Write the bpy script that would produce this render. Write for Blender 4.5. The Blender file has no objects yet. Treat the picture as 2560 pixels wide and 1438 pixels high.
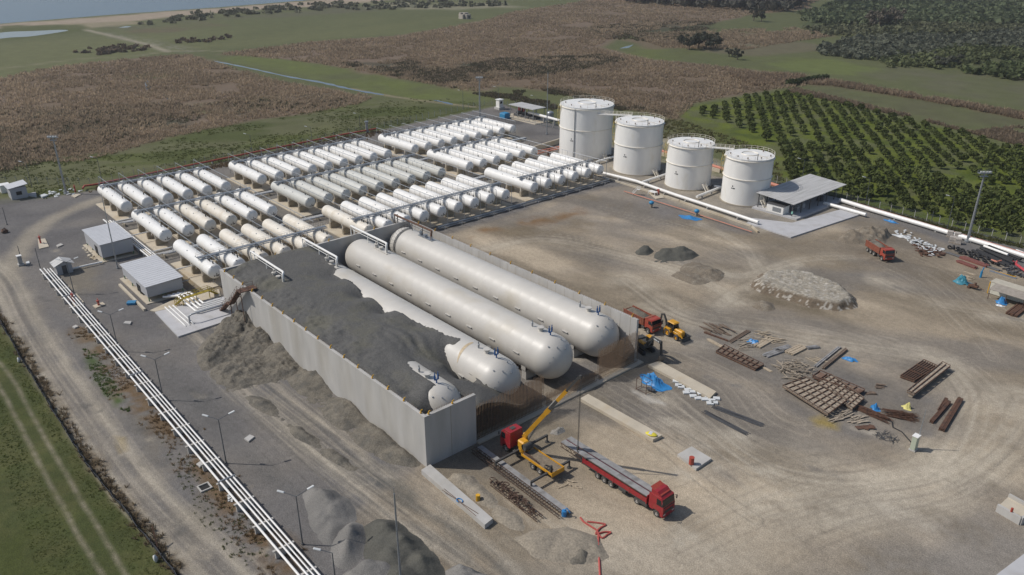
import bpy, bmesh, math, random
import numpy as np
from mathutils import Vector, Matrix
R = math.radians
rng = random.Random(7)
scene = bpy.context.scene
COL = scene.collection
# ------------------------------------------------------------------ camera solved from the plant's own straight lines
FL, PITCH, ROLL, YAW = 1977.69, .42874, .00539, -.86531
CX, CY, H = 1280 - 25.6554, 719 + 17.1027, 72.0

def cam_axes():
    cp, sp = math.cos(PITCH), math.sin(PITCH)
    F = np.array([0, cp, -sp]); X = np.array([1, 0, 0.]); D = np.array([0, -sp, -cp])
    cr, sr = math.cos(ROLL), math.sin(ROLL)
    X2 = X * cr + D * sr; D2 = -X * sr + D * cr
    B = np.array([[math.cos(YAW), math.sin(YAW), 0], [-math.sin(YAW), math.cos(YAW), 0], [0, 0, 1]])
    return B @ X2, B @ D2, B @ F
AX, AD, AF = cam_axes()

def G(x, y, z=0.0):
    """ground (or height z) point seen at photo position x, y"""
    d = AX * ((x - CX) / FL) + AD * ((y - CY) / FL) + AF
    t = (z - H) / d[2]
    return Vector((d[0] * t, d[1] * t, z))
def GL(pts, z=0.0): return [G(x, y, z) for x, y in pts]

# ------------------------------------------------------------------ numpy noise
def _hash(ix, iy, s):
    h = (ix * 374761393 + iy * 668265263 + s * 144269) & 0xFFFFFFFF
    h = ((h ^ (h >> 13)) * 1274126177) & 0xFFFFFFFF
    return ((h ^ (h >> 16)) & 0xFFFF) / 65535.0
def vnoise(x, y, s=0):
    ix = np.floor(x).astype(np.int64); iy = np.floor(y).astype(np.int64)
    fx = x - ix; fy = y - iy
    fx = fx * fx * (3 - 2 * fx); fy = fy * fy * (3 - 2 * fy)
    a = _hash(ix, iy, s); b = _hash(ix + 1, iy, s); c = _hash(ix, iy + 1, s); d = _hash(ix + 1, iy + 1, s)
    return (a + (b - a) * fx) * (1 - fy) + (c + (d - c) * fx) * fy
def fbm(x, y, o=4, s=0):
    v = 0; a = .5; t = 0
    for i in range(o):
        v = v + a * vnoise(x, y, s + i * 17); t += a; a *= .5
        x = x * 2.03 + 11.3; y = y * 2.03 + 5.7
    return v / t

def poly_sd(px, py, poly):
    """signed distance (negative inside) from points to polygon"""
    n = len(poly); d2 = np.full(px.shape, 1e18); ins = np.zeros(px.shape, bool)
    for i in range(n):
        ax, ay = poly[i]; bx, by = poly[(i + 1) % n]
        ex, ey = bx - ax, by - ay; L = ex * ex + ey * ey + 1e-12
        t = np.clip(((px - ax) * ex + (py - ay) * ey) / L, 0, 1)
        qx = px - ax - t * ex; qy = py - ay - t * ey
        d2 = np.minimum(d2, qx * qx + qy * qy)
        c = ((ay > py) != (by > py)) & (px < (bx - ax) * (py - ay) / ((by - ay) if abs(by - ay) > 1e-12 else 1e-12) + ax)
        ins ^= c
    d = np.sqrt(d2)
    return np.where(ins, -d, d)
def line_d(px, py, pts):
    d2 = np.full(px.shape, 1e18)
    for (ax, ay), (bx, by) in zip(pts[:-1], pts[1:]):
        ex, ey = bx - ax, by - ay; L = ex * ex + ey * ey + 1e-12
        t = np.clip(((px - ax) * ex + (py - ay) * ey) / L, 0, 1)
        d2 = np.minimum(d2, (px - ax - t * ex) ** 2 + (py - ay - t * ey) ** 2)
    return np.sqrt(d2)
def spline(pts, n=8):
    """Catmull-Rom through points"""
    P = [np.array(p, float) for p in pts]; P = [2 * P[0] - P[1]] + P + [2 * P[-1] - P[-2]]
    out = []
    for i in range(1, len(P) - 2):
        for k in range(n):
            t = k / n
            out.append(.5 * (2 * P[i] + (P[i + 1] - P[i - 1]) * t + (2 * P[i - 1] - 5 * P[i] + 4 * P[i + 1] - P[i + 2]) * t * t
                             + (-P[i - 1] + 3 * P[i] - 3 * P[i + 1] + P[i + 2]) * t ** 3))
    out.append(P[-2])
    return out

# ------------------------------------------------------------------ materials
MATS = {}
def mat(name, col, rough=.7, var=.12, scale=1.0, metal=0.0, bump=0.0, bscale=20.0, col2=None, mix_scale=.3, mix_lo=.5, mix_hi=.7, stretch=(1, 1, 1), attr=None, spec=.5, coord='pos'):
    if name in MATS: return MATS[name]
    m = bpy.data.materials.new(name); m.use_nodes = True
    nt = m.node_tree; N = nt.nodes; L = nt.links
    b = N['Principled BSDF']; b.inputs['Roughness'].default_value = rough; b.inputs['Metallic'].default_value = metal
    b.inputs['Specular IOR Level'].default_value = spec
    if coord == 'pos':
        g = N.new('ShaderNodeNewGeometry'); src = g.outputs['Position']
    else:
        g = N.new('ShaderNodeTexCoord'); src = g.outputs['Object']
    mp = N.new('ShaderNodeMapping'); mp.inputs['Scale'].default_value = stretch; L.new(src, mp.inputs['Vector'])
    def noise(sc, det=4):
        t = N.new('ShaderNodeTexNoise'); t.inputs['Scale'].default_value = sc; t.inputs['Detail'].default_value = det
        L.new(mp.outputs[0], t.inputs['Vector']); return t.outputs['Fac']
    if attr:
        a = N.new('ShaderNodeAttribute'); a.attribute_name = attr; c = a.outputs['Color']
    else:
        r = N.new('ShaderNodeRGB'); r.outputs[0].default_value = (*col, 1); c = r.outputs[0]
    if col2:
        mr = N.new('ShaderNodeMapRange'); mr.inputs['From Min'].default_value = mix_lo; mr.inputs['From Max'].default_value = mix_hi
        L.new(noise(mix_scale, 5), mr.inputs['Value'])
        mx = N.new('ShaderNodeMix'); mx.data_type = 'RGBA'
        L.new(mr.outputs[0], mx.inputs['Factor']); L.new(c, mx.inputs['A']); mx.inputs['B'].default_value = (*col2, 1)
        c = mx.outputs['Result']
    if var > 0:
        mr = N.new('ShaderNodeMapRange'); mr.inputs['From Min'].default_value = .25; mr.inputs['From Max'].default_value = .75
        mr.inputs['To Min'].default_value = 1 - var; mr.inputs['To Max'].default_value = 1 + var
        L.new(noise(scale, 6), mr.inputs['Value'])
        vm = N.new('ShaderNodeVectorMath'); vm.operation = 'SCALE'
        L.new(c, vm.inputs[0]); L.new(mr.outputs[0], vm.inputs['Scale']); c = vm.outputs[0]
    L.new(c, b.inputs['Base Color'])
    if bump > 0:
        bp = N.new('ShaderNodeBump'); bp.inputs['Strength'].default_value = bump; bp.inputs['Distance'].default_value = .1
        L.new(noise(bscale, 5), bp.inputs['Height']); L.new(bp.outputs[0], b.inputs['Normal'])
    MATS[name] = m
    return m

# ------------------------------------------------------------------ mesh building
class MB:
    def __init__(s, T=None):
        s.v = []; s.f = []; s.m = []; s.T = T or Matrix.Identity(4); s.cur = 0; s.st = []
    def push(s, M): s.st.append(s.T); s.T = s.T @ M; return s
    def pop(s): s.T = s.st.pop(); return s
    def add(s, vs, fs, m=None):
        o = len(s.v); T = s.T
        s.v.extend((T @ Vector(p))[:] for p in vs)
        s.f.extend(tuple(o + i for i in f) for f in fs)
        s.m.extend([s.cur if m is None else m] * len(fs)); return s
    def box(s, c, d, rz=0, ry=0, rx=0, m=None, taper=1.0, bev=0.0):
        x, y, z = d[0] / 2, d[1] / 2, d[2] / 2; t = taper
        if bev > 0:
            b = min(bev, x * .9, y * .9, z * .9); vs = []
            for sz in (-1, 1):
                for ring in (0, 1):
                    zz = sz * (z if (ring == 0) == (sz < 0) else z - b); ins = b if (ring == 0) == (sz < 0) else 0
                    k = t if sz > 0 else 1
                    X, Y = (x - ins) * k, (y - ins) * k; e = b if ins == 0 else 0
                    vs += [(-X + e, -Y, zz), (X - e, -Y, zz), (X, -Y + e, zz), (X, Y - e, zz), (X - e, Y, zz), (-X + e, Y, zz), (-X, Y - e, zz), (-X, -Y + e, zz)]
            fs = [tuple(range(7, -1, -1)), tuple(range(24, 32))]
            for r in range(3):
                for i in range(8): fs.append((r * 8 + i, r * 8 + (i + 1) % 8, r * 8 + 8 + (i + 1) % 8, r * 8 + 8 + i))
        else:
            vs = [(-x, -y, -z), (x, -y, -z), (x, y, -z), (-x, y, -z), (-x * t, -y * t, z), (x * t, -y * t, z), (x * t, y * t, z), (-x * t, y * t, z)]
            fs = [(3, 2, 1, 0), (4, 5, 6, 7), (0, 1, 5, 4), (1, 2, 6, 5), (2, 3, 7, 6), (3, 0, 4, 7)]
        M = Matrix.Translation(c) @ Matrix.Rotation(rz, 4, 'Z') @ Matrix.Rotation(ry, 4, 'Y') @ Matrix.Rotation(rx, 4, 'X')
        s.push(M).add(vs, fs, m); return s.pop()
    def bar(s, p0, p1, w, h=None, m=None):
        """square bar between two points"""
        p0, p1 = Vector(p0), Vector(p1); d = p1 - p0; L = d.length
        if L < 1e-6: return s
        h = h or w; d /= L; up = Vector((0, 0, 1)) if abs(d.z) < .99 else Vector((0, 1, 0))
        a = d.cross(up).normalized(); b = a.cross(d)
        q = [p + a * (i * w / 2) + b * (j * h / 2) for p in (p0, p1) for i, j in ((-1, -1), (1, -1), (1, 1), (-1, 1))]
        return s.add(q, [(0, 1, 2, 3), (7, 6, 5, 4), (0, 4, 5, 1), (1, 5, 6, 2), (2, 6, 7, 3), (3, 7, 4, 0)], m)
    def tube(s, pts, r, n=8, m=None, cap=True, r2=None):
        P = [Vector(p) for p in pts]; k = len(P); vs = []; fs = []
        prev = None
        for i, p in enumerate(P):
            d = (P[min(i + 1, k - 1)] - P[max(i - 1, 0)]).normalized()
            if prev is None:
                up = Vector((0, 0, 1)) if abs(d.z) < .95 else Vector((1, 0, 0))
                a = d.cross(up).normalized()
            else:
                a = (prev - d * prev.dot(d)).normalized()
            prev = a; b = d.cross(a)
            rr = r if r2 is None else r + (r2 - r) * i / (k - 1)
            for j in range(n):
                t = 2 * math.pi * j / n; vs.append(p + (a * math.cos(t) + b * math.sin(t)) * rr)
        for i in range(k - 1):
            for j in range(n):
                fs.append((i * n + j, i * n + (j + 1) % n, (i + 1) * n + (j + 1) % n, (i + 1) * n + j))
        if cap: fs.append(tuple(range(n - 1, -1, -1))); fs.append(tuple((k - 1) * n + j for j in range(n)))
        return s.add(vs, fs, m)
    def cyl(s, p0, p1, r, n=12, m=None, r2=None): return s.tube([p0, p1], r, n, m, True, r2)
    def lathe(s, prof, n=32, m=None, axis='z', a0=0, a1=2 * math.pi):
        """profile of (radius, height) revolved round z (or laid along x)"""
        vs = []; fs = []; k = len(prof); full = abs(a1 - a0 - 2 * math.pi) < 1e-6; nn = n if full else n + 1
        for r, h in prof:
            for j in range(nn):
                t = a0 + (a1 - a0) * j / n; c, q = r * math.cos(t), r * math.sin(t)
                vs.append((c, q, h) if axis == 'z' else (h, c, q))
        for i in range(k - 1):
            for j in range(n if full else n):
                j2 = (j + 1) % nn
                f = (i * nn + j, i * nn + j2, (i + 1) * nn + j2, (i + 1) * nn + j)
                fs.append(f)
        return s.add(vs, fs, m)
    def ell(s, c, r, n=10, k=6, m=None, jit=0, seed=0):
        rr = random.Random(seed); vs = []; fs = []
        for i in range(k + 1):
            ph = math.pi * i / k - math.pi / 2
            for j in range(n):
                t = 2 * math.pi * j / n; q = 1 + jit * (rr.random() - .5)
                vs.append((c[0] + r[0] * q * math.cos(ph) * math.cos(t), c[1] + r[1] * q * math.cos(ph) * math.sin(t), c[2] + r[2] * q * math.sin(ph)))
        for i in range(k):
            for j in range(n): fs.append((i * n + j, i * n + (j + 1) % n, (i + 1) * n + (j + 1) % n, (i + 1) * n + j))
        return s.add(vs, fs, m)
    def prism(s, poly, z0, z1, m=None):
        n = len(poly)
        ar = sum(poly[i][0] * poly[(i + 1) % n][1] - poly[(i + 1) % n][0] * poly[i][1] for i in range(n))
        if ar < 0: poly = list(poly)[::-1]
        vs = [(p[0], p[1], z0) for p in poly] + [(p[0], p[1], z1) for p in poly]
        fs = [tuple(range(n - 1, -1, -1)), tuple(range(n, 2 * n))] + [(i, (i + 1) % n, n + (i + 1) % n, n + i) for i in range(n)]
        return s.add(vs, fs, m)
    def prof(s, poly, y0, y1, m=None):
        """x,z outline extruded along y"""
        n = len(poly)
        ar = sum(poly[i][0] * poly[(i + 1) % n][1] - poly[(i + 1) % n][0] * poly[i][1] for i in range(n))
        if ar < 0: poly = list(poly)[::-1]
        vs = [(p[0], y0, p[1]) for p in poly] + [(p[0], y1, p[1]) for p in poly]
        fs = [tuple(range(n)), tuple(range(2 * n - 1, n - 1, -1))] + [(i, n + i, n + (i + 1) % n, (i + 1) % n) for i in range(n)]
        return s.add(vs, fs, m)
    def build(s, name, mats, parent=None, smooth=None, local=False, origin=None):
        """link as one mesh object; verts are in world space unless local"""
        if not isinstance(mats, (list, tuple)): mats = [mats]
        vs = np.array(s.v, float).reshape(-1, 3)
        loc = None
        if parent is not None and not local:
            inv = np.array(parent_matrix(parent).inverted()); vs = vs @ inv[:3, :3].T + inv[:3, 3]
        elif parent is None and not local:
            lo, hi = vs.min(0), vs.max(0); loc = origin or ((lo[0] + hi[0]) / 2, (lo[1] + hi[1]) / 2, lo[2]); vs = vs - np.array(loc)
        me = bpy.data.meshes.new(name); me.from_pydata(vs.tolist(), [], s.f)
        for m in mats: me.materials.append(m)
        if len(mats) > 1: me.polygons.foreach_set('material_index', s.m)
        if smooth is not None:
            me.polygons.foreach_set('use_smooth', [True] * len(me.polygons)); me.set_sharp_from_angle(angle=R(smooth))
        me.update()
        o = bpy.data.objects.new(name, me); COL.objects.link(o)
        if parent is not None: o.parent = parent
        elif loc is not None: o.location = loc
        return o
def parent_matrix(o):
    M = Matrix.Translation(o.location) @ o.rotation_euler.to_matrix().to_4x4()
    return (parent_matrix(o.parent) @ M) if o.parent else M
def tag(o, label=None, cat=None, group=None, kind=None):
    if label: o['label'] = label
    if cat: o['category'] = cat
    if group: o['group'] = group
    if kind: o['kind'] = kind
    return o
def thing(name, label, cat, loc=(0, 0, 0), rz=0, group=None):
    o = bpy.data.objects.new(name, None); COL.objects.link(o); o.empty_display_size = .5
    o.location = loc; o.rotation_euler = (0, 0, rz)
    return tag(o, label, cat, group)
def TM(o): return parent_matrix(o)
def dup(o, loc=None, rz=None, label=None, group=None, parent=None):
    c = o.copy(); COL.objects.link(c)
    if parent is not None: c.parent = parent
    if loc is not None: c.location = loc
    if rz is not None: c.rotation_euler = (0, 0, rz)
    if label: c['label'] = label
    if group: c['group'] = group
    for ch in list(o.children): dup(ch, parent=c)
    return c
def np_mesh(name, V, F, mat_, cols=None, smooth=False, normals=None):
    """big mesh from arrays; F is (n,3) or (n,4)"""
    me = bpy.data.meshes.new(name); nf, k = F.shape
    me.vertices.add(len(V)); me.vertices.foreach_set('co', V.astype(np.float32).ravel())
    me.loops.add(nf * k); me.loops.foreach_set('vertex_index', F.astype(np.int32).ravel())
    me.polygons.add(nf); me.polygons.foreach_set('loop_start', np.arange(0, nf * k, k, dtype=np.int32))
    me.polygons.foreach_set('loop_total', np.full(nf, k, np.int32))
    if smooth: me.polygons.foreach_set('use_smooth', np.ones(nf, bool))
    me.update(calc_edges=True)
    if cols is not None:
        a = me.color_attributes.new('Col', 'FLOAT_COLOR', 'POINT')
        c = np.ones((len(V), 4), np.float32); c[:, :3] = cols; a.data.foreach_set('color', c.ravel())
    me.materials.append(mat_)
    o = bpy.data.objects.new(name, me); COL.objects.link(o); return o
def srgb(r, g, b):
    f = lambda c: (c / 255 / 12.92) if c < 11 else ((c / 255 + .055) / 1.055) ** 2.4
    return (f(r), f(g), f(b))
# ------------------------------------------------------------------ camera, sky, sun
cam = bpy.data.cameras.new('camera'); co = bpy.data.objects.new('camera', cam); COL.objects.link(co)
cam.sensor_width = 36; cam.lens = FL / 2560 * 36; cam.clip_end = 60000; cam.clip_start = 1
cam.shift_x = -(CX - 1280) / 2560; cam.shift_y = (CY - 719) / 2560
M3 = Matrix((AX, -AD, -AF)).transposed()
co.matrix_world = Matrix.Translation((0, 0, H)) @ M3.to_4x4()
scene.camera = co
SUN_EL, SUN_AZ = 48.0, 45.0                         # shadows run towards +x +y
w = bpy.data.worlds.new("World"); scene.world = w; w.use_nodes = True
nt = w.node_tree; bg = nt.nodes['Background']; sky = nt.nodes.new('ShaderNodeTexSky'); sky.sky_type = 'NISHITA'; sky.sun_disc = False
sdir = Vector((-math.cos(R(SUN_EL)) * math.cos(R(SUN_AZ)), -math.cos(R(SUN_EL)) * math.sin(R(SUN_AZ)), math.sin(R(SUN_EL))))
sky.sun_elevation = R(SUN_EL); sky.sun_rotation = math.atan2(sdir.x, sdir.y); sky.altitude = 50; sky.dust_density = 1.5
nt.links.new(sky.outputs[0], bg.inputs['Color']); bg.inputs['Strength'].default_value = .09
sl = bpy.data.lights.new('sun', 'SUN'); sl.energy = 3.3; sl.angle = R(.5); sl.color = (1, .955, .89)
so = bpy.data.objects.new('sun', sl); COL.objects.link(so); so.rotation_euler = sdir.to_track_quat('Z', 'Y').to_euler(); so.location = (0, 0, 200)
scene.view_settings.view_transform = 'Standard'; scene.view_settings.look = 'None'; scene.view_settings.exposure = 0; scene.view_settings.gamma = 1
# ------------------------------------------------------------------ ground: one sheet, base colours by what lies there
TH0 = math.atan2(AF[1], AF[0])
fine = np.arange(-39, 39.001, .095); back = np.linspace(39, 321, 48)[1:-1]
TH = np.radians(np.concatenate([fine, back])) + TH0
dep = np.arange(44.5, 3.0, -.07)
rad = np.concatenate([[4, 20, 40, 58], H / np.tan(np.radians(dep)), [1600, 2000, 2600, 3600, 5200, 8000, 14000, 30000]])
rad = np.unique(rad)
rr, tt = np.meshgrid(rad, TH, indexing='ij')
gx = (rr * np.cos(tt)).ravel(); gy = (rr * np.sin(tt)).ravel()
nr, nth = rr.shape
col = np.empty((gx.size, 3)); gz = np.zeros(gx.size); rng0 = rr.ravel()
def setbase(c): col[:] = c
def P2(pts): return [tuple(G(x, y)[:2]) for x, y in pts]
def layer(c, pts, soft=1.0, wob=0.0, wsc=.05, alpha=1.0, pix=True, seed=0, tex=0.0, tsc=.1, tstr=None):
    poly = P2(pts) if pix else pts
    pad = soft + wob + 2; xs = [p[0] for p in poly]; ys = [p[1] for p in poly]
    k = np.where((gx > min(xs) - pad) & (gx < max(xs) + pad) & (gy > min(ys) - pad) & (gy < max(ys) + pad))[0]
    if not len(k): return
    d = poly_sd(gx[k], gy[k], poly)
    if wob: d = d + wob * 2 * (fbm(gx[k] * wsc, gy[k] * wsc, 4, seed) - .5)
    a = np.clip(.5 - d / (2 * soft), 0, 1) * alpha
    blend(k, c, a, tex, tsc, tstr, seed)
def blend(k, c, a, tex=0, tsc=.1, tstr=None, seed=0):
    if tex:
        X, Y = gx[k], gy[k]
        if tstr: # stretched along an angle
            ang, f = tstr; cu, su = math.cos(ang), math.sin(ang)
            wx = X + 6 * fbm(X * .04, Y * .04, 2, seed + 5); wy = Y + 6 * fbm(X * .04 + 9, Y * .04, 2, seed + 6)
            X, Y = (wx * cu + wy * su) / f, -wx * su + wy * cu
        a = a * np.clip(.5 + tex * (fbm(X * tsc, Y * tsc, 5, seed + 3) - .5) * 4, 0, 1)
    col[k] = col[k] * (1 - a[:, None]) + np.array(c)[None] * a[:, None]
def stroke(c, pts, width, soft=.6, alpha=1.0, wob=0.4, ruts=None, seed=0, tex=0, tsc=.3):
    line = [tuple(p) for p in spline(P2(pts), 6)]
    xs = [p[0] for p in line]; ys = [p[1] for p in line]; pad = width + soft + wob + 1
    k = np.where((gx > min(xs) - pad) & (gx < max(xs) + pad) & (gy > min(ys) - pad) & (gy < max(ys) + pad))[0]
    if not len(k): return
    d = line_d(gx[k], gy[k], line)
    if wob: d = d + wob * 2 * (fbm(gx[k] * .15, gy[k] * .15, 3, seed) - .5)
    if ruts: d = np.abs(d - ruts)          # two wheel ruts either side
    a = np.clip(.5 - (d - width / 2) / (2 * soft), 0, 1) * alpha
    blend(k, c, a, tex, tsc, None, seed)
GRASS = (.100, .112, .045); FIELD = (.098, .106, .047); REED = (.145, .108, .074); REEDL = (.165, .124, .092); DARKV = (.048, .050, .030)
DUST = (.44, .365, .27); GRAV = (.150, .142, .136); DGRAV = (.115, .110, .110); PALE = (.42, .37, .30); EARTH = (.20, .165, .118)
setbase(FIELD)
big = fbm(gx * .004, gy * .004, 4, 3)
col *= (.82 + .36 * big)[:, None]
# far shore
layer((.30, .245, .185), [(-700, 110), (0, 62), (300, 38), (560, 20), (780, 2), (1000, -18), (1100, -15), (930, 4), (800, 14), (500, 36), (330, 52), (200, 58), (0, 72), (-700, 130)], 4, 8, .02)
layer((.26, .22, .15), [(150, 60), (330, 52), (360, 58), (215, 72), (160, 70)], 4, 5, .03, .8)
layer((.26, .235, .17), [(880, 8), (1240, 5), (1300, 18), (1210, 26), (1000, 24)], 8, 18, .02, .7, tex=1, tsc=.02)
layer((.10, .095, .06), [(260, 66), (520, 44), (800, 20), (950, 14), (1000, 24), (700, 42), (520, 52), (330, 74)], 6, 14, .02, .75, tex=1.3, tsc=.02)
layer((.12, .09, .06), [(300, 78), (520, 52), (560, 66), (420, 80), (320, 86)], 5, 12, .03, .7, tex=.8, tsc=.03)
layer((.075, .085, .03), [(0, 64), (210, 62), (230, 76), (160, 84), (0, 104)], 3, 6, .03, .9)
# green meadow texture
layer((.128, .132, .060), [(-500, 140), (200, 80), (600, 60), (1400, 25), (1300, 60), (900, 90), (550, 130), (380, 140), (0, 190), (-500, 260)], 10, 30, .01, .6, tex=1.4, tsc=.012, tstr=(1.9, 3))
# marsh left
ML = [(-900, 330), (0, 196), (150, 167), (380, 143), (470, 137), (540, 158), (700, 205), (860, 232), (940, 240), (900, 262), (760, 285), (640, 298), (560, 318), (420, 345), (300, 380), (200, 405), (100, 408), (0, 440), (-900, 700)]
layer(REED, ML, 3, 8, .03, 1, seed=2)
layer(REEDL, ML, 4, 8, .03, .6, seed=2, tex=1.0, tsc=.03)
layer(DARKV, [(-400, 380), (0, 275), (150, 268), (300, 270), (430, 262), (470, 300), (430, 330), (300, 345), (120, 390), (0, 440), (-400, 560)], 6, 14, .04, .85, tex=1.6, tsc=.05, seed=21)
layer(DARKV, [(520, 268), (700, 232), (860, 232), (900, 255), (700, 290), (560, 300)], 5, 12, .04, .6, tex=1.6, tsc=.06, seed=22)
layer((.105, .118, .04), [(480, 262), (620, 242), (690, 240), (720, 258), (600, 280), (500, 285)], 4, 10, .04, .7, tex=1.2, tsc=.05)
layer((.085, .10, .035), [(300, 190), (420, 180), (470, 188), (420, 196), (320, 197)], 2, 5, .06, .6)
# marsh centre
MC = [(548, 136), (760, 108), (1000, 92), (1200, 55), (1290, 28), (1420, 10), (1520, -8), (2060, -8), (2010, 22), (1860, 40), (1760, 62), (1560, 85), (1480, 118), (1620, 150), (1800, 168), (1990, 193), (2015, 215), (1860, 232), (1740, 258), (1690, 300), (1500, 262), (1380, 228), (1240, 212), (1190, 232), (1080, 212), (930, 183), (800, 160), (700, 148)]
layer(REED, MC, 4, 12, .02, 1, seed=4)
layer(REEDL, MC, 4, 12, .02, .75, seed=4, tex=1.2, tsc=.025)
layer(DARKV, [(1090, 175), (1250, 148), (1500, 140), (1560, 150), (1420, 175), (1220, 195)], 6, 16, .03, .9, tex=1.8, tsc=.05, seed=31)
layer(DARKV, [(1440, 75), (1600, 52), (1790, 58), (1760, 90), (1620, 100), (1500, 92)], 6, 16, .03, .75, tex=1.8, tsc=.04, seed=32)
layer(DARKV, [(850, 160), (1000, 150), (1180, 190), (1150, 215), (980, 185)], 4, 12, .04, .7, tex=1.4, tsc=.05, seed=33)
layer((.10, .105, .045), [(1180, 235), (1400, 225), (1690, 290), (1640, 335), (1540, 300), (1300, 265)], 6, 14, .04, .75, tex=1.5, tsc=.05, seed=34)
layer((.105, .12, .04), [(1490, 118), (1620, 148), (1800, 165), (1860, 180), (2000, 178), (2150, 178), (2090, 150), (1900, 140), (1750, 128), (1600, 100)], 4, 8, .03, .8, tex=1, tsc=.03)
layer((.115, .135, .045), [(1880, 158), (2080, 148), (2200, 172), (2140, 190), (1990, 178)], 3, 6, .03, .9)
layer(REED, [(1560, 100), (1800, 85), (2050, 75), (2080, 92), (1820, 120), (1640, 122)], 4, 10, .03, .8)
layer((.13, .11, .075), [(1700, 90), (2000, 105), (2100, 125), (1880, 140), (1760, 130)], 4, 8, .03, .7)
layer(REED, [(1820, 185), (1990, 188), (2560, 285), (2700, 330), (2700, 350), (2560, 300), (2300, 250), (2080, 215), (1990, 210), (1880, 215)], 3, 8, .04, .9, seed=40)
# fields on the right
layer((.096, .094, .052), [(1990, 213), (2080, 200), (2330, 245), (2700, 318), (2700, 400), (2560, 352), (2350, 305), (2100, 245)], 3, 3, .05, 1, tex=.4, tsc=.06)
layer((.112, .108, .068), [(2130, 182), (2230, 166), (2420, 180), (2700, 215), (2700, 300), (2560, 270), (2330, 225)], 3, 3, .05, 1, tex=.4, tsc=.06)
layer((.17, .145, .095), [(2440, 160), (2600, 130), (2800, 150), (2800, 210), (2560, 200)], 3, 4, .05, .8)
OR_G = [(1700, 285), (1745, 262), (1960, 228), (2300, 308), (2560, 372), (2900, 470), (2900, 760), (2560, 612), (2130, 508), (1940, 460), (1880, 400), (1800, 350)]
layer((.070, .092, .018), OR_G, 2, 3, .06, 1, tex=1.2, tsc=.08)
layer((.115, .140, .018), OR_G, 3, 3, .06, .7, tex=1.2, tsc=.2, seed=50)
layer((.075, .085, .038), [(2040, 130), (2240, 100), (2560, 60), (2900, 60), (2900, 190), (2560, 180), (2400, 165), (2250, 150), (2100, 140)], 4, 6, .03, .9)
layer((.062, .075, .034), [(2000, 60), (2080, 15), (2300, -10), (3000, -20), (3000, 90), (2560, 75), (2260, 90), (2120, 80)], 5, 10, .02, .95)
# meadow round the back fence
MEAD = [(-600, 560), (0, 420), (120, 400), (300, 380), (420, 345), (560, 318), (700, 292), (900, 262), (1080, 240), (1200, 262), (1180, 280), (960, 322), (600, 395), (240, 470), (0, 520), (-600, 650)]
layer((.068, .080, .026), MEAD, 3, 6, .05, 1, seed=60)
layer((.095, .108, .032), MEAD, 3, 6, .05, .6, tex=1.2, tsc=.04, seed=61)
layer((.17, .155, .10), MEAD, 3, 6, .05, .35, tex=1.5, tsc=.12, tstr=(1.1, 3), seed=62)
layer((.11, .13, .038), [(540, 150), (700, 185), (900, 222), (1100, 258), (1200, 262), (1240, 235), (1180, 220), (1050, 210), (920, 180), (800, 160), (700, 148), (600, 135)], 3, 6, .05, .95, tex=.5, tsc=.05)
layer((.10, .085, .055), [(1560, 290), (1700, 300), (1760, 350), (1900, 380), (1940, 440), (1840, 400), (1660, 350)], 3, 6, .05, .9, tex=.6, tsc=.06)
layer((.085, .095, .032), [(1650, 300), (1740, 290), (1850, 345), (1940, 380), (1930, 400), (1760, 365)], 3, 6, .05, .8, tex=.6, tsc=.06)
# tracks and ditch banks
stroke((.30, .265, .20), [(215, 75), (300, 95), (370, 112), (420, 130)], 5, 2, .8, 1)
stroke((.24, .21, .15), [(-300, 200), (0, 172), (180, 150), (340, 140), (430, 128), (560, 128)], 3, 2, .6, 1)
stroke((.22, .205, .17), [(260, 85), (350, 102), (430, 118), (470, 128)], 14, 6, .55, 3, tex=1)
stroke((.27, .225, .155), [(880, 222), (960, 238), (1080, 255), (1190, 268)], 2.5, 1.2, .8, .6)
# ------------------------------------------------ the yard
YARD = [(-900, 640), (0, 512), (240, 476), (600, 398), (960, 324), (1190, 276), (1260, 262), (1400, 318), (1700, 425), (1950, 470), (2130, 515), (2560, 622), (3000, 740), (3400, 1900), (700, 1900), (440, 1438), (330, 1300), (230, 1180), (130, 1020), (60, 905), (0, 800), (-900, 300)]
layer(GRAV, YARD, .8, 1.0, .2, 1)
layer((.185, .168, .15), YARD, 1, 1, .2, .8, tex=1.1, tsc=.06, seed=70)
layer(DGRAV, [(-300, 560), (0, 500), (250, 480), (330, 520), (200, 620), (420, 760), (470, 850), (330, 830), (170, 690), (60, 660), (0, 640), (-300, 700)], 2, 4, .1, .75, tex=.8, tsc=.09, seed=71)
# right hand yard: trampled dust
RY = [(1090, 600), (1400, 500), (1560, 465), (1700, 505), (1870, 560), (1980, 600), (2160, 540), (2300, 590), (2560, 690), (3000, 820), (3200, 1900), (1500, 1900), (1080, 1438), (900, 1300), (1060, 1170), (1200, 1090), (1330, 980), (1600, 900)]
layer((.33, .272, .198), RY, 2.5, 3, .1, .95, seed=80)
layer(DUST, RY, 2.5, 3, .1, .8, tex=1.0, tsc=.12, tstr=(0.25, 4), seed=81)
layer((.175, .145, .105), RY, 2.5, 3, .1, .75, tex=1.3, tsc=.10, tstr=(.1, 4), seed=82)
layer((.16, .15, .14), RY, 2.5, 3, .1, .6, tex=1.3, tsc=.06, tstr=(.5, 2), seed=83)
layer((.19, .105, .045), [(1150, 600), (1200, 575), (1330, 540), (1440, 520), (1480, 530), (1380, 555), (1260, 580), (1190, 605)], 1.5, 2.5, .2, .85, tex=.9, tsc=.15, seed=84)
layer((.17, .13, .08), [(1200, 590), (1480, 515), (1560, 480), (1640, 520), (1500, 570), (1300, 600)], 3, 4, .1, .6, tex=1, tsc=.1, seed=85)
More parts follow.
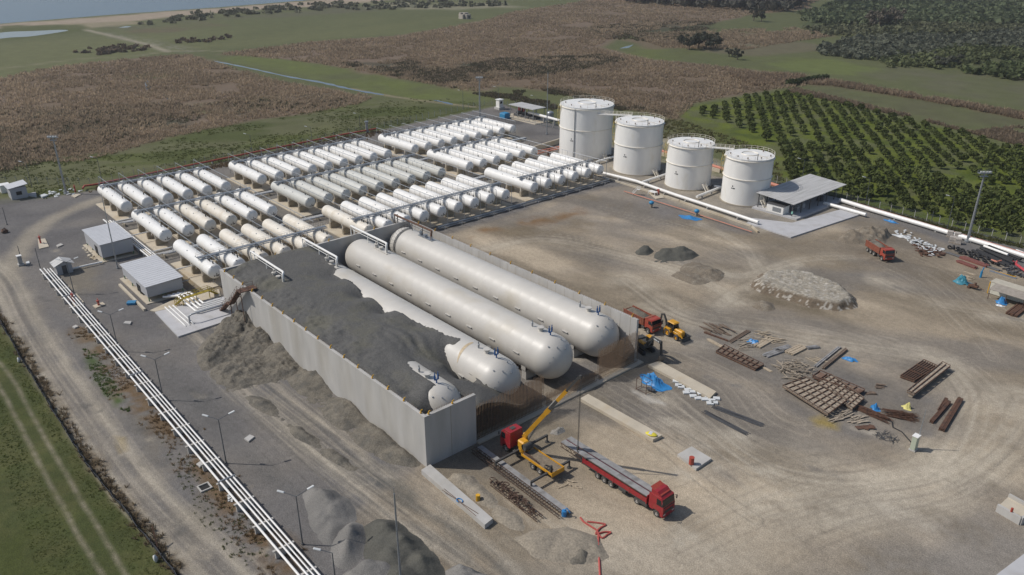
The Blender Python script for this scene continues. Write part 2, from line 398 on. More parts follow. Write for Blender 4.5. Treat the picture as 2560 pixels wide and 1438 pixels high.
# bright trampled road through the yard
for pts, wd in (([(1150, 640), (1350, 600), (1560, 640), (1750, 700), (1850, 760)], 6), ([(1700, 655), (1850, 690), (2000, 650), (2200, 640)], 4), ([(1560, 700), (1700, 790), (1900, 830), (2100, 860), (2320, 900), (2420, 980), (2400, 1080), (2330, 1180)], 8),
                ([(1600, 830), (1800, 870), (2000, 900)], 5), ([(1800, 760), (1900, 700), (2000, 660)], 4), ([(2330, 1180), (2100, 1200), (1900, 1160), (1750, 1050), (1640, 960)], 7), ([(2560, 1000), (2500, 1100), (2350, 1210), (2100, 1260), (1900, 1280)], 9), ([(1750, 560), (1850, 610), (1900, 680)], 3),
                ([(2200, 700), (2350, 760), (2560, 800)], 6)):
    stroke((.45, .395, .31), pts, wd, 2.2, .75, 1.6, tex=.5, tsc=.2, seed=int(wd * 7 + pts[0][0]))
    stroke((.40, .355, .285), pts, .45, .35, .45, .4, ruts=.95, seed=9); stroke((.2, .17, .13), pts, .3, .3, .4, .4, ruts=1.9, seed=9)
# foreground pale dusty apron
layer((.43, .378, .302), [(1300, 1438), (1500, 1300), (1750, 1200), (2050, 1150), (2350, 1180), (2450, 1260), (2300, 1340), (2000, 1438), (1700, 1700), (1300, 1700)], 5, 6, .06, .75, tex=.6, tsc=.08, tstr=(.9, 3), seed=90)
layer((.225, .205, .18), [(2000, 1438), (2250, 1330), (2480, 1230), (2700, 1150), (2900, 1700), (1900, 1700)], 4, 6, .08, .8, tex=.8, tsc=.1, seed=91)
layer((.15, .14, .13), [(1700, 840), (1800, 800), (2000, 850), (2300, 905), (2400, 960), (2400, 1080), (2300, 1130), (2120, 1120), (2000, 1060), (1900, 960), (1760, 870)], 2, 3, .1, .9, tex=.25, tsc=.2, seed=92)
layer((.30, .22, .05), [(2020, 1050), (2060, 1040), (2100, 1060), (2090, 1075), (2040, 1066)], .8, .8, .3, .7)
layer((.14, .115, .085), [(2110, 580), (2250, 560), (2330, 620), (2480, 680), (2450, 740), (2300, 700), (2140, 640)], 3, 4, .1, .7, tex=.6, tsc=.1, seed=93)
layer((.13, .105, .07), [(1840, 740), (1900, 690), (2040, 700), (2140, 745), (2170, 775), (2100, 790), (1950, 780)], 2, 2, .2, .75, tex=.5, tsc=.2)
layer((.17, .16, .155), [(1500, 480), (1620, 490), (1860, 560), (1900, 590), (1700, 560), (1560, 510)], 2, 3, .1, .7, tex=.7, tsc=.12)
# working area before the tanks: damp dark strips
for pts, c, a in (([(1060, 1180), (1200, 1110), (1330, 1010), (1420, 960), (1560, 900), (1640, 890), (1700, 920), (1640, 1000), (1480, 1080), (1300, 1160), (1150, 1230)], (.15, .13, .10), .8), ([(1480, 960), (1560, 950), (1760, 1120), (1880, 1220), (1780, 1200), (1600, 1060)], (.165, .15, .135), .8), ([(1210, 1150), (1270, 1140), (1420, 1280), (1400, 1310), (1240, 1190)], (.09, .085, .08), .7)):
    layer(c, pts, 1.5, 2, .2, a, tex=.4, tsc=.2)
layer(PALE, [(1640, 1050), (1700, 1060), (1790, 1120), (1760, 1150), (1690, 1120), (1600, 1050)], 1, 1.5, .3, .6, tex=.8, tsc=.3)
layer((.46, .43, .38), [(1580, 975), (1620, 985), (1660, 1010), (1600, 1000)], .5, .7, .4, .8)
# left yard tracks, damp sand and weeds
stroke((.30, .265, .21), [(-40, 760), (10, 690), (60, 610), (110, 560), (180, 525), (250, 497)], 5, 1.5, .8, 1, seed=3)
LR = [(-60, 640), (10, 700), (60, 800), (140, 930), (230, 1060), (330, 1200), (450, 1330), (560, 1438), (640, 1540)]
stroke((.285, .25, .20), LR, 8, 1.4, .85, 1.2, tex=.3, seed=4); stroke((.36, .32, .255), LR, 1.3, .6, .7, .5, ruts=2.2); stroke((.15, .138, .122), LR, .9, .5, .6, .4)
CR = [(480, 800), (560, 870), (640, 960), (760, 1060), (900, 1180), (1060, 1300), (1200, 1400), (1300, 1500)]
stroke((.24, .215, .175), CR, 9, 2.5, .8, 1.5, tex=.6, seed=5); stroke((.36, .32, .26), CR, 1.2, .6, .6, .6, ruts=2.4); stroke((.12, .115, .105), CR, .7, .5, .6, .5, ruts=1.2)
stroke((.40, .36, .29), [(640, 1010), (760, 1110), (860, 1180), (920, 1240)], 1.6, .8, .6, .8, tex=1, tsc=.4)
layer((.30, .25, .185), [(920, 1210), (1000, 1240), (1110, 1300), (1100, 1330), (980, 1280), (900, 1220)], .6, .8, .3, .7, tex=.3)
layer((.34, .285, .215), [(985, 1200), (1030, 1210), (1110, 1285), (1080, 1290), (1020, 1250)], .5, .6, .3, .9)
layer((.085, .088, .082), [(900, 1195), (1000, 1200), (1060, 1260), (1150, 1330), (1080, 1300), (980, 1250)], .8, 1.2, .3, .7, tex=.6, tsc=.3)
layer((.11, .108, .104), [(360, 860), (430, 900), (640, 1130), (740, 1230), (640, 1200), (500, 1050), (380, 930)], 2, 2.5, .15, .7, tex=.6, tsc=.1)
for pts in ([(150, 690), (220, 640), (260, 700), (240, 780), (330, 960), (400, 1100), (520, 1240), (600, 1350), (520, 1330), (400, 1180), (280, 1000), (190, 850)],):
    layer((.19, .165, .125), pts, 2, 2, .15, .7, tex=.8, tsc=.15, seed=95)
for pts in ([(205, 870), (235, 880), (300, 990), (320, 1020), (285, 1010), (240, 950)], [(235, 930), (290, 1000), (260, 990)]):
    layer((.06, .095, .022), pts, .8, 1.2, .4, .9, tex=.6, tsc=.4)
stroke((.135, .085, .040), [(200, 820), (270, 900), (330, 980), (420, 1080), (520, 1200), (640, 1330), (720, 1420)], 4, 1.5, .8, 1.5, tex=1.4, tsc=.35, seed=96)
stroke((.10, .072, .04), [(0, 790), (70, 895), (140, 1010), (240, 1165), (340, 1290), (450, 1430)], 2.2, .9, .85, .9, tex=.7, tsc=.5)
layer((.25, .195, .10), [(285, 1090), (310, 1095), (318, 1130), (300, 1135)], .5, .3, .4, .8)
# grass below the left fence
GL_ = [(-1200, 300), (0, 812), (55, 905), (125, 1020), (225, 1180), (325, 1300), (435, 1438), (700, 1800), (-2400, 1800)]
layer((.062, .074, .022), GL_, .8, .8, .3, 1)
layer((.105, .10, .045), GL_, .8, .8, .3, .45, tex=1, tsc=.1, seed=97)
layer((.045, .06, .02), GL_, .8, .8, .3, .5, tex=1.2, tsc=.4, seed=98)
stroke((.27, .235, .175), [(-80, 850), (0, 935), (60, 1040), (130, 1170), (210, 1310), (285, 1438), (340, 1540)], .55, .3, .95, .2, ruts=1.15, tex=.25, tsc=.8)
def tracks(pts, n, spread, seed, lo=(.15, .132, .11), hi=(.42, .37, .295), wd=.26, a=.38):
    r_ = random.Random(seed); line = [np.array(p) for p in spline(P2(pts), 6)]
    for k in range(n):
        o0 = r_.gauss(0, spread); o1 = o0 + r_.gauss(0, spread * .5); i0 = int(r_.random() * len(line) * .4); i1 = len(line) - int(r_.random() * len(line) * .4); q = []
        for i in range(i0, i1):
            d = line[min(i + 1, len(line) - 1)] - line[max(i - 1, 0)]; d = d / (np.linalg.norm(d) + 1e-9); f = i / len(line); q.append(line[i] + np.array([-d[1], d[0]]) * (o0 + (o1 - o0) * f + .4 * math.sin(f * 7 + k)))
        if len(q) < 4: continue
        xs = [p[0] for p in q]; ys = [p[1] for p in q]; kk = np.where((gx > min(xs) - 3) & (gx < max(xs) + 3) & (gy > min(ys) - 3) & (gy < max(ys) + 3))[0]
        d = np.abs(line_d(gx[kk], gy[kk], q) - .95); al = np.clip(.5 - (d - wd / 2) / .3, 0, 1) * a * (.5 + .5 * r_.random()) * np.clip(.3 + 1.4 * fbm(gx[kk] * .15, gy[kk] * .15, 3, k), 0, 1); blend(kk, hi if r_.random() < .55 else lo, al)
tracks(LR, 9, 1.6, 1); tracks(CR, 14, 3.2, 2, lo=(.10, .095, .085)); tracks([(560, 900), (700, 1010), (850, 1120), (980, 1210), (1120, 1320)], 10, 2.2, 3, lo=(.09, .086, .08), hi=(.34, .30, .24))
tracks([(1420, 930), (1560, 1010), (1700, 1100), (1850, 1200), (2000, 1290)], 16, 4.0, 4, lo=(.13, .118, .10)); tracks([(1560, 700), (1700, 790), (1900, 830), (2100, 860), (2320, 900), (2420, 980), (2400, 1080), (2330, 1180)], 12, 3.5, 5)
tracks([(2330, 1180), (2100, 1200), (1900, 1160), (1750, 1050), (1640, 960)], 10, 3.0, 6); tracks([(2560, 1000), (2500, 1100), (2350, 1210), (2100, 1260), (1900, 1330), (1700, 1438)], 14, 4.5, 7); tracks([(1150, 640), (1350, 600), (1560, 640), (1750, 700), (1850, 760)], 10, 3.0, 8)
tracks([(1500, 520), (1700, 570), (1850, 640), (1950, 700)], 9, 4, 9); tracks([(1250, 1230), (1400, 1330), (1560, 1420), (1700, 1500)], 10, 4, 10, lo=(.2, .175, .14)); tracks([(2200, 640), (2330, 700), (2450, 800), (2560, 900)], 9, 4, 11); tracks([(1640, 880), (1800, 960), (1900, 1060), (2050, 1120)], 8, 3, 12)
# patches: damp, oily and pale spots scattered over the yard
_r = random.Random(8)
for _ in range(70):
    x, y = 1150 + 1400 * _r.random(), 560 + 860 * _r.random(); b = G(x, y)
    if y < 560 + (x - 1150) * .1 or (x < 1700 and y > 640 and y < 640 + (1700 - x) * .9): continue
    ww, hh = 1 + 3.5 * _r.random(), .6 + 1.6 * _r.random(); c_ = _r.choice([(.15, .125, .095), (.19, .16, .12), (.47, .42, .34), (.16, .152, .145)]); layer(c_, [(b.x + ww * math.cos(t_), b.y + hh * math.sin(t_ + .5)) for t_ in np.linspace(0, 6.283, 9)[:-1]], .8, 1.3, .5, .55, pix=False, tex=.8, tsc=.5, seed=int(x))
for _ in range(45):
    x, y = 40 + 900 * _r.random(), 600 + 800 * _r.random(); b = G(x, y)
    if b.y < 20 or b.y > 52: continue
    ww, hh = .8 + 2.5 * _r.random(), .5 + 1.2 * _r.random(); c_ = _r.choice([(.10, .096, .09), (.30, .265, .21), (.33, .29, .23), (.085, .083, .08)]); layer(c_, [(b.x + ww * math.cos(t_), b.y + hh * math.sin(t_ + .5)) for t_ in np.linspace(0, 6.283, 9)[:-1]], .6, 1.2, .6, .55, pix=False, tex=.8, tsc=.6, seed=int(x))
# concrete-coloured dusty floor of the tank farm
FARM = [(258, 512), (286, 500), (640, 420), (960, 350), (1240, 300), (1300, 330), (1400, 385), (1520, 455), (1120, 575), (1000, 560), (560, 670), (520, 740), (430, 690)]
layer((.185, .168, .140), FARM, 1, 1, .3, .7, tex=.5, tsc=.15)
layer((.30, .22, .11), [(440, 690), (500, 650), (540, 690), (570, 730), (520, 760), (470, 720)], 1, 1, .3, .8, tex=.4)
STOR = [(1390, 405), (1540, 330), (1660, 340), (1800, 400), (1950, 470), (2120, 520), (1900, 585), (1700, 510), (1520, 440)]
layer((.36, .315, .245), STOR, .8, .8, .3, .9, tex=.3, tsc=.2)
layer((.09, .085, .085), [(1180, 300), (1260, 262), (1400, 300), (1400, 390), (1290, 330)], 1.5, 1.5, .2, .6, tex=.6)
# sea bed falls away
sea_px = [(-2500, 320), (-700, 108), (0, 60), (300, 36), (560, 18), (780, 0), (1000, -20)]
SEA = P2(sea_px) + [(-9000, 9000), (-26000, 0), (-9000, -9000)]
far = rng0 > 500
ds = np.full(gx.shape, 50.); ds[far] = poly_sd(gx[far], gy[far], SEA)
gz -= np.clip(-ds * .05, 0, 3)
gz += np.where(rng0 > 60, .10 * (fbm(gx * .12, gy * .12, 3, 77) - .5), 0) * np.clip((ds) / 30, 0, 1)
F = []
i = np.arange(nr - 1)[:, None]; j = np.arange(nth)[None]; j2 = (j + 1) % nth
F = np.stack([(i * nth + j), ((i + 1) * nth + j), ((i + 1) * nth + j2), (i * nth + j2)], -1).reshape(-1, 4)
def ground_mat():
    m = bpy.data.materials.new('ground_soil'); m.use_nodes = True; nt = m.node_tree; N = nt.nodes; L = nt.links; b = N['Principled BSDF']
    b.inputs['Roughness'].default_value = .95; b.inputs['Specular IOR Level'].default_value = .15
    g = N.new('ShaderNodeNewGeometry'); a = N.new('ShaderNodeAttribute'); a.attribute_name = 'Col'
    fac = None
    for sc, amt, st in ((.12, .12, (1, 1, 1)), (1.1, .13, (1, 1, 1)), (6.0, .34, (1, 1, 1))):
        mp = N.new('ShaderNodeMapping'); mp.inputs['Scale'].default_value = st; L.new(g.outputs['Position'], mp.inputs[0])
        t = N.new('ShaderNodeTexNoise'); t.inputs['Scale'].default_value = sc; t.inputs['Detail'].default_value = 5; t.inputs['Roughness'].default_value = .6; L.new(mp.outputs[0], t.inputs['Vector'])
        mr = N.new('ShaderNodeMapRange'); mr.inputs['From Min'].default_value = .3; mr.inputs['From Max'].default_value = .7; mr.inputs['To Min'].default_value = 1 - amt; mr.inputs['To Max'].default_value = 1 + amt
        L.new(t.outputs['Fac'], mr.inputs['Value'])
        if fac is None: fac = mr.outputs[0]
        else:
            mm = N.new('ShaderNodeMath'); mm.operation = 'MULTIPLY'; L.new(fac, mm.inputs[0]); L.new(mr.outputs[0], mm.inputs[1]); fac = mm.outputs[0]
    vm = N.new('ShaderNodeVectorMath'); vm.operation = 'SCALE'; L.new(a.outputs['Color'], vm.inputs[0]); L.new(fac, vm.inputs['Scale']); L.new(vm.outputs[0], b.inputs['Base Color'])
    t = N.new('ShaderNodeTexNoise'); t.inputs['Scale'].default_value = 2.2; t.inputs['Detail'].default_value = 8; t.inputs['Roughness'].default_value = .7; L.new(g.outputs['Position'], t.inputs['Vector'])
    bp = N.new('ShaderNodeBump'); bp.inputs['Strength'].default_value = .55; bp.inputs['Distance'].default_value = .22; L.new(t.outputs['Fac'], bp.inputs['Height']); L.new(bp.outputs[0], b.inputs['Normal'])
    return m
GM = ground_mat(); MATS['ground_soil'] = GM
gr = np_mesh('ground', np.stack([gx, gy, gz], 1), F, GM, np.clip(col, .01, 1), smooth=True)
tag(gr, kind='structure')
# ------------------------------------------------ water
def water_mat(name, c, rough, bs, bstr):
    m = bpy.data.materials.new(name); m.use_nodes = True; nt = m.node_tree; N = nt.nodes; L = nt.links; b = N['Principled BSDF']
    b.inputs['Base Color'].default_value = (*c, 1); b.inputs['Roughness'].default_value = rough; b.inputs['IOR'].default_value = 1.33
    g = N.new('ShaderNodeNewGeometry'); t = N.new('ShaderNodeTexNoise'); t.inputs['Scale'].default_value = bs; t.inputs['Detail'].default_value = 6; L.new(g.outputs['Position'], t.inputs['Vector'])
    bp = N.new('ShaderNodeBump'); bp.inputs['Strength'].default_value = bstr; bp.inputs['Distance'].default_value = .5; L.new(t.outputs['Fac'], bp.inputs['Height']); L.new(bp.outputs[0], b.inputs['Normal'])
    return m
WS = water_mat('sea_water', (.07, .115, .165), .25, .12, .6); WP = water_mat('pond_water', (.10, .13, .17), .12, .6, .1)
def sheet(name, poly, z, m):
    vs = [(p[0], p[1], z) for p in poly]; me = bpy.data.meshes.new(name); me.from_pydata(vs, [], [tuple(range(len(vs)))]); me.update()
    if me.polygons[0].normal.z < 0: me.flip_normals()
    me.materials.append(m); o = bpy.data.objects.new(name, me); COL.objects.link(o); return o
tag(sheet('sea', SEA, -.35, WS), kind='structure')
tag(sheet('pond', [p[:2] for p in spline(P2([(-420, 140), (-200, 108), (0, 82), (80, 78), (150, 75), (170, 77), (130, 84), (70, 92), (0, 97), (-200, 128), (-420, 165)]), 4)], .06, WP), kind='structure')
for k, pl in enumerate(([(296, 70), (312, 66), (330, 66), (320, 69)], [(360, 205), (372, 200), (378, 222), (366, 224)], [(405, 232), (416, 234), (430, 252), (422, 254)], [(1548, 122), (1562, 117), (1584, 112), (1572, 120)])):
    tag(sheet('puddle', P2(pl), .05, WP), kind='structure')
ditch = spline(P2([(535, 153), (620, 170), (720, 192), (800, 206), (880, 224), (960, 238)]), 6); ditch2 = spline(P2([(1085, 251), (1110, 256), (1132, 262)]), 4)
for dl, wd in ((ditch, 2.6), (ditch2, 2.2)):
    A = []; B = []
    for q in range(len(dl)):
        d = dl[min(q + 1, len(dl) - 1)] - dl[max(q - 1, 0)]; d = d / np.linalg.norm(d); nrm = np.array([-d[1], d[0]]); ww = wd * (.55 + .9 * rng.random()) * .5 * (1 if 0 < q < len(dl) - 1 else .3)
        A.append(dl[q] + nrm * ww); B.append(dl[q] - nrm * ww)
    tag(sheet('ditch_water', [tuple(p) for p in A + B[::-1]], .07, WP), kind='structure')
# ------------------------------------------------------------------ materials for the plant
WHITE = mat('white_paint', (.80, .785, .75), .35, .05, .6, col2=(.70, .66, .58), mix_scale=.5, mix_lo=.58, mix_hi=.85, stretch=(1, 1, .35))
CREAM = mat('cream_white_paint', (.74, .69, .60), .4, .06, .6, col2=(.62, .54, .42), mix_scale=.5, mix_lo=.5, mix_hi=.8)
GREYW = mat('greyish_white_paint', (.58, .575, .53), .38, .05, .6, col2=(.50, .47, .40), mix_scale=.5, mix_lo=.55, mix_hi=.85)
PALEW = mat('primer_grey_paint', (.53, .505, .46), .42, .06, .25, col2=(.47, .425, .345), mix_scale=.18, mix_lo=.55, mix_hi=.8, stretch=(.6, 1, 1))
CONC = mat('concrete', (.44, .425, .40), .85, .12, .5, col2=(.37, .345, .30), mix_scale=.22, mix_lo=.48, mix_hi=.8, stretch=(1, 1, .25), bump=.15, bscale=6)
CONCP = mat('concrete_pad', (.50, .44, .345), .9, .12, .5, col2=(.40, .32, .21), mix_scale=.25, mix_lo=.52, mix_hi=.75)
CONCD = mat('concrete_pier', (.33, .29, .225), .9, .15, 1.2)
SLABM = mat('concrete_slab', (.46, .455, .46), .8, .07, .5, col2=(.40, .39, .38), mix_scale=.3)
GALV = mat('galvanised_steel', (.34, .36, .38), .45, .12, 2, metal=.6)
DSTEEL = mat('dark_steel', (.075, .075, .078), .6, .2, 3)
RUST = mat('rusty_steel', (.115, .058, .036), .85, .3, 2.5, col2=(.055, .035, .028), mix_scale=1.5)
REBAR = mat('rebar_rust', (.20, .135, .085), .85, .25, 2)
YELLOW = mat('yellow_paint', (.62, .34, .025), .5, .15, 1.5)
YELD = mat('yellow_railing', (.36, .27, .02), .6, .2, 2)
REDP = mat('red_pipe_paint', (.38, .065, .04), .55, .2, 1.2)
PINK = mat('faded_red_paint', (.50, .20, .135), .6, .15, .8)
BLUEV = mat('blue_valve_paint', (.02, .09, .26), .45, .15, 3)
MARK = mat('black_lettering', (.03, .03, .035), .6, .0)
BLACK = mat('black_rubber', (.022, .022, .024), .8, .2, 3)
SAND = None
# ------------------------------------------------------------------ bund walls round the four big vessels
U0, U1, V0, V1, WH = -153.2, -80.3, 53.65, 101.2, 8.8
th = thing('bund_wall', 'tall grey concrete wall box enclosing the four big pressure vessels', 'retaining wall', ((U0 + U1) / 2, (V0 + V1) / 2, 0))
def wall(name, u0, u1, v0, v1, h=WH, seams=None, vert=None):
    m = MB(); m.box(((u0 + u1) / 2, (v0 + v1) / 2, h / 2), (u1 - u0, v1 - v0, h))
    return m.build(name, CONC, th)
wall('side_wall', U0, U1, V0, V0 + .55); wall('rear_wall', U0, U0 + .5, V0 + .553, V1 - .45); wall('side_wall', U0, U1 - .6, V1 - .447, V1 + .05)
ew = wall('end_wall', U1 - .55, U1 + .02, V0 + .553, 63.1)
# tie hooks with yellow caps along the wall tops
def hook(u, v):
    m = MB(Matrix.Translation((u, v, WH))); m.box((0, 0, .12), (.26, .26, .24), bev=.04); m.tube([(0, 0, .2), (0, .1, .5), (0, .32, .5)], .09, 6); m.build('lifting_hook', YELLOW, th)
for u in np.linspace(U0 + 2, U1 - 1.2, 17): hook(u, V0 + .25)
for u in np.linspace(U0 + 4, U1 - 2, 11): hook(u, V1 - .2)
hook(U1 - .25, 54.6); hook(U1 - .25, 58.9); hook(U0 + .25, 66); hook(U0 + .25, 79); hook(U0 + .25, 91)
# starter bars along the wall crests
m = MB()
for u in np.arange(U0 + .5, U1, .42): m.bar((u, V1 - .36, WH), (u, V1 - .36, WH + .55 + .25 * rng.random()), .03)
for u in np.arange(U0 + .5, U1, .5): m.bar((u, V0 + .42, WH), (u, V0 + .42, WH + .3 + .2 * rng.random()), .03)
for v in np.arange(V0 + 1, 63, .3): m.bar((U1 - .45, v, WH), (U1 - .45 + .2 * rng.random(), v, WH + .45), .03)
m.build('starter_bars', REBAR, th)['kind'] = 'stuff'
m = MB()
for v in np.arange(V0 + 4.7, 63, 4.7): m.box((U1 + .03, v, WH / 2), (.03, .06, WH - .1))
for u in np.arange(U0 + 3, U1 - 1, 2.42): m.box((u, V1 - .45, WH / 2), (.04, .03, WH - .1))
m.build('panel_joints', CONCD, th)['kind'] = 'stuff'
# open rebar curtains where the end wall is still to be cast
def curtain(name, v0, v1, h0, h1, label, u=U1 - .3, low=0):
    m = MB(); a = 0
    for du in (0, -.42):
        for v in np.arange(v0, v1, .3):
            t = (v - v0) / (v1 - v0); m.bar((u + du, v, 0), (u + du + .05 * rng.random(), v, h0 + (h1 - h0) * t + .3 * rng.random()), .05)
        for z in np.arange(.4, max(h0, h1) - .6, .9): m.bar((u + du + .03, v0, z), (u + du + .03, v1, z), .035)
    o = m.build(name, REBAR); return tag(o, label, 'rebar')
curtain('rebar_curtain', 63.4, 77.8, 6.2, 6.2, 'tall rusty rebar curtain before the second big vessel from the left')
curtain('rebar_curtain', 78.3, 90.5, 2.3, 2.2, 'low rusty rebar row under the third big vessel by the crane boom')
curtain('rebar_curtain', 91.0, 101.4, 6.0, 6.4, 'tall rusty rebar curtain before the rightmost big vessel')
for va, vb in ((63.2, 102),):
    m = MB(); m.box((U1 - .5, (va + vb) / 2, .13), (2.2, vb - va, .26)); tag(m.build('wall_footing', CONCP), 'low concrete strip footing under the rebar curtains', 'footing')
# ------------------------------------------------------------------ the four big vessels
RB, ZB = 4.0, 4.8
AXES = [60.6, 72.7, 84.9, 96.9]; UN, UF = -86.7, -148.7
vlab = ['big pale pressure vessel nearly buried in dark sand behind the end wall', 'big pale pressure vessel half covered by dark sand, with a rust stain', 'big bare pale pressure vessel beside the half buried one', 'big bare pale pressure vessel beside the right bund wall']
def headprof(r, sgn, uc, e=1.0, n=12):
    return [(r * math.cos(math.pi / 2 * i / n), uc + sgn * e * r * math.sin(math.pi / 2 * i / n)) for i in range(n + 1)]
for k, v in enumerate(AXES):
    t = thing('pressure_vessel', vlab[k], 'pressure vessel', ((UN + UF) / 2, v, 0), group='big pressure vessels in the bund')
    m = MB(Matrix.Translation((0, v, ZB)))
    pr = headprof(RB, -1, UF, .93)[::-1]
    for u in np.arange(UF + 2.6, UN - .5, 2.75): pr += [(RB, u - .1), (RB + .004, u - .04), (RB + .004, u + .04), (RB, u + .1)]
    pr += headprof(RB, 1, UN, .97)
    m.lathe(pr, 72, axis='x'); m.build('shell', PALEW, t, smooth=50)
    m = MB()
    for u in ((-147.5, -117.5, -90) if k > 1 else (-90,)):
        m.box((u, v, 1.4), (1.1, 6.4, 2.8)); m.box((u, v - 2.9, 2.6), (1.1, .9, 1.6)); m.box((u, v + 2.9, 2.6), (1.1, .9, 1.6))
        m.build('saddle', CONC, t); m = MB()
    zt = ZB + RB
    # near manway, valve pair and instrument
    m = MB(Matrix.Translation((-89.2, v, zt - .1))); m.cyl((0, 0, 0), (0, 0, .7), .42, 16); m.cyl((0, 0, .7), (0, 0, .85), .62, 16); m.tube([(.3, .5, .9), (.3, .5, 1.25), (-.2, .1, 1.25)], .05, 6); m.build('manway', PALEW, t, smooth=40)
    m = MB(Matrix.Translation((-86.9, v + .1, zt - .1)))
    m.cyl((0, 0, 0), (0, 0, .7), .12, 8)
    m.bar((0, -.34, .7), (0, .34, .7), .16)
    for s in (-.32, .32): m.cyl((0, s, .7), (0, s, 1.5), .15, 8); m.cyl((0, s, 1.5), (0, s, 1.95), .08, 8)
    m.build('relief_valve', BLUEV, t, smooth=40)
    m = MB(Matrix.Translation((-91.4, v, zt - .1))); m.cyl((0, 0, 0), (0, 0, .5), .16, 8); m.ell((0, 0, .7), (.2, .2, .2)); m.cyl((0, 0, .85), (0, 0, 1.3), .1, 8); m.build('gauge', GALV, t, smooth=40)
    # studs on the near head
    for a, b in ((.9, .25), (.75, .5), (.6, -.2), (.45, .1), (.35, -.5), (.2, -.75), (.55, .75), (.85, -.6)):
        d = Vector((.35 + .4 * (1 - abs(a)), b * .9, a)).normalized(); q = Vector((UN, v, ZB)) + d * RB; m = MB(); m.cyl(q, q + d * .18, .12, 6); m.build('nozzle', GALV, t)
    # far nozzle group on a plate
    m = MB(Matrix.Translation((-142.3, v, zt)))
    m.box((2.2, 0, .06), (5.4, 1.1, .12)); m.cyl((0, 0, 0), (0, 0, .8), .35, 12); m.cyl((0, 0, .8), (0, 0, .92), .5, 12); m.cyl((1.9, 0, 0), (1.9, 0, .6), .35, 12); m.cyl((1.9, 0, .6), (1.9, 0, .75), .5, 12); m.cyl((4.2, 0, 0), (4.2, 0, .9), .22, 10)
    m.tube([(0, 0, .9), (0, 0, 1.4), (.25, .3, 1.6)], .14, 8)
    m.build('nozzle_plate', PALEW if k < 3 else GALV, t, smooth=40)
    # walkway brackets showing as pale dashes along the flank
    if k > 0:
        for u in np.arange(-144, -86, 6.6): m = MB(); m.box((u, v - RB - .08, ZB + .35), (1.5, .22, .16)); m.build('flank_bracket', CONC, t)
    # transfer pipe from the vessel back over the rear wall
    pm = WHITE if k < 3 else RUST; pz = WH + 2.0
    pt = thing('overhead_pipe', ['white pipe bridge over the dark sand of the leftmost buried vessel', 'white pipe bridge over the second big vessel from the left', 'white pipe bridge over the far end of the third big vessel', 'brown rusty pipe bridge over the far end of the rightmost vessel'][k], 'pipe', (-145, v, WH), group='pipe bridges over the rear bund wall')
    m = MB(); m.tube([(-138.2, v, zt + .1), (-138.2, v, pz - .6), (-138.25, v + .12, pz - .2), (-138.5, v + .35, pz), (-139, v + .4, pz), (-153.6, v + .4, pz)], .24, 10); m.build('pipe', pm, pt, smooth=50)
    m = MB()
    for u in (-142.2, -146.4): m.bar((u, v + .4, zt - .2), (u, v + .4, pz - .2), .14)
    m.bar((-153.2, v + .1, WH), (-153.2, v + .1, pz), .18); m.bar((-153.2, v + .9, WH), (-153.2, v + .9, pz), .18); m.bar((-153.2, v, pz), (-153.2, v + 1, pz), .18)
    m.tube([(-139, v + .4, pz - .75), (-153.2, v + .4, pz - .75)], .06, 6)
    m.build('support_frame', pm if k < 3 else DSTEEL, pt)
    if k == 1:
        m = MB(); A_ = np.linspace(R(82), R(165), 22)
        for q in range(21):
            f0, f1 = [.32 * math.sin(math.pi * min(1, .15 + (q + e) / 21)) ** .7 for e in (0, 1)]
            c0_, c1_ = [(-93.6 + 1.2 * ((q + e) / 21) ** 2) for e in (0, 1)]
            m.add([(c0_ - f0, v + (RB + .025) * math.cos(A_[q]), ZB + (RB + .025) * math.sin(A_[q])), (c0_ + f0, v + (RB + .025) * math.cos(A_[q]), ZB + (RB + .025) * math.sin(A_[q])), (c1_ + f1, v + (RB + .025) * math.cos(A_[q + 1]), ZB + (RB + .025) * math.sin(A_[q + 1])), (c1_ - f1, v + (RB + .025) * math.cos(A_[q + 1]), ZB + (RB + .025) * math.sin(A_[q + 1]))], [(0, 1, 2, 3)])
        m.build('rust_stain', mat('rust_stain', (.47, .37, .235), .6, .2, 2.5), t)
# curved ladder round the far head of the rightmost vessel
t = thing('vessel_ladder', 'curved steel ladder round the far head of the rightmost big vessel', 'ladder', (-148.2, 96.9, 4))
m = MB()
for du in (0, .55):
    m.tube([(-148.0 + du, 96.9 + (RB + .12) * math.cos(a), ZB + (RB + .12) * math.sin(a)) for a in np.linspace(R(185), R(75), 24)], .06, 6)
for a in np.linspace(R(185), R(75), 26): m.bar((-148, 96.9 + (RB + .12) * math.cos(a), ZB + (RB + .12) * math.sin(a)), (-147.45, 96.9 + (RB + .12) * math.cos(a), ZB + (RB + .12) * math.sin(a)), .05)
m.build('stringer_and_rungs', DSTEEL, t)
m = MB()
m.tube([(-148.3, 96.9 + (RB + 1.0) * math.cos(a), ZB + (RB + 1.0) * math.sin(a)) for a in np.linspace(R(185), R(85), 20)], .05, 6)
for a in np.linspace(R(185), R(85), 10): m.bar((-148.15, 96.9 + RB * math.cos(a), ZB + RB * math.sin(a)), (-148.3, 96.9 + (RB + 1) * math.cos(a), ZB + (RB + 1) * math.sin(a)), .04)
m.build('handrail', DSTEEL, t)
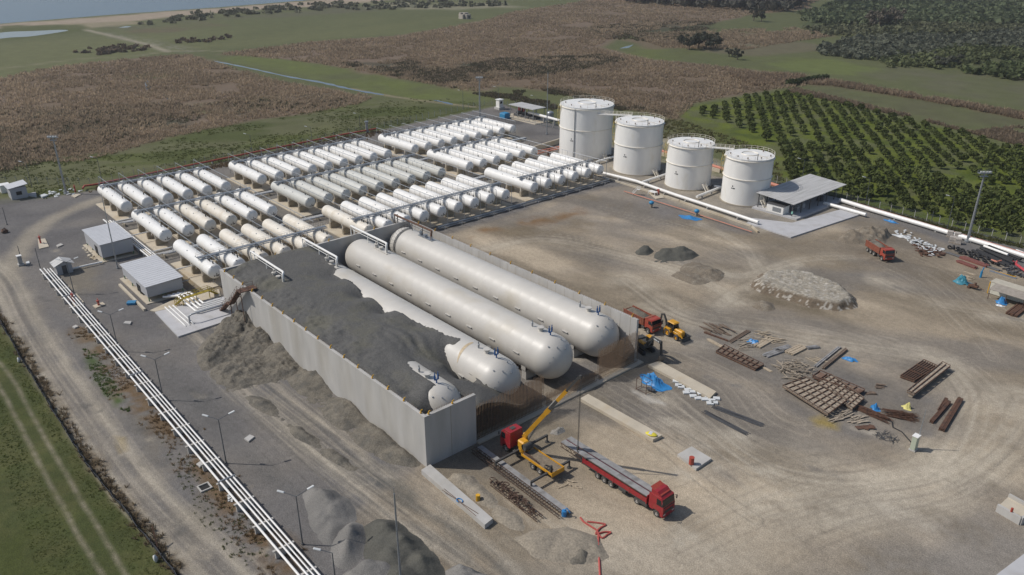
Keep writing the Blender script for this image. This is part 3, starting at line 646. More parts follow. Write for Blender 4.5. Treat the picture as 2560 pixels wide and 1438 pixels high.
# rust stain rings on vessel two: thin bands of discoloured paint
# ------------------------------------------------------------------ dark sand fill: surface through points read off the vessels and walls
def ray_shell(px, py, v):
    d = AX * ((px - CX) / FL) + AD * ((py - CY) / FL) + AF
    # cylinder
    a = d[1] ** 2 + d[2] ** 2; b = 2 * (d[1] * (-v) + d[2] * (H - ZB)); c = v * v + (H - ZB) ** 2 - RB * RB
    D = b * b - 4 * a * c
    if D <= 0:
        t = -b / (2 * a)
    else: t = (-b - math.sqrt(D)) / (2 * a)
    p = d * t
    if p[0] > UN:
        C = np.array([UN, v, ZB]); o = np.array([0, 0, H]) - C; a = d @ d; b = 2 * d @ o; c = o @ o - RB * RB; D = max(b * b - 4 * a * c, 0); t = (-b - math.sqrt(D)) / (2 * a); p = d * t
    return (p[0], p[1], p[2] + H)
cp = []
A2B = [(832, 690), (850, 702), (905, 747), (960, 787), (1040, 815), (1084, 829), (1107, 836), (1137, 843), (1152, 848), (1140, 861), (1129, 865), (1118, 862), (1112, 874), (1118, 899), (1128, 921), (1150, 949), (1168, 968)]
for p in A2B: cp.append(ray_shell(*p, AXES[1]))
A1B = [(1018, 906), (1037, 927), (1054, 940), (1073, 949), (1091, 962), (1082, 968), (1072, 990), (1082, 1022)]
A1R = [(1040, 904), (1072, 925), (1106, 945), (1133, 962), (1151, 987)]
for p in A1B + A1R: cp.append(ray_shell(*p, AXES[0]))
# hidden under the bare parts of vessel one and two
for u in (-92, -89, -86): cp.append((u, 60.9, 6.2))
cp += [(-96, 61.6, 8.0), (-83.6, 60.6, 2.6), (-83.8, 57.8, 3.6), (-82, 56, 4.4), (-81.3, 58.5, 3.0)]
for u in (-97, -93, -89, -85): cp.append((u, 72.9, 6.0 if u > -95 else 7.4))
cp += [(-82.0, 65.2, 6.4), (-81.6, 63.6, 6.0), (-82, 68, 5.5), (-82, 72.7, 2.5), (-100, 66.5, 8.2), (-93, 66.5, 7.4), (-87, 66.5, 6.9), (-105, 66.5, 9.0)]
for u in np.linspace(-152, -100, 9):
    cp += [(u, 54.4, 8.35 + .3 * math.sin(u)), (u, 57.5, 9.0 + .15 * math.sin(u * .7)), (u, 62, 9.15), (u, 67, 9.0 - .25 * (u > -118)), (u, 71.5, 9.05)]
cp += [(-95, 54.4, 8.2), (-90, 54.4, 7.9), (-85, 54.4, 7.4), (-94, 57, 8.2), (-89, 57, 7.6)]
for u in np.linspace(-142, -100, 7): cp.append((u, 75.2, 6.4))
for u in np.linspace(-150, -112, 8): cp.append((u, 73.2, 8.98))
cp += [(-152.5, 74, 9.0), (-150, 75, 8.6), (-147, 74.6, 8.3)]
cp = np.array(cp)
def rbf_fit(P, lam=.02):
    X = P[:, :2]; n = len(X); d = np.linalg.norm(X[:, None] - X[None], axis=2); K = d + lam * np.eye(n) * -1
    A = np.zeros((n + 3, n + 3)); A[:n, :n] = K; A[:n, n] = 1; A[:n, n + 1:] = X; A[n, :n] = 1; A[n + 1:, :n] = X.T
    w_ = np.linalg.solve(A, np.concatenate([P[:, 2], np.zeros(3)]))
    return lambda x, y: sum(w_[i] * np.hypot(x - X[i, 0], y - X[i, 1]) for i in range(n)) + w_[n] + w_[n + 1] * x + w_[n + 2] * y
fz = rbf_fit(cp)
fu = np.arange(U0 + .52, U1 - .53, .3); fv = np.concatenate([np.arange(V0 + .56, 76.2, .25)])
FU, FV = np.meshgrid(fu, fv, indexing='ij'); FZ = fz(FU, FV)
edge = np.clip((np.minimum(FV - V0 - .5, U1 - .5 - FU)) / 2, 0, 1)
rough = fbm(FU * .35, FV * .35, 5, 5) - .5; ridg = np.abs(fbm(FU * .12, FV * .16, 3, 9) - .5)
bandL = np.exp(-((FV - 57.2) / 2.4) ** 2); digz = np.exp(-(((FU + 100) / 9) ** 2 + ((FV - 67.5) / 4.5) ** 2))
dcp = np.full(FU.shape, 1e9)
for q in cp[:len(A2B) + len(A1B) + len(A1R)]: dcp = np.minimum(dcp, np.hypot(FU - q[0], FV - q[1]))
calm = np.clip(dcp / 5 - .15, 0, 1) * np.clip((73.5 - FV) / 2.5, .04, 1)
FZ = FZ + (.25 + .7 * bandL + .4 * digz) * (rough + .5 * (fbm(FU * 1.3, FV * 1.3, 4, 15) - .5)) * 1.2 * calm - .7 * bandL * ridg + digz * .16 * np.sin(FV * 3.0 + 2.2 * np.sin(FU * .5) + 4 * rough) * calm
def shell_top(x, y, v):
    q = RB * RB - (y - v) ** 2 - np.where(x > UN, x - UN, 0) ** 2 - np.where(x < UF, x - UF, 0) ** 2
    return np.where(q > 0, ZB + np.sqrt(np.maximum(q, 0)), 0)
eA2 = [ray_shell(*p, AXES[1])[:2] for p in [tuple(q) for q in spline(A2B, 5)]]
eA1 = [ray_shell(*p, AXES[0])[:2] for p in [tuple(q) for q in spline(A1B, 5)] + [tuple(q) for q in spline(A1R, 4)][::-1]]
eA2 = [(e[0], e[1] + (.55 if e[0] < -101 else 0)) for e in eA2]
po2 = [(-139.4, 73.0), (-138.9, 73.9)] + [e for e in eA2 if e[0] > -138] + [(-81, 69.5), (-78, 72), (-78, 79), (-138.9, 79)]
po1 = eA1[:len([0 for _ in spline(A1B, 5)])] + [(-81.5, 58.2), (-80, 60.6), (-81.5, 63.0)] + eA1[len([0 for _ in spline(A1B, 5)]):]
wob = .5 * (fbm(FU * .5, FV * .5, 4, 41) - .5)
for v, po in ((AXES[1], po2), (AXES[0], po1)):
    sh = shell_top(FU, FV, v); d = poly_sd(FU, FV, po) + wob; on = sh > 0
    FZ = np.where(on & (d < 0), np.minimum(FZ, sh - .06 + np.maximum(d, -1.5) * .45), FZ)
    FZ = np.where(on & (d >= 0), np.maximum(FZ, sh + .02 + np.minimum(d, 3) * .07), FZ)
FZ = np.where((FU > -99) & (FV < 54.9), np.minimum(FZ, 8.2), FZ)
FZ = np.maximum(FZ, .3)
SANDM = mat('dark_sand', (.105, .103, .098), .95, .3, 5, col2=(.125, .12, .098), mix_scale=.14, mix_lo=.5, mix_hi=.66, bump=.9, bscale=2.6, spec=.2)
nu, nv = FU.shape; ii = np.arange(nu - 1)[:, None]; jj = np.arange(nv - 1)[None]
Fq = np.stack([ii * nv + jj, (ii + 1) * nv + jj, (ii + 1) * nv + jj + 1, ii * nv + jj + 1], -1).reshape(-1, 4)
fo = np_mesh('sand_fill', np.stack([FU.ravel(), FV.ravel(), FZ.ravel()], 1), Fq, SANDM, smooth=True)
tag(fo, 'dark grey sand fill heaped between the left bund wall and the second vessel', 'sand fill')
# stones and clods on the fill are part of its surface; the steel stair up the left wall stands beside it
def stair(mb, p0, p1, w, n, tread=.28, railing=1.0, side=None):
    p0, p1 = Vector(p0), Vector(p1); d = p1 - p0; h = Vector((d.x, d.y, 0)).normalized(); s = Vector((-h.y, h.x, 0)) * (w / 2)
    for q in (-1, 1): mb.bar(p0 + s * q, p1 + s * q, .08, .26)
    for i in range(n): c = p0 + d * ((i + .5) / n); mb.bar(c - s, c + s, .26, .05)
def rails(mb, pts, h=1.0, n=None, r=.03, mid=True):
    P = [Vector(p) for p in pts]; up = Vector((0, 0, h))
    mb.tube([p + up for p in P], r, 6)
    if mid: mb.tube([p + up * .5 for p in P], r * .8, 6)
    for a, b in zip(P[:-1], P[1:]):
        k = n or max(1, int((b - a).length / 1.3))
        for i in range(k): q = a + (b - a) * (i / k); mb.bar(q, q + up, r * 2)
    mb.bar(P[-1], P[-1] + up, r * 2)
t = thing('wall_stair', 'rusty brown steel stair climbing the outside of the left bund wall', 'stair', (-146, 52.7, 0))
SV = 52.55; f0, f1, f2, f3, f4 = (-152.2, SV, .2), (-147.6, SV, 3.7), (-146.4, SV, 3.7), (-140.6, SV, 8.75), (-139.0, SV, 8.85)
m = MB(); stair(m, f0, f1, 1.25, 14); stair(m, f2, f3, 1.25, 18); m.box((-147, SV, 3.68), (1.5, 1.35, .12)); m.box((-139.7, SV + 1.0, 8.92), (1.9, 3.6, .14))
for p, q in ((f0, f1), (f2, f3)): p, q = Vector(p), Vector(q); m.bar(p - Vector((0, 0, .16)), q - Vector((0, 0, .16)), 1.2, .06)
m.build('flight', RUST, t)
m = MB()
for s_ in (-.6, .6): rails(m, [Vector(p) + Vector((0, s_, 0)) for p in ((f0, f1, f2, f3, f4) if s_ < 0 else (f0, f1, f2, f3))], 1.0, r=.028)
rails(m, [(-138.8, SV - .6, 8.9), (-138.8, SV + 2.7, 8.9)], 1.0, r=.028); rails(m, [(-140.6, SV + .8, 8.9), (-140.6, SV + 2.7, 8.9)], 1.0, r=.028)
m.build('handrail', RUST, t)
m = MB()
for u, z in ((-147.0, 3.6), (-140.6, 8.6), (-143.6, 6.0)): m.bar((u, SV - .8, z), (u, 53.8, z), .12); m.bar((u, SV, 0), (u, SV, z), .12)
m.build('bracket', RUST, t)

# ------------------------------------------------------------------ rows of small horizontal gas tanks
DV, VL0 = 5.685, 56.6
TIP = {1: -225.15, 2: -194.7, 3: -164.05}; TL = 22.6; RS, ZS = 1.62, 3.85
BLK = {'left': [VL0 + i * DV for i in range(6)], 'middle': [96.45 + i * 5.69 for i in range(9)], 'right': [153.1 + i * 5.66 for i in range(9)]}
CNT = {('left', 1): 6, ('left', 2): 6, ('left', 3): 6, ('middle', 1): 9, ('middle', 2): 9, ('middle', 3): 9, ('right', 1): 9, ('right', 2): 6, ('right', 3): 6}
ORD = ['first', 'second', 'third', 'fourth', 'fifth', 'sixth', 'seventh', 'eighth', 'ninth']
RNAME = {1: 'back', 2: 'middle', 3: 'front'}
def make_tank(paint, marked, cat_front):
    t = thing('gas_tank', '', 'gas tank')
    m = MB(Matrix.Translation((0, 0, ZS))); e = .5
    hl = [(RS * math.cos(math.pi / 2 * i / 8), e * RS * math.sin(math.pi / 2 * i / 8)) for i in range(9)]
    pr = [(r, -TL + e * RS - h) for r, h in hl][::-1] + [(RS, x) for x in np.linspace(-TL + 2, -2, 8)] + [(r, -e * RS + h) for r, h in hl]
    m.lathe(pr, 32, axis='x'); m.build('shell', paint, t, smooth=40, local=True)
    for x in (-5.2, -11.6, -18.2):
        m = MB(); m.box((x, 0, .95), (.75, 2.9, 1.9)); p = m.build('support_pier', CONCD, t, local=True)
        m = MB(); a = [(y, z) for y, z in ((-1.35, 1.9), (1.35, 1.9), (1.55, 3.2), (.9, 2.45), (0, 2.26), (-.9, 2.45), (-1.55, 3.2))]
        m.add([(x + s * .17, y, z) for s in (-1, 1) for y, z in a], [tuple(range(6, -1, -1)), tuple(range(7, 14))] + [(i, (i + 1) % 7, 7 + (i + 1) % 7, 7 + i) for i in range(7)])
        m.build('saddle', CREAM, t, local=True)
    # nozzles and valves on the crest
    xs = (-3.2, -4.1, -1.4) if cat_front else (-21, -17.4, -3.4)
    for x in xs:
        m = MB(Matrix.Translation((x, .15, ZS + RS - .05))); m.cyl((0, 0, 0), (0, 0, .32), .13, 8); m.cyl((0, 0, .3), (0, 0, .62), .17, 8); m.build('valve', DSTEEL, t, local=True)
    for x in (-9, -14):
        a = R(35); m = MB(); q = Vector((x, -RS * math.sin(a), ZS + RS * math.cos(a))); d = Vector((0, -math.sin(a), math.cos(a))); m.cyl(q - d * .05, q + d * .14, .14, 8); m.build('nozzle', GALV, t, local=True)
    if cat_front:
        m = MB(); m.cyl((-2.5, 0, ZS - RS + .1), (-2.5, 0, .3), .07, 6); m.cyl((-2.5, 0, 1.4), (-2.5, 0, 1.8), .16, 8); m.build('drain_pipe', GALV, t, local=True)
    def head(y, z): # x of the near head at y, z
        q = (y * y + (z - ZS) ** 2) / RS ** 2; return -e * RS + e * RS * math.sqrt(max(0, 1 - q)) + .02
    m = MB()
    if marked:
        def blk(y, z, w, h): x = head(y, z); m.box((x, y, z), (.05, w, h))
        m.add([(head(.1, 3.55) + .02, .1 - .13, 3.45), (head(.1, 3.5) + .02, .1 + .13, 3.45), (head(.1, 3.7) + .02, .1, 3.75)], [(0, 1, 2)])
        blk(.1, 3.36, .2, .09)
        for y, w in ((-.42, .2), (-.2, .12)): blk(y, 3.05 if y < -.3 else 3.05, w, .26 if y < -.3 else .07)
        for y in (.02, .22, .42, .6): blk(y, 3.07, .13, .27)
        blk(-.55, ZS + 1.35, .3, .16)
    else:
        for y, z in ((.1, 3.35), (.15, 2.75)): m.cyl((head(y, z) - .1, y, z), (head(y, z) + .03, y, z), .1, 8)
    m.build('marking' if marked else 'head_nozzle', MARK if marked else GALV, t, local=True)
    return t
protos = {}
for (b, r), n in CNT.items():
    for i in range(n):
        if b == 'left': pc = 'cream' if (r == 3 and i >= 2) or (r == 2 and i in (2, 3)) else 'white'
        elif b == 'middle': pc = 'greyish' if r == 2 else ('cream' if r == 3 and i == 0 else 'white')
        else: pc = 'white'
        key = (pc, r > 1, r == 3); loc = (TIP[r], BLK[b][i], 0)
        cw = {'cream': 'cream stained', 'white': 'white', 'greyish': 'greyish white'}[pc]
        lab = f'{cw} horizontal gas tank, {ORD[i]} from left, {RNAME[r]} row of the {b} block'
        if key not in protos:
            o = make_tank({'cream': CREAM, 'white': WHITE, 'greyish': GREYW}[pc], r > 1, r == 3); protos[key] = o; o.location = loc; o['label'] = lab; o['group'] = 'rows of small horizontal gas tanks'
        else: dup(protos[key], loc, 0, lab)
# pads under each row and block
for (b, r), n in CNT.items():
    v0_, v1_ = BLK[b][0] - 3.0, BLK[b][n - 1] + 3.0
    m = MB(); m.box((TIP[r] - 11.2, (v0_ + v1_) / 2, .11), (20.5, v1_ - v0_, .22)); tag(m.build('concrete_pad', CONCP), f'beige concrete pad under the {RNAME[r]} row of the {b} tank block', 'concrete pad')
# catwalks over the tanks
for (b, r), n in CNT.items():
    u = TIP[r] + (-18.9 if r < 3 else -6.1); v0_, v1_ = BLK[b][0] - 1.6, BLK[b][n - 1] + (2.4 if b != 'right' else 1.5); z = ZS + RS + .42
    t = thing('catwalk', f'galvanised catwalk crossing the {RNAME[r]} row of the {b} tank block', 'catwalk', (u, v0_, z), group='catwalks over the tank rows')
    m = MB(); m.box((u, (v0_ + v1_) / 2, z), (.95, v1_ - v0_, .07)); m.bar((u - .47, v0_, z - .05), (u - .47, v1_, z - .05), .06, .2); m.bar((u + .47, v0_, z - .05), (u + .47, v1_, z - .05), .06, .2); m.build('deck', GALV, t)
    m = MB()
    for s in (-.5, .5): rails(m, [(u + s, v0_, z), (u + s, v1_, z)], 1.0, r=.022)
    m.bar((u - .5, v0_, z + 1), (u + .5, v0_, z + 1), .04); m.build('handrail', CREAM if r == 3 else GALV, t)
    m = MB()
    for q in range(n): m.bar((u, BLK[b][q], ZS + RS - .1), (u, BLK[b][q], z), .12); m.bar((u + .3, BLK[b][q] + DV / 2, 0.2), (u + .3, BLK[b][q] + DV / 2, z), .08) if q < n - 1 else None
    m.tube([(u + .75, v0_, z - .25), (u + .75, v1_, z - .25)], .09, 6); m.tube([(u + 1.0, v0_, z - .25), (u + 1.0, v1_, z - .25)], .06, 6)
    m.build('support', GALV, t)
    vl = (BLK[b][0] + BLK[b][1]) / 2; m = MB(); stair(m, (u + 2.6, vl, .3), (u + .5, vl, z), .7, 16); m.build('stair_flight', GALV, t)
# overhead cooling-water lines, one above each file of tanks
for b in BLK:
    for i, v in enumerate(BLK[b]):
        rows = [r for r in (1, 2, 3) if CNT[(b, r)] > i]
        ua, ub = TIP[min(rows)] - 25.6, TIP[max(rows)] + (1.6 if max(rows) == 3 else .4)
        if b == 'left' and i == 5: ub = TIP[3] - 8
        ww = v + 2.3 if b == 'left' and False else v + .25
        t = thing('cooling_pipe', f'thin overhead water line along file {ORD[i]} from left of the {b} tank block', 'pipe', (ua, ww, 0), group='overhead cooling lines above the tanks')
        m = MB(); m.tube([(ua, ww, .3), (ua, ww, 6.95), (ua + .1, ww, 7.05), (ub - .1, ww, 7.05), (ub, ww, 6.95), (ub, ww, .2)] if b != 'left' else [(ua, ww, .3), (ua, ww, 6.95), (ua + .1, ww, 7.05), (ub, ww, 7.05)], .075, 6); m.build('pipe', GALV, t)
        m = MB()
        for r in rows:
            for x in np.arange(TIP[r] - 20.5, TIP[r] - 1, 2.4): m.bar((x, ww, ZS + RS - .1), (x, ww, 7.02), .055)
        m.build('hanger', GALV, t)
# header pipes and cross gutters between the rows
for r, (uu, lab) in {2: (-191.2, 'bundle of thin white pipes between the middle and front tank rows'), 1: (-221.6, 'bundle of thin white pipes between the back and middle tank rows')}.items():
    t = thing('pipe_bundle', lab, 'pipes', (uu, 51, 0)); v1_ = 201 if r == 1 else 184
    for k, du in enumerate((-.7, -.2, .3, .8)):
        m = MB(); m.tube([(uu + du, 52 + k, .95), (uu + du, v1_, .95)], .13, 6); m.build('pipe', WHITE if k < 3 else GALV, t)
    m = MB()
    for v in np.arange(54, v1_, 6): m.box((uu, v, .42), (2.2, .3, .84))
    m.build('sleeper', CONCD, t)
# fire-water main in front of the front row, lying on low stools
t = thing('ground_pipe', 'long grey steel pipe on low stools before the front tank row', 'pipe', (-162.6, 117, 0))
m = MB(); m.tube([(-166, 183.6, .75), (-163, 183.6, .75), (-162.6, 183.2, .75), (-162.5, 116, .75)], .26, 10); m.build('main_pipe', GALV, t, smooth=50)
m = MB(); m.tube([(-162.0, 183, .45), (-162.0, 116, .45)], .12, 8); m.build('side_pipe', GALV, t, smooth=50)
m = MB()
for v in np.arange(118, 183, 5.69): m.box((-162.3, v, .22), (1.1, .25, .44))
m.build('stool', CONC, t)

# ------------------------------------------------------------------ four upright storage tanks
ST = [(-192.41, 203.41, 9.27, 17.7, 'largest white storage tank, leftmost of the four, tall with a grey drain line'), (-166.4, 201.08, 7.75, 16.26, 'second tallest white storage tank, joined by footbridge to the largest one'),
      (-144.63, 199.78, 6.95, 13.33, 'shorter white storage tank, third from the left'), (-123.91, 199.72, 6.81, 13.49, 'white storage tank nearest the open shed, rightmost of four')]
GRAFF = mat('ladder_paint', (.55, .42, .12), .6, .2, 2, col2=(.12, .30, .42), mix_scale=1.2)
for u, v, r, h, lab in ST:
    t = thing('storage_tank', lab, 'storage tank', (u, v, 0), group='white upright storage tanks')
    L_ = lambda: MB(Matrix.Translation((u, v, 0)))
    m = L_(); m.lathe([(r, .25), (r, h)], 72); m.build('shell', WHITE, t, smooth=40)
    m = L_(); m.lathe([(r + .06, h - .02), (r + .06, h + .06), (r * .55, h + .06 + r * .022), (0.01, h + .06 + r * .04)], 72); m.build('roof', WHITE, t, smooth=40)
    m = L_(); m.lathe([(r * .32, h + .12 + r * .028), (r * .32 + .12, h + .3 + r * .028), (r * .32 + .24, h + .12 + r * .028)], 40); m.bar((r * .34, 0, h + .4), (r * .9, 0, h + .25), .1); m.build('roof_ring', CREAM, t)
    m = L_(); m.lathe([(r, h * .56), (r + .22, h * .56 + .05), (r + .22, h * .56 + .16), (r, h * .56 + .2)], 72); m.lathe([(r, h - .55), (r + .3, h - .5), (r + .3, h - .42), (r, h - .4)], 72); m.build('wind_girder', CREAM, t)
    m = L_(); m.lathe([(r + .35, 0.0), (r + .35, .25), (r - .2, .26)], 72); m.build('base_ring', CONCD, t)
    m = L_()
    for z in (.55, 1.1): m.lathe([(r + .05, h + z - .03), (r + .09, h + z), (r + .05, h + z + .03), (r + .01, h + z), (r + .05, h + z - .03)], 64)
    for a in np.linspace(0, 2 * math.pi, 25)[:-1]: m.bar((r + .05 and (r + .05) * math.cos(a), (r + .05) * math.sin(a), h), ((r + .05) * math.cos(a), (r + .05) * math.sin(a), h + 1.12), .06)
    m.build('handrail', CREAM, t)
    m = L_()
    for a, q in ((.4, .85), (2.2, .85), (3.9, .8), (4.6, .75), (5.2, .86), (1.4, .8), (5.9, .8)):
        m.cyl((r * q * math.cos(a), r * q * math.sin(a), h), (r * q * math.cos(a), r * q * math.sin(a), h + .5), .14, 8); m.cyl((r * q * math.cos(a), r * q * math.sin(a), h + .5), (r * q * math.cos(a), r * q * math.sin(a), h + .58), .22, 8)
    m.build('roof_vent', RUST, t)
    # spiral stair up the left flank with painted guard
    a0 = math.atan2(-v, -u)  # towards the camera
    m = L_(); ss = [(a0 - R(70) - R(75) * k / 30, 1 + (h - 1) * (1 - k / 30)) for k in range(31)]
    for (aa, za), (ab, zb) in zip(ss[:-1], ss[1:]):
        for rr_ in (r + .15, r + .95): m.bar((rr_ * math.cos(aa), rr_ * math.sin(aa), za), (rr_ * math.cos(ab), rr_ * math.sin(ab), zb), .06, .22)
        m.bar(((r + .15) * math.cos(aa), (r + .15) * math.sin(aa), za), ((r + .95) * math.cos(aa), (r + .95) * math.sin(aa), za), .22, .05)
    m.tube([((r + .95) * math.cos(a), (r + .95) * math.sin(a), z + 1) for a, z in ss], .05, 6); m.build('spiral_stair', GRAFF, t)
    # lettering patch low on the sunlit side
    m = L_(); am = a0 - R(32)
    for k, (da, z, w_, hh) in enumerate(((0, h * .36 + .62, .3, .42), (-.035, h * .36, .3, .28), (.0, h * .36, .12, .1), (.022, h * .36, .24, .3), (.052, h * .36, .24, .3), (.08, h * .36, .24, .3))):
        a = am + da * 8 / r; m.push(Matrix.Rotation(a, 4, 'Z')); m.box((r + .01, 0, z), (.04, w_, hh)); m.pop()
    m.build('marking', MARK, t)
    # access stair and valve set at the base on the right
    ab = a0 + R(38); m = L_(); bx, by = math.cos(ab), math.sin(ab); p0 = Vector((bx * (r + 3.2), by * (r + 3.2), .1)); p1 = Vector((bx * (r + .9), by * (r + .9), 2.2)); stair(m, p0, p1, .9, 8); rails(m, [p0 + Vector((-by * .45, bx * .45, 0)), p1 + Vector((-by * .45, bx * .45, 0))], .9); m.build('access_stair', CREAM, t)
    ac = a0 + R(52); m = L_()
    for k in range(3): b_ = ac + R(5 * k); m.tube([(r * math.cos(b_), r * math.sin(b_), .8), ((r + 1.6) * math.cos(b_), (r + 1.6) * math.sin(b_), .8), ((r + 1.6) * math.cos(b_), (r + 1.6) * math.sin(b_), 1.6)], .18, 8)
    m.build('inlet_valve', DSTEEL, t)
    if h > 17:
        a = a0 - R(25); m = L_(); m.cyl(((r + .12) * math.cos(a), (r + .12) * math.sin(a), .3), ((r + .12) * math.cos(a), (r + .12) * math.sin(a), h - .3), .14, 8); m.build('drain_line', GALV, t)
    a = a0 + R(20)
    m = L_(); m.tube([((r - .4) * math.cos(a), (r - .4) * math.sin(a), h + .1), ((r - .4) * math.cos(a), (r - .4) * math.sin(a), h + 1.6)], .1, 6); m.build('roof_post', DSTEEL, t)
def footbridge(a, b, za, zb, lab):
    pa, pb = Vector((*a, za)), Vector((*b, zb)); t = thing('footbridge', lab, 'footbridge', ((pa.x + pb.x) / 2, (pa.y + pb.y) / 2, min(za, zb)))
    d = (pb - pa); hd = Vector((d.x, d.y, 0)).normalized(); s = Vector((-hd.y, hd.x, 0)) * .5
    m = MB(); m.bar(pa, pb, 1.0, .12); m.bar(pa + s, pb + s, .1, .3); m.bar(pa - s, pb - s, .1, .3); m.build('deck', WHITE, t)
    m = MB(); rails(m, [pa + s, pb + s], 1.1, r=.03); rails(m, [pa - s, pb - s], 1.1, r=.03); m.build('handrail', CREAM, t)
def edge_pt(i, ang): u, v, r, h, _ = ST[i]; return (u + r * math.cos(ang), v + r * math.sin(ang))
footbridge(edge_pt(0, R(-22)), edge_pt(1, R(150)), 15.9, 16.35, 'white footbridge stepping from the largest storage tank to the second')
footbridge(edge_pt(2, R(-12)), edge_pt(3, R(165)), 13.4, 13.6, 'white railed footbridge linking the two shorter storage tanks')
# ------------------------------------------------------------------ heaps of soil, sand and gravel
HEAPM = {
 'soil': mat('heap_soil', (.165, .148, .120), .95, .35, 4.5, col2=(.105, .098, .085), mix_scale=.5, mix_lo=.42, mix_hi=.66, bump=1, bscale=5, spec=.2),
 'gravel': mat('heap_gravel', (.17, .163, .152), .95, .3, 8.0, col2=(.21, .20, .185), mix_scale=.2, mix_lo=.5, mix_hi=.62, bump=.6, bscale=5, spec=.2),
 'dark': mat('heap_dark_sand', (.092, .090, .078), .95, .28, 6, col2=(.115, .11, .092), mix_scale=.25, bump=.6, bscale=4, spec=.2),
 'rubble': mat('heap_rubble', (.34, .31, .26), .95, .3, 3.0, bump=.8, bscale=3.5, spec=.2, attr='Col'),
 'earth': mat('heap_earth', (.185, .155, .118), .95, .35, 5, col2=(.25, .22, .175), mix_scale=.6, mix_lo=.5, mix_hi=.7, bump=.8, bscale=3, spec=.2),
 'pit': mat('heap_pit_gravel', (.27, .235, .185), .95, .3, 4, bump=.7, bscale=6, spec=.2)}
def heap(name, px, peaks, m, label, cat='heap', step=.3, rough=.35, rsc=.5, slope=None, pix=True, furrow=0, fang=0, plateau=None, seed=0, tone=None):
    """outline on the ground + (x, y, height, radius) peaks; keeps to the outline"""
    poly = P2(px) if pix else px
    pk = [((*G(p[0], p[1])[:2], p[2], p[3]) if pix else p) for p in peaks]
    xs = [p[0] for p in poly]; ys = [p[1] for p in poly]
    X, Y = np.meshgrid(np.arange(min(xs) - step, max(xs) + 2 * step, step), np.arange(min(ys) - step, max(ys) + 2 * step, step), indexing='ij')
    d = -poly_sd(X, Y, poly) + .8 * (fbm(X * .6, Y * .6, 3, seed) - .5)
    h = np.zeros(X.shape)
    for a, b, hh, rr_ in pk:
        c = np.clip(1 - np.hypot(X - a, Y - b) / rr_, 0, 1); c = np.where(c < .15, c * c * 3.3, c - .0757) / .9243; c = np.where(c > .9, .9 + (c - .9) * .5, c)
        h = np.maximum(h, hh * c)
    if plateau: h = np.maximum(h, plateau * np.clip(d / (plateau * 1.3), 0, 1))
    e = np.clip(d / (slope or 1.4), 0, 1)
    n = fbm(X * rsc, Y * rsc, 5, seed + 3) - .5; r2 = np.abs(fbm(X * rsc * .6, Y * rsc * .6, 3, seed + 8) - .5)
    n = n * .6 + .5 * (fbm(X * rsc * 3.1, Y * rsc * 3.1, 4, seed + 21) - .5); r2 = .5 * r2 + .5 * np.abs(fbm(X * rsc * 2.2, Y * rsc * 2.2, 3, seed + 31) - .5)
    h = (h * (1 + rough * n * 1.6) + rough * 1.3 * n - rough * r2 * 1.2 + rough * .5) * e
    if furrow: h = h + furrow * np.sin((X * math.cos(fang) + Y * math.sin(fang)) * 2.6 + 2 * n) * e * np.clip(h, 0, 1)
    h = np.where(d < -.2, -.4, h - .12)
    keep = (d > -step * 2.5); nx, ny = X.shape
    F_ = []; kk = keep[:-1, :-1] & keep[1:, :-1] & keep[:-1, 1:] & keep[1:, 1:]
    I, J = np.where(kk); F_ = np.stack([I * ny + J, (I + 1) * ny + J, (I + 1) * ny + J + 1, I * ny + J + 1], 1)
    used = np.unique(F_); rm = np.full(nx * ny, -1); rm[used] = np.arange(len(used))
    V = np.stack([X.ravel(), Y.ravel(), h.ravel()], 1)[used]; c = np.array([V[:, 0].mean(), V[:, 1].mean(), 0])
    cols = None
    if tone:
        tz = np.clip((V[:, 2] - tone[2]) / .35 + 1.2 * (fbm(V[:, 0] * .5, V[:, 1] * .5, 3, 4) - .5), 0, 1)[:, None]; cols = np.array(tone[0]) * (1 - tz) + np.array(tone[1]) * tz
        sp = (fbm(V[:, 0] * 2.5, V[:, 1] * 2.5, 3, 14) > .62)[:, None]; cols = np.where(sp, np.array((.40, .37, .32)), cols)
    o = np_mesh(name, V - c, rm[F_], HEAPM[m] if isinstance(m, str) else m, cols, smooth=True); o.location = c
    return tag(o, label, cat)
heap('soil_heap', [(485, 880), (545, 800), (620, 788), (650, 800), (690, 840), (760, 905), (770, 950), (700, 965), (560, 990), (495, 930)],
     [(615, 812, 3.2, 7), (560, 862, 1.9, 7), (655, 850, 2.5, 7), (520, 892, 1.2, 6), (610, 925, .9, 7), (700, 915, 1.0, 6)], 'soil', 'churned brown-grey soil heap against the left bund wall by the slab', slope=2.2, rough=.55, rsc=.9, furrow=.10, fang=.7, step=.22)
heap('sand_berm', [(640, 830), (700, 850), (800, 930), (880, 1000), (980, 1090), (1050, 1150), (1066, 1168), (1030, 1175), (930, 1150), (820, 1070), (720, 970), (650, 900)],
     [(720, 880, 2.4, 6), (800, 950, 2.1, 6), (880, 1025, 1.8, 5.5), (950, 1090, 1.5, 5), (1010, 1140, 1.2, 4)], 'soil', 'low sloping soil berm along the foot of the left bund wall', rough=.4, rsc=.5, seed=4)
heap('spoil_strip', [(590, 970), (680, 1000), (760, 1070), (850, 1130), (920, 1180), (880, 1190), (780, 1130), (690, 1060), (600, 1000)],
     [(660, 1010, .8, 5), (760, 1090, .9, 5), (850, 1150, .7, 5)], 'soil', 'long low strip of churned spoil beside the dirt track', rough=.35, rsc=.6, seed=6)
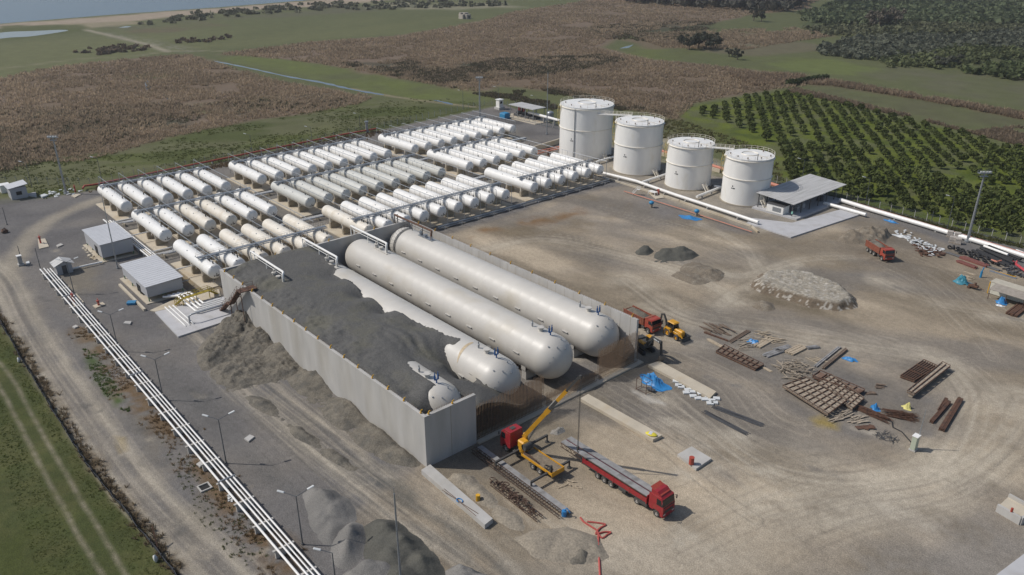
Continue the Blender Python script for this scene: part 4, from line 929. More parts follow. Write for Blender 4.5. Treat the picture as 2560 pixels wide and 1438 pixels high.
heap('gravel_heap', [(748, 1235), (780, 1215), (840, 1222), (880, 1250), (905, 1300), (870, 1340), (830, 1390), (790, 1370), (760, 1300)],
     [(818, 1248, 2.6, 6.2), (855, 1270, 2.2, 5.4), (800, 1300, 1.5, 5), (842, 1325, 1.4, 4.5)], 'gravel', 'tall pale grey gravel heap under the double street lamp', slope=3.2, rough=.2, rsc=.8, furrow=.04, seed=11)
heap('gravel_heap', [(815, 1385), (830, 1330), (880, 1300), (910, 1310), (925, 1350), (915, 1400), (870, 1440), (830, 1430)],
     [(885, 1338, 2.3, 4.6), (870, 1375, 1.6, 4.2)], 'gravel', 'small pointed gravel heap in front of the tall grey one', slope=2.4, rough=.18, rsc=.6, furrow=.04, seed=12)
heap('sand_heap', [(895, 1320), (940, 1290), (1000, 1300), (1060, 1345), (1105, 1390), (1130, 1440), (1080, 1520), (960, 1520), (900, 1440), (905, 1370)],
     [(965, 1330, 2.2, 5.5), (1010, 1368, 2.2, 5.5), (940, 1368, 1.9, 5), (985, 1410, 2.0, 5.5), (1058, 1415, 2.0, 5), (1000, 1460, 2.0, 5.5)], 'dark', 'broad heap of dark olive sand dumped in ridges by the dirt road', slope=3.2, rough=.22, rsc=.7, seed=13)
heap('gravel_heap', [(850, 1440), (900, 1405), (980, 1400), (1050, 1450), (1100, 1530), (950, 1600), (850, 1530)], [(930, 1440, 2.0, 6), (1000, 1490, 2, 6)], 'gravel', 'grey gravel heap at the bottom edge below the olive sand', rough=.25, rsc=.5, seed=14)
heap('gravel_heap', [(1105, 1425), (1150, 1410), (1200, 1425), (1250, 1450), (1260, 1530), (1130, 1540)], [(1160, 1435, 1.8, 4.5), (1215, 1460, 1.6, 4.5)], 'gravel', 'small dark gravel heap at the bottom edge nearest the dirt road', rough=.3, rsc=.6, seed=15)
heap('sand_heap', [(1582, 632), (1600, 618), (1625, 618), (1638, 630), (1620, 640), (1592, 640)], [(1612, 628, 1.7, 4.2)], 'dark', 'small dark sand cone left of the wider dark sand heap', rough=.2, seed=16)
heap('sand_heap', [(1620, 660), (1640, 630), (1690, 618), (1730, 622), (1752, 640), (1720, 655), (1680, 665)], [(1665, 635, 1.5, 5), (1700, 634, 1.7, 5.5), (1728, 640, 1.0, 4)], 'dark', 'wide dark sand heap with a loader cut in its side', rough=.4, rsc=.35, seed=17)
heap('earth_heap', [(1670, 690), (1720, 650), (1780, 655), (1818, 685), (1805, 708), (1740, 718)], [(1740, 675, .9, 5), (1775, 685, 1.1, 5), (1720, 695, .7, 5)], 'earth', 'low flat heap of brown stony earth below the dark sand heaps', rough=.4, rsc=.4, seed=18)
heap('rubble_bank', [(1870, 712), (1895, 685), (1960, 680), (2030, 690), (2110, 720), (2140, 745), (2150, 770), (2100, 782), (2020, 770), (1940, 745), (1885, 730)], [(1920, 700, 1.7, 6), (1980, 720, 1.8, 7), (2060, 740, 1.8, 7), (2110, 755, 1.7, 6)], 'rubble', 'long flat-topped bank of pale rubble and earth in the yard', 'rubble bank', rough=.22, rsc=.7, plateau=1.7, seed=19, tone=((.15, .118, .085), (.30, .27, .22), 1.25))
heap('earth_heap', [(1870, 765), (1900, 745), (1935, 755), (1945, 775), (1910, 785)], [(1908, 765, .8, 3.5)], 'earth', 'small brown earth mound in front of the rubble bank', rough=.35, seed=20)
heap('sand_heap', [(2085, 605), (2110, 582), (2160, 572), (2215, 570), (2230, 590), (2215, 610), (2170, 612), (2110, 612)], [(2130, 596, 2.0, 6), (2170, 590, 2.4, 7), (2205, 588, 2.0, 6)], 'earth', 'tall brown sand heap behind the red tipper truck', rough=.55, rsc=.35, furrow=.1, fang=.2, seed=21)
heap('gravel_heap', [(1110, 1200), (1130, 1180), (1190, 1185), (1230, 1230), (1320, 1300), (1340, 1330), (1300, 1345), (1240, 1310), (1180, 1250)], [(1150, 1200, 1.0, 4), (1200, 1240, .7, 4), (1270, 1300, .6, 4)], 'pit', 'spread of tan gravel between the concrete plinth and the steel trusses', rough=.3, rsc=.7, seed=22)
heap('gravel_heap', [(1270, 1345), (1330, 1320), (1420, 1310), (1500, 1340), (1540, 1400), (1470, 1420), (1340, 1400)], [(1350, 1350, .8, 6), (1440, 1370, .8, 7)], 'pit', 'low spread of pale gravel beside the red hose', rough=.3, rsc=.7, seed=23)
heap('gravel_heap', [(1405, 1400), (1440, 1370), (1480, 1372), (1505, 1395), (1470, 1418), (1425, 1418)], [(1452, 1388, 1.0, 3)], 'soil', 'small dark gravel pile right beside the red hose', rough=.3, rsc=.8, seed=24)
heap('rubble_heap', [(1370, 1085), (1390, 1068), (1410, 1066), (1418, 1082), (1395, 1092)], [(1395, 1078, .8, 2.2)], mat('scrap_grey', (.25, .235, .21), .9, .4, 5, bump=1, bscale=5), 'heap of grey broken steel and concrete scrap behind the crane truck', 'scrap heap', step=.15, rough=.9, rsc=1.6, seed=25)
# ------------------------------------------------------------------ white pipe rack along the left road
PIPEU0, PIPEU1 = -198.5, -66.0
t = thing('pipe_rack', 'long low rack of four white pipes on concrete stools beside the dirt road', 'pipe rack', (-132, 29.4, 0))
for k, v in enumerate((28.45, 29.25, 29.8, 30.35)):
    m = MB(); ua = PIPEU0 if k < 2 else PIPEU0 + 1; ub = PIPEU1
    m.tube([(ua, v, 1.55), (ub, v, 1.55)], (.16, .13, .10, .13)[k], 10); m.build('pipe', WHITE, t, smooth=50)
for u in np.arange(-195.5, -66, 5.9): m = MB(); m.box((u, 29.4, .62), (.3, 2.4, 1.24)); m.box((u, 29.4, 1.29), (.34, 2.9, .12)); m.build('stool', CONC, t)
for u in (-178, -134, -95): m = MB(); m.box((u, 29.4, 1.62), (.18, 2.5, .34)); m.build('clamp_band', GALV, t)
# ------------------------------------------------------------------ sheds, pump houses and small buildings
CLAD = mat('grey_cladding', (.40, .405, .42), .55, .06, .5, spec=.4); ROOFS = mat('pale_metal_roof', (.52, .525, .54), .5, .05, .6); GREYR = mat('grey_sheet_roof', (.47, .465, .455), .6, .12, .8, col2=(.38, .375, .36), mix_scale=.7, mix_lo=.5, mix_hi=.6, stretch=(3, .15, 1))
DARK = mat('dark_opening', (.012, .012, .013), .8, 0); GREEN = mat('green_paint', (.05, .17, .09), .6, .1)
def ribs(m, u0, u1, v0, v1, z, n, along='u', h=.04, slope=0):
    for i in range(n):
        if along == 'u': v = v0 + (v1 - v0) * (i + .5) / n; m.bar((u0, v, z), (u1, v, z), .06, h)
        else: u = u0 + (u1 - u0) * (i + .5) / n; m.bar((u, v0, z), (u, v1, z), .06, h)
def pumphouse(u0, u1, v0, v1, h, lab, open_low=1.3):
    t = thing('pump_house', lab, 'building', ((u0 + u1) / 2, (v0 + v1) / 2, 0)); m = MB(); zc = (h + open_low) / 2
    m.box(((u0 + u1) / 2, v0, zc), (u1 - u0, .12, h - open_low)); m.box(((u0 + u1) / 2, v1, zc), (u1 - u0, .12, h - open_low)); m.box((u1, (v0 + v1) / 2, zc), (.12, v1 - v0 - .13, h - open_low)); m.box((u0, (v0 + v1) / 2, zc), (.12, v1 - v0 - .13, h - open_low)); m.build('wall', CLAD, t)
    m = MB(); m.add([(u0 - .35, v0 - .35, h + .02), (u1 + .35, v0 - .35, h + .02), (u1 + .35, v1 + .35, h + .3), (u0 - .35, v1 + .35, h + .3), (u0 - .35, v0 - .35, h + .14), (u1 + .35, v0 - .35, h + .14), (u1 + .35, v1 + .35, h + .42), (u0 - .35, v1 + .35, h + .42)], [(3, 2, 1, 0), (4, 5, 6, 7), (0, 1, 5, 4), (1, 2, 6, 5), (2, 3, 7, 6), (3, 0, 4, 7)])
    for i in range(14): u = u0 + (u1 - u0) * (i + .5) / 14; m.bar((u, v0 - .35, h + .15), (u, v1 + .35, h + .43), .07, .04)
    m.build('roof', ROOFS, t)
    for u in np.linspace(u0 + .1, u1 - .1, 4):
        for v in (v0 + .1, v1 - .1): m = MB(); m.bar((u, v, 0), (u, v, open_low + .1), .2); m.build('column', GREEN, t)
    m = MB(); m.box(((u0 + u1) / 2 + 2.6, v0 - .05, h * .42), (2.4, .14, h * .5)); m.build('door_opening', DARK, t)
    m = MB(); m.box(((u0 + u1) / 2, (v0 + v1) / 2, .1), (u1 - u0 + 1.8, v1 - v0 + 1.6, .2)); m.build('floor_slab', CONCP, t)
    for u in np.linspace(u0 + 2.5, u1 - 2.5, 4): m = MB(Matrix.Translation((u, (v0 + v1) / 2, .2))); m.box((0, 0, .35), (1.6, 1, .5)); m.cyl((-.7, 0, .85), (.8, 0, .85), .36, 10); m.tube([(0, .2, .9), (0, .2, 1.6), (0, 1.8, 1.6)], .14, 8); m.build('pump', GREEN, t)
pumphouse(-212.0, -198.0, 42.0, 49.2, 4.2, 'large flat-roofed grey pump house, farther back of the two by the pipes', .9)
pumphouse(-183.2, -166.6, 42.3, 49.8, 3.6, 'flat-roofed grey pump house beside the yellow crossover stair', 1.2)
# kiosk by the pipe rack
t = thing('kiosk', 'small grey gable-roofed hut beside the start of the white pipe rack', 'hut', (-197, 32.6, 0)); u0, u1, v0, v1 = -198.6, -195.8, 31.3, 34.6
m = MB(); m.box(((u0 + u1) / 2, (v0 + v1) / 2, 1.2), (u1 - u0, v1 - v0, 2.4)); m.add([(u1, v0, 2.4), (u1, v1, 2.4), (u1, (v0 + v1) / 2, 3.1), (u0, v0, 2.4), (u0, v1, 2.4), (u0, (v0 + v1) / 2, 3.1)], [(0, 1, 2), (5, 4, 3)]); m.build('wall', CLAD, t)
m = MB(); vm = (v0 + v1) / 2
for s in (-1, 1): m.add([(u0 - .6, vm, 3.2), (u1 + .6, vm, 3.2), (u1 + .6, vm + s * 2.2, 2.28), (u0 - .6, vm + s * 2.2, 2.28), (u0 - .6, vm, 3.28), (u1 + .6, vm, 3.28), (u1 + .6, vm + s * 2.2, 2.36), (u0 - .6, vm + s * 2.2, 2.36)], [(0, 1, 2, 3), (7, 6, 5, 4), (3, 2, 6, 7), (1, 5, 6, 2), (0, 3, 7, 4)])
m.build('roof', GREYR, t)
m = MB(); m.box((u1 + .03, vm, 1.05), (.05, 1.0, 2.1)); m.build('door', DSTEEL, t)
# gate house top left
gp = G(30, 502); t = thing('gatehouse', 'small grey hut with a pale sloping roof at the far left fence', 'hut', (gp.x - 2, gp.y + 2, 0)); u0, u1, v0, v1 = gp.x - 5.4, gp.x - .6, gp.y + .2, gp.y + 4.6
m = MB(); m.box(((u0 + u1) / 2, (v0 + v1) / 2, 1.7), (u1 - u0, v1 - v0, 3.4)); m.build('wall', CLAD, t)
m = MB(); m.add([(u0 - .5, v0 - .5, 3.4), (u1 + .5, v0 - .5, 3.4), (u1 + .5, v1 + .5, 4.1), (u0 - .5, v1 + .5, 4.1), (u0 - .5, v0 - .5, 3.55), (u1 + .5, v0 - .5, 3.55), (u1 + .5, v1 + .5, 4.25), (u0 - .5, v1 + .5, 4.25)], [(3, 2, 1, 0), (4, 5, 6, 7), (0, 1, 5, 4), (1, 2, 6, 5), (2, 3, 7, 6), (3, 0, 4, 7)]); m.build('roof', ROOFS, t)
m = MB(); m.box((u1 + .03, (v0 + v1) / 2, 1.7), (.06, 1.5, 1.1)); m.build('window', DARK, t)
gq = G(14, 480); tag(MB().box((gq.x, gq.y, 1.2), (2.6, 2.6, 2.4), bev=.1).box((gq.x, gq.y, 2.45), (3.0, 3.0, .1)).build('guard_booth', WHITE), 'low white booth half hidden beside the far left grey hut', 'booth')
# open shed on the right
t = thing('open_shed', 'open-sided shed with a corrugated grey roof at the edge of the yard', 'shed', (-110, 209, 0))
pz = 4.1; A_ = [G(1882.5, 520, pz + .2), G(1967, 545, pz - .1), G(2121, 498, pz - .1), G(2040, 473, pz + .5)]
u0, u1, v0, v1 = -117.2, -105.3, 194.6, 223.4
m = MB(); m.add([(u0, v0, pz + .6), (u1, v0, pz - .1), (u1, v1, pz - .1), (u0, v1, pz + .6), (u0, v0, pz + .7), (u1, v0, pz), (u1, v1, pz), (u0, v1, pz + .7)], [(3, 2, 1, 0), (4, 5, 6, 7), (0, 1, 5, 4), (1, 2, 6, 5), (2, 3, 7, 6), (3, 0, 4, 7)])
for i in range(40): v = v0 + (v1 - v0) * (i + .5) / 40; m.bar((u0, v, pz + .71), (u1, v, pz + .01), .16, .06)
m.build('roof', GREYR, t)
for v in np.linspace(v0 + .8, v1 - .8, 7):
    for u, zt in ((u0 + .6, pz + .55), (u1 - .6, pz - .1)): m = MB(); m.bar((u, v, .3), (u, v, zt), .2); m.build('post', DSTEEL, t)
m = MB(); m.bar((u0 + .6, v0, pz + .42), (u0 + .6, v1, pz + .42), .15, .3); m.bar((u1 - .6, v0, pz - .28), (u1 - .6, v1, pz - .28), .15, .3)
for v in np.linspace(v0 + .8, v1 - .8, 7): m.bar((u0 + .6, v, pz + .4), (u1 - .6, v, pz - .25), .1, .22)
m.build('roof_beams', DSTEEL, t)
m = MB(); m.box((u0 + .3, (v0 + v1) / 2 + 6, 1.6), (.15, v1 - v0 - 13, 2.6)); m.build('back_wall', CLAD, t)
m = MB(); m.box((u1 - .55, v0 + 16.5, pz - .35), (.1, 2.6, .45)); m.build('sign_board', WHITE, t)
m = MB(); m.box((u1 - .55, v0 + .75, 1.5), (.32, .3, .7)); m.build('lamp_box', mat('mint_box', (.30, .62, .50), .5, .05), t)
fl = [(-113.0, 181.2 + 8), (-97.6, 181.0), (-94.9, 213.2), (-103.5, 214.0)]
tag(MB().box((-107, 204, .14), (22.5 * .9, 31, .28)).build('concrete_slab', SLABM), 'dark stepped concrete floor under the open shed', 'slab') if False else None
sl_ = MB(); sl_.prism([tuple(G(*q)[:2]) for q in ((1866, 560), (1977, 596), (2156, 537), (2110, 524), (1980, 560), (1880, 548))], 0, .35); sl_.prism([(u0 - .5, v0 - .3), (u1 + 1.6, v0 - .3), (u1 + 1.6, v1 - 3), (u0 - .5, v1 - 3)], 0, .5)
tag(sl_.build('concrete_apron', SLABM), 'pale concrete apron stepping down round the open shed', 'concrete apron')
t = thing('site_cabin', 'white-walled cabin with a black roof under the end of the open shed', 'cabin', (-112, 192.6, .5)); c0 = G(1893, 560); 
m = MB(); m.box((-110.6, 190.0 + 5.8, 1.6), (5.2, 3.0, 2.3)); m.build('wall', WHITE, t); m = MB(); m.box((-110.6, 195.8, 2.82), (5.5, 3.3, .12)); m.build('roof', DSTEEL, t); m = MB(); m.box((-110.0, 194.27, 1.6), (2.6, .06, 1.2)); m.build('window', GALV, t)
for k, (v, lab) in enumerate(((201, 'grey wrapped machine standing in the shade of the open shed'), (204, 'second grey crate beside the wrapped machine in the open shed'), (214, 'dark steel cabinet toward the far end of the open shed'))):
    m = MB(Matrix.Translation((-108, v, .5))); m.box((0, 0, .7), (1.6, 1.3, 1.4), bev=.12); m.box((0, 0, 1.5), (1.0, .9, .25), bev=.05); tag(m.build(['machine', 'crate', 'cabinet'][k], [GALV, CLAD, DSTEEL][k]), lab, ['machine', 'crate', 'cabinet'][k])
# canopy among the far pipework
t = thing('pump_canopy', 'flat grey canopy over pumps between the tank rows and the largest tank', 'canopy', (-250, 229, 0)); u0, u1, v0, v1 = -258.5, -243.0, 224.6, 232.0
m = MB(); m.box(((u0 + u1) / 2, (v0 + v1) / 2, 5.0), (u1 - u0, v1 - v0, .25)); m.build('roof', GREYR, t)
for u in np.linspace(u0 + .5, u1 - .5, 4):
    for v in (v0 + .5, v1 - .5): m = MB(); m.bar((u, v, 0), (u, v, 4.9), .22); m.build('post', GALV, t)
for u in np.linspace(u0 + 2.5, u1 - 2.5, 4): m = MB(Matrix.Translation((u, (v0 + v1) / 2, 0))); m.box((0, 0, .8), (2.4, 4, 1.0), bev=.1); m.cyl((-1, 0, 1.6), (1.2, 0, 1.6), .7, 10); m.build('pump', DSTEEL, t)
m = MB(); m.box(((u0 + u1) / 2 + 1, (v0 + v1) / 2, .12), (u1 - u0 + 7, v1 - v0 + 6, .24)); m.build('floor_slab', CONCP, t)
BLUE = mat('blue_plastic', (.025, .22, .42), .5, .15, 1.5)
bq = G(1262, 296); tag(MB(Matrix.Translation(bq)).box((0, 0, 1.1), (3.6, 3.0, 2.2), bev=.15).box((0, 0, 2.3), (3.2, 2.6, .2), bev=.05).build('water_box', BLUE), 'bright blue box tank beyond the far tank rows', 'box tank')
bq = G(1249, 273); t = thing('guard_tower', 'small white guard box on a raised base at the back fence', 'guard box', bq); m = MB(Matrix.Translation(bq)); m.box((0, 0, .5), (3.4, 3.4, 1.0)); m.build('base', CONC, t); m = MB(Matrix.Translation(bq)); m.box((0, 0, 2.6), (2.3, 2.3, 3.2)); m.box((0, 0, 4.3), (2.8, 2.8, .25)); m.build('cabin', WHITE, t); m = MB(Matrix.Translation(bq)); m.box((1.16, 0, 3.1), (.05, 1.2, 1.0)); m.build('window', DARK, t)
bq = G(1301, 284); tag(MB(Matrix.Translation(bq)).cyl((0, 0, 0), (0, 0, 3.6), 1.2, 16).ell((0, 0, 3.6), (1.2, 1.2, .5)).cyl((2, .5, 0), (2, .5, 2.2), .6, 10).build('red_vessel', mat('maroon_paint', (.16, .03, .03), .6, .15), smooth=40), 'dark red upright vessel behind the far pump canopy', 'vessel')
bq = G(1375, 303); tag(MB(Matrix.Translation(bq)).cyl((0, 0, .6), (0, 0, 3.6), 1.5, 16).ell((0, 0, 3.6), (1.5, 1.5, .6)).cyl((0, 0, 0), (0, 0, .6), 1.1, 10).build('white_vessel', GALV, smooth=40), 'small pale upright vessel left of the largest storage tank', 'vessel')
bq = G(918, 332); tag(MB(Matrix.Translation(bq)).cyl((0, 0, 0), (0, 0, 4.2), .55, 12).cyl((0, 0, 4.2), (0, 0, 4.6), .8, 12).build('vent_stack', GALV, smooth=40), 'short grey vent stack beside the back fire main', 'vent')
# big white pipe from the far canopy to the largest tank
def pipeline(name, pts, r, m, label, cat='pipe', stools=None, sw=.8, part='pipe', smat=CONC):
    t = thing(name, label, cat, (sum(p[0] for p in pts) / len(pts), sum(p[1] for p in pts) / len(pts), 0))
    q = MB(); q.tube(pts, r, 10); q.build(part, m, t, smooth=50)
    if stools:
        q = MB()
        for a, b in zip(pts[:-1], pts[1:]):
            a, b = Vector(a), Vector(b); L_ = (b - a).length
            if abs((b - a).z) > .5 or L_ < 2: continue
            for i in range(int(L_ / stools)): c = a + (b - a) * ((i + .5) / int(L_ / stools)); ang = math.atan2((b - a).y, (b - a).x); h = c.z - r * .8; q.box((c.x, c.y, h / 2), (.3, sw, h), rz=ang)
        if q.v: q.build('supports', smat, t)
    return t
pipeline('white_pipe', [tuple(G(1322, 281, 2.6)), tuple(G(1400, 302, 2.6))], .55, WHITE, 'fat white pipe running from the far pumps to the largest tank', stools=6)
zp = 1.0
pipeline('white_pipe', [tuple(G(*q, zp)) for q in ((1508, 433), (1590, 453), (1690, 488), (1800, 524), (1896, 556))], .48, WHITE, 'fat white pipe along the front of the four storage tanks', stools=7, sw=1.3)
pipeline('white_pipe', [tuple(G(*q, zp)) for q in ((1605, 456), (1665, 436), (1690, 440))], .4, WHITE, 'white branch pipe between second and third storage tanks', stools=6)
pipeline('white_pipe', [tuple(G(*q, zp)) for q in ((1742, 492), (1790, 473), (1802, 468), (1786, 466))], .4, WHITE, 'white branch pipe looping between the two shorter storage tanks', stools=5)
pipeline('white_pipe', [tuple(G(*q, zp)) for q in ((1460, 418), (1500, 402), (1536, 392))], .4, WHITE, 'white branch pipe at the foot of the largest tank', stools=6)
pipeline('salmon_pipe', [tuple(G(*q, 1.3)) for q in ((1655, 378), (1800, 420), (1935, 462), (2010, 486))], .55, PINK, 'salmon pipe bank behind the storage tanks along the fence', stools=5, smat=DSTEEL)
pipeline('white_pipe', [tuple(G(*q, .8)) for q in ((2060, 508), (2105, 520), (2165, 537))], .5, WHITE, 'white pipe end running out past the open shed', stools=8)
pipeline('white_pipe', [tuple(G(*q, .8)) for q in ((2100, 500), (2180, 525), (2300, 560), (2475, 613), (2560, 640), (2700, 682))], .6, WHITE, 'long fat white pipe along the right fence', stools=9)
pipeline('pink_pipe', [tuple(G(*q, 1.1)) for q in ((2100, 496), (2180, 520), (2300, 555), (2475, 607), (2560, 633), (2700, 676))], .16, PINK, 'thin pink pipe behind the long white pipe on the right', stools=None)
pipeline('red_main', [tuple(G(*q, 1.0)) for q in ((207, 471), (211, 465), (240, 461), (600, 388), (860, 336), (940, 322))], .3, REDP, 'red fire main running behind the back tank row', stools=7)
pipeline('red_pipe', [tuple(G(*q, .5)) for q in ((1560, 478), (1720, 528), (1880, 580))], .12, PINK, 'thin faded red pipe along the storage tank kerb', stools=None)
pipeline('orange_pipe', [tuple(G(*q, 1.6)) for q in ((1345, 378), (1402, 366), (1396, 372), (1345, 384))], .25, PINK, 'rusty red pipe loop left of the largest tank foot', stools=6, smat=RUST)
m = MB()
for a, b in zip(((1390, 400), (1520, 447), (1700, 503), (1880, 566)), ((1518, 446), (1698, 502), (1878, 565), (1895, 580))):
    m.bar(G(*a, .25), G(*b, .25), .4, .5)
tag(m.build('kerb_wall', CONCP), 'low concrete bund kerb along the front of the storage tanks', 'kerb')
m = MB(); m.bar(G(1335, 372, .9), G(1400, 352, .9), .5, 1.8); m.bar(G(1655, 385, .6), G(1800, 428, .6), .4, 1.2); tag(m.build('back_kerb', CONCP), 'concrete bund wall behind the storage tanks', 'kerb')
# pipes in front of the left tanks
m = MB(); t = thing('pipe_manifold', 'bundle of white pipes on trestles between the pump houses and tanks', 'pipes', (-200, 50.8, 0))
for k, v in enumerate((50.2, 50.75, 51.3, 51.85)): m = MB(); m.tube([(-226 + k, v, 1.5), (-168 - 3 * k, v, 1.5)], (.2, .14, .2, .14)[k], 8); m.build('pipe', WHITE if k != 1 else CREAM, t)
for u in np.arange(-224, -168, 4.5): m = MB(); m.bar((u, 49.9, .1), (u, 49.9, 1.4), .14); m.bar((u, 52.1, .1), (u, 52.1, 1.4), .14); m.bar((u, 49.7, 1.3), (u, 52.3, 1.3), .16); m.build('trestle', GALV, t)
for k, u in enumerate((-219, -205, -190, -175)): m = MB(); m.tube([(u, 51, 1.5), (u, 51, 2.5), (u, 56, 2.5), (u, 56, 1.4)], .15, 8); m.build('riser', WHITE, t)
t = thing('pipe_group', 'white double-bent pipes passing under the yellow stair to the bund wall', 'pipes', (-160, 49, 0))
for k in range(4):
    m = MB(); du = k * .9; m.tube([(-165.5, 48.2 - du * .2 - k * .9, .9), (-163.6 - du, 48.6 - k * .9, .9) if False else (-165.4 + .2, 48.2 - k * .95, .9), (-163.8, 49.4 + .9 * (3 - k) - 1.8, .9), (-156.6 + du, 49.4 + .9 * (3 - k) - 1.8, .9), (-156.3 + du, 49.8 + .9 * (3 - k) - 1.8, .9), (-156.3 + du, 54, .9)], .24, 8); m.build('pipe', WHITE, t, smooth=50)
for k in range(3): m = MB(); m.tube([(-160.5 + k * .1, 43.6 + k * .8, .7), (-150.2 + k * .3, 43.6 + k * .8, .7), (-149.4, 43.8 + k * .8, .3)], .16, 8); m.build('low_pipe', WHITE, t, smooth=50)
m = MB(); m.tube([(-150.4, 45.0, .3), (-150.4, 45, 1.8), (-150.2, 45.5, 2.2), (-150.2, 53.6, 2.2)], .18, 8); m.build('arch_pipe', GALV, t, smooth=50)
t = thing('crossover_stair', 'yellow railed crossover stair beside the nearer pump house', 'stair', (-160, 48, 0)); pA, pB, pC, pD = G(500, 762), G(528, 745, 1.9), G(660, 725, 1.9), G(698, 734)
pA, pB, pC, pD = Vector((-160.3, 41.8, .1)), Vector((-160.2, 43.6, 1.9)), Vector((-160.0, 52.0, 1.9)), Vector((-159.6, 54.2, .1)); pC = G(522, 726, 1.9); pB = G(456, 747, 1.9); pA = G(440, 762, .1); pD = G(541, 734, .2)
m = MB(); stair(m, pA, pB, .9, 7); d = (pC - pB); s = Vector((-d.y, d.x, 0)).normalized() * .45; m.bar(pB, pC, .9, .1); stair(m, pC, pD, .9, 7); m.build('walkway', YELD, t)
m = MB(); 
for q in (-1, 1): rails(m, [p + s * q for p in (pA, pB, pC, pD)], 1.0, r=.045)
for p in (pB, pC, pB.lerp(pC, .5)): m.bar((p.x, p.y, 0), p, .14)
m.build('handrail', YELD, t)
# slab beside the soil heap
m = MB(); m.prism([tuple(G(*q)[:2]) for q in ((388, 783), (446, 845), (592, 797), (560, 745), (500, 757))], 0, .32); tag(m.build('concrete_slab', SLABM), 'large clean pale concrete slab beside the soil heap', 'slab')
m = MB(); m.prism([tuple(G(*q)[:2]) for q in ((375, 778), (388, 781), (500, 755), (552, 742), (548, 725), (470, 735))], 0, .2); tag(m.build('concrete_pad', CONCP), 'stained beige concrete strip under the white bent pipes', 'concrete pad')
m = MB(); m.bar(G(299, 712, .25), G(362, 775, .25), .5, .5); tag(m.build('kerb_wall', CONCP), 'low pale kerb along the front of the nearer pump house', 'kerb')
pipeline('twin_pipe', [tuple(G(*q, .5)) for q in ((172, 674), (215, 664), (256, 655))], .22, WHITE, 'pair of pale pipes running from the kiosk to the pump house', stools=5)
# ------------------------------------------------------------------ lamps, masts and posts
LAMPG = mat('lamp_pole_grey', (.13, .14, .15), .5, .1, 2, metal=.4); LAMPW = mat('lamp_head_white', (.62, .63, .62), .4, .03)
def lamp(base, h, arms, label, r=.08, tilt=.25):
    t = thing('street_lamp', label, 'street lamp', base, group='street lamps round the plant'); m = MB(Matrix.Translation(base))
    m.cyl((0, 0, 0), (0, 0, h), r * 1.25, 8, r2=r * .8); m.cyl((0, 0, 0), (0, 0, .25), r * 2.2, 8)
    for ang, L_ in arms: m.tube([(0, 0, h - .02), (L_ * math.cos(ang), L_ * math.sin(ang), h + tilt * L_)], r * .55, 6)
    m.build('pole', LAMPG, t)
    for ang, L_ in arms:
        m = MB(Matrix.Translation(base) @ Matrix.Translation((L_ * math.cos(ang), L_ * math.sin(ang), h + tilt * L_)) @ Matrix.Rotation(ang, 4, 'Z') @ Matrix.Rotation(-.2, 4, 'Y')); m.box((.3, 0, 0), (.95, .34, .16), bev=.06); m.build('lamp_head', LAMPW, t)
    return t
HA = math.pi / 2
AAX = math.atan2(AX[1], AX[0])
for (bx, by), h, arms, lab in (((297, 879), 7.8, 2, 'double-headed street lamp by the pipe rack, farthest along the near line'), ((409, 1000.5), 7.9, 2, 'double-headed street lamp second along, right of the pipe rack'), ((566, 1159), 7.8, 2, 'double-headed street lamp third along, beside the dirt track'), ((757, 1362), 7.8, 2, 'double-headed street lamp standing by the tall gravel heap'),
                               ((840, 1462), 5.0, 1, 'short lamp post cut by the bottom edge beside the gravel heap'), ((186, 735), 7.6, 2, 'street lamp between the kiosk and the red hydrant pad'), ((104, 682), 6.2, 0, 'bare lamp post at the start of the pipe rack'), ((52, 645), 3.2, 0, 'short bare post beside the grey cabinet on the left'), ((18, 562), 5.0, 0, 'bare post at the left edge by the far hut'),
                               ((80, 468), 7.8, 1, 'single street lamp behind the far left hut'), ((256, 456), 7.8, 1, 'single street lamp behind the back fire main at the left'), ((632, 392), 7.8, 1, 'single street lamp in the meadow behind the left tank block'), ((782, 372), 7.8, 1, 'single street lamp behind the middle tank block'), ((901, 330), 7.0, 1, 'single street lamp near the grey vent stack'), ((1158, 272), 7.8, 1, 'single street lamp left of the tall back mast'), ((1246, 262), 7.8, 1, 'single street lamp by the white guard box'), ((1339, 292), 8.6, 1, 'single street lamp behind the far pump canopy'),
                               ((2003, 461), 7.8, 1, 'single street lamp on the right fence behind the shed roof'), ((2163, 512), 7.8, 1, 'single street lamp at the right fence past the shed'), ((2328, 556), 3.2, 0, 'short grey post at the right fence'), ((2367, 575), 9.0, 1, 'single street lamp at the right fence left of the floodlight mast')):
    b = G(bx, by); arm = [] if arms == 0 else [(AAX + math.pi * .97, 1.5)] if arms == 1 else [(AAX + R(35), 1.7), (AAX + math.pi - R(10), 1.7)]
    lamp(b, h, arm, lab)
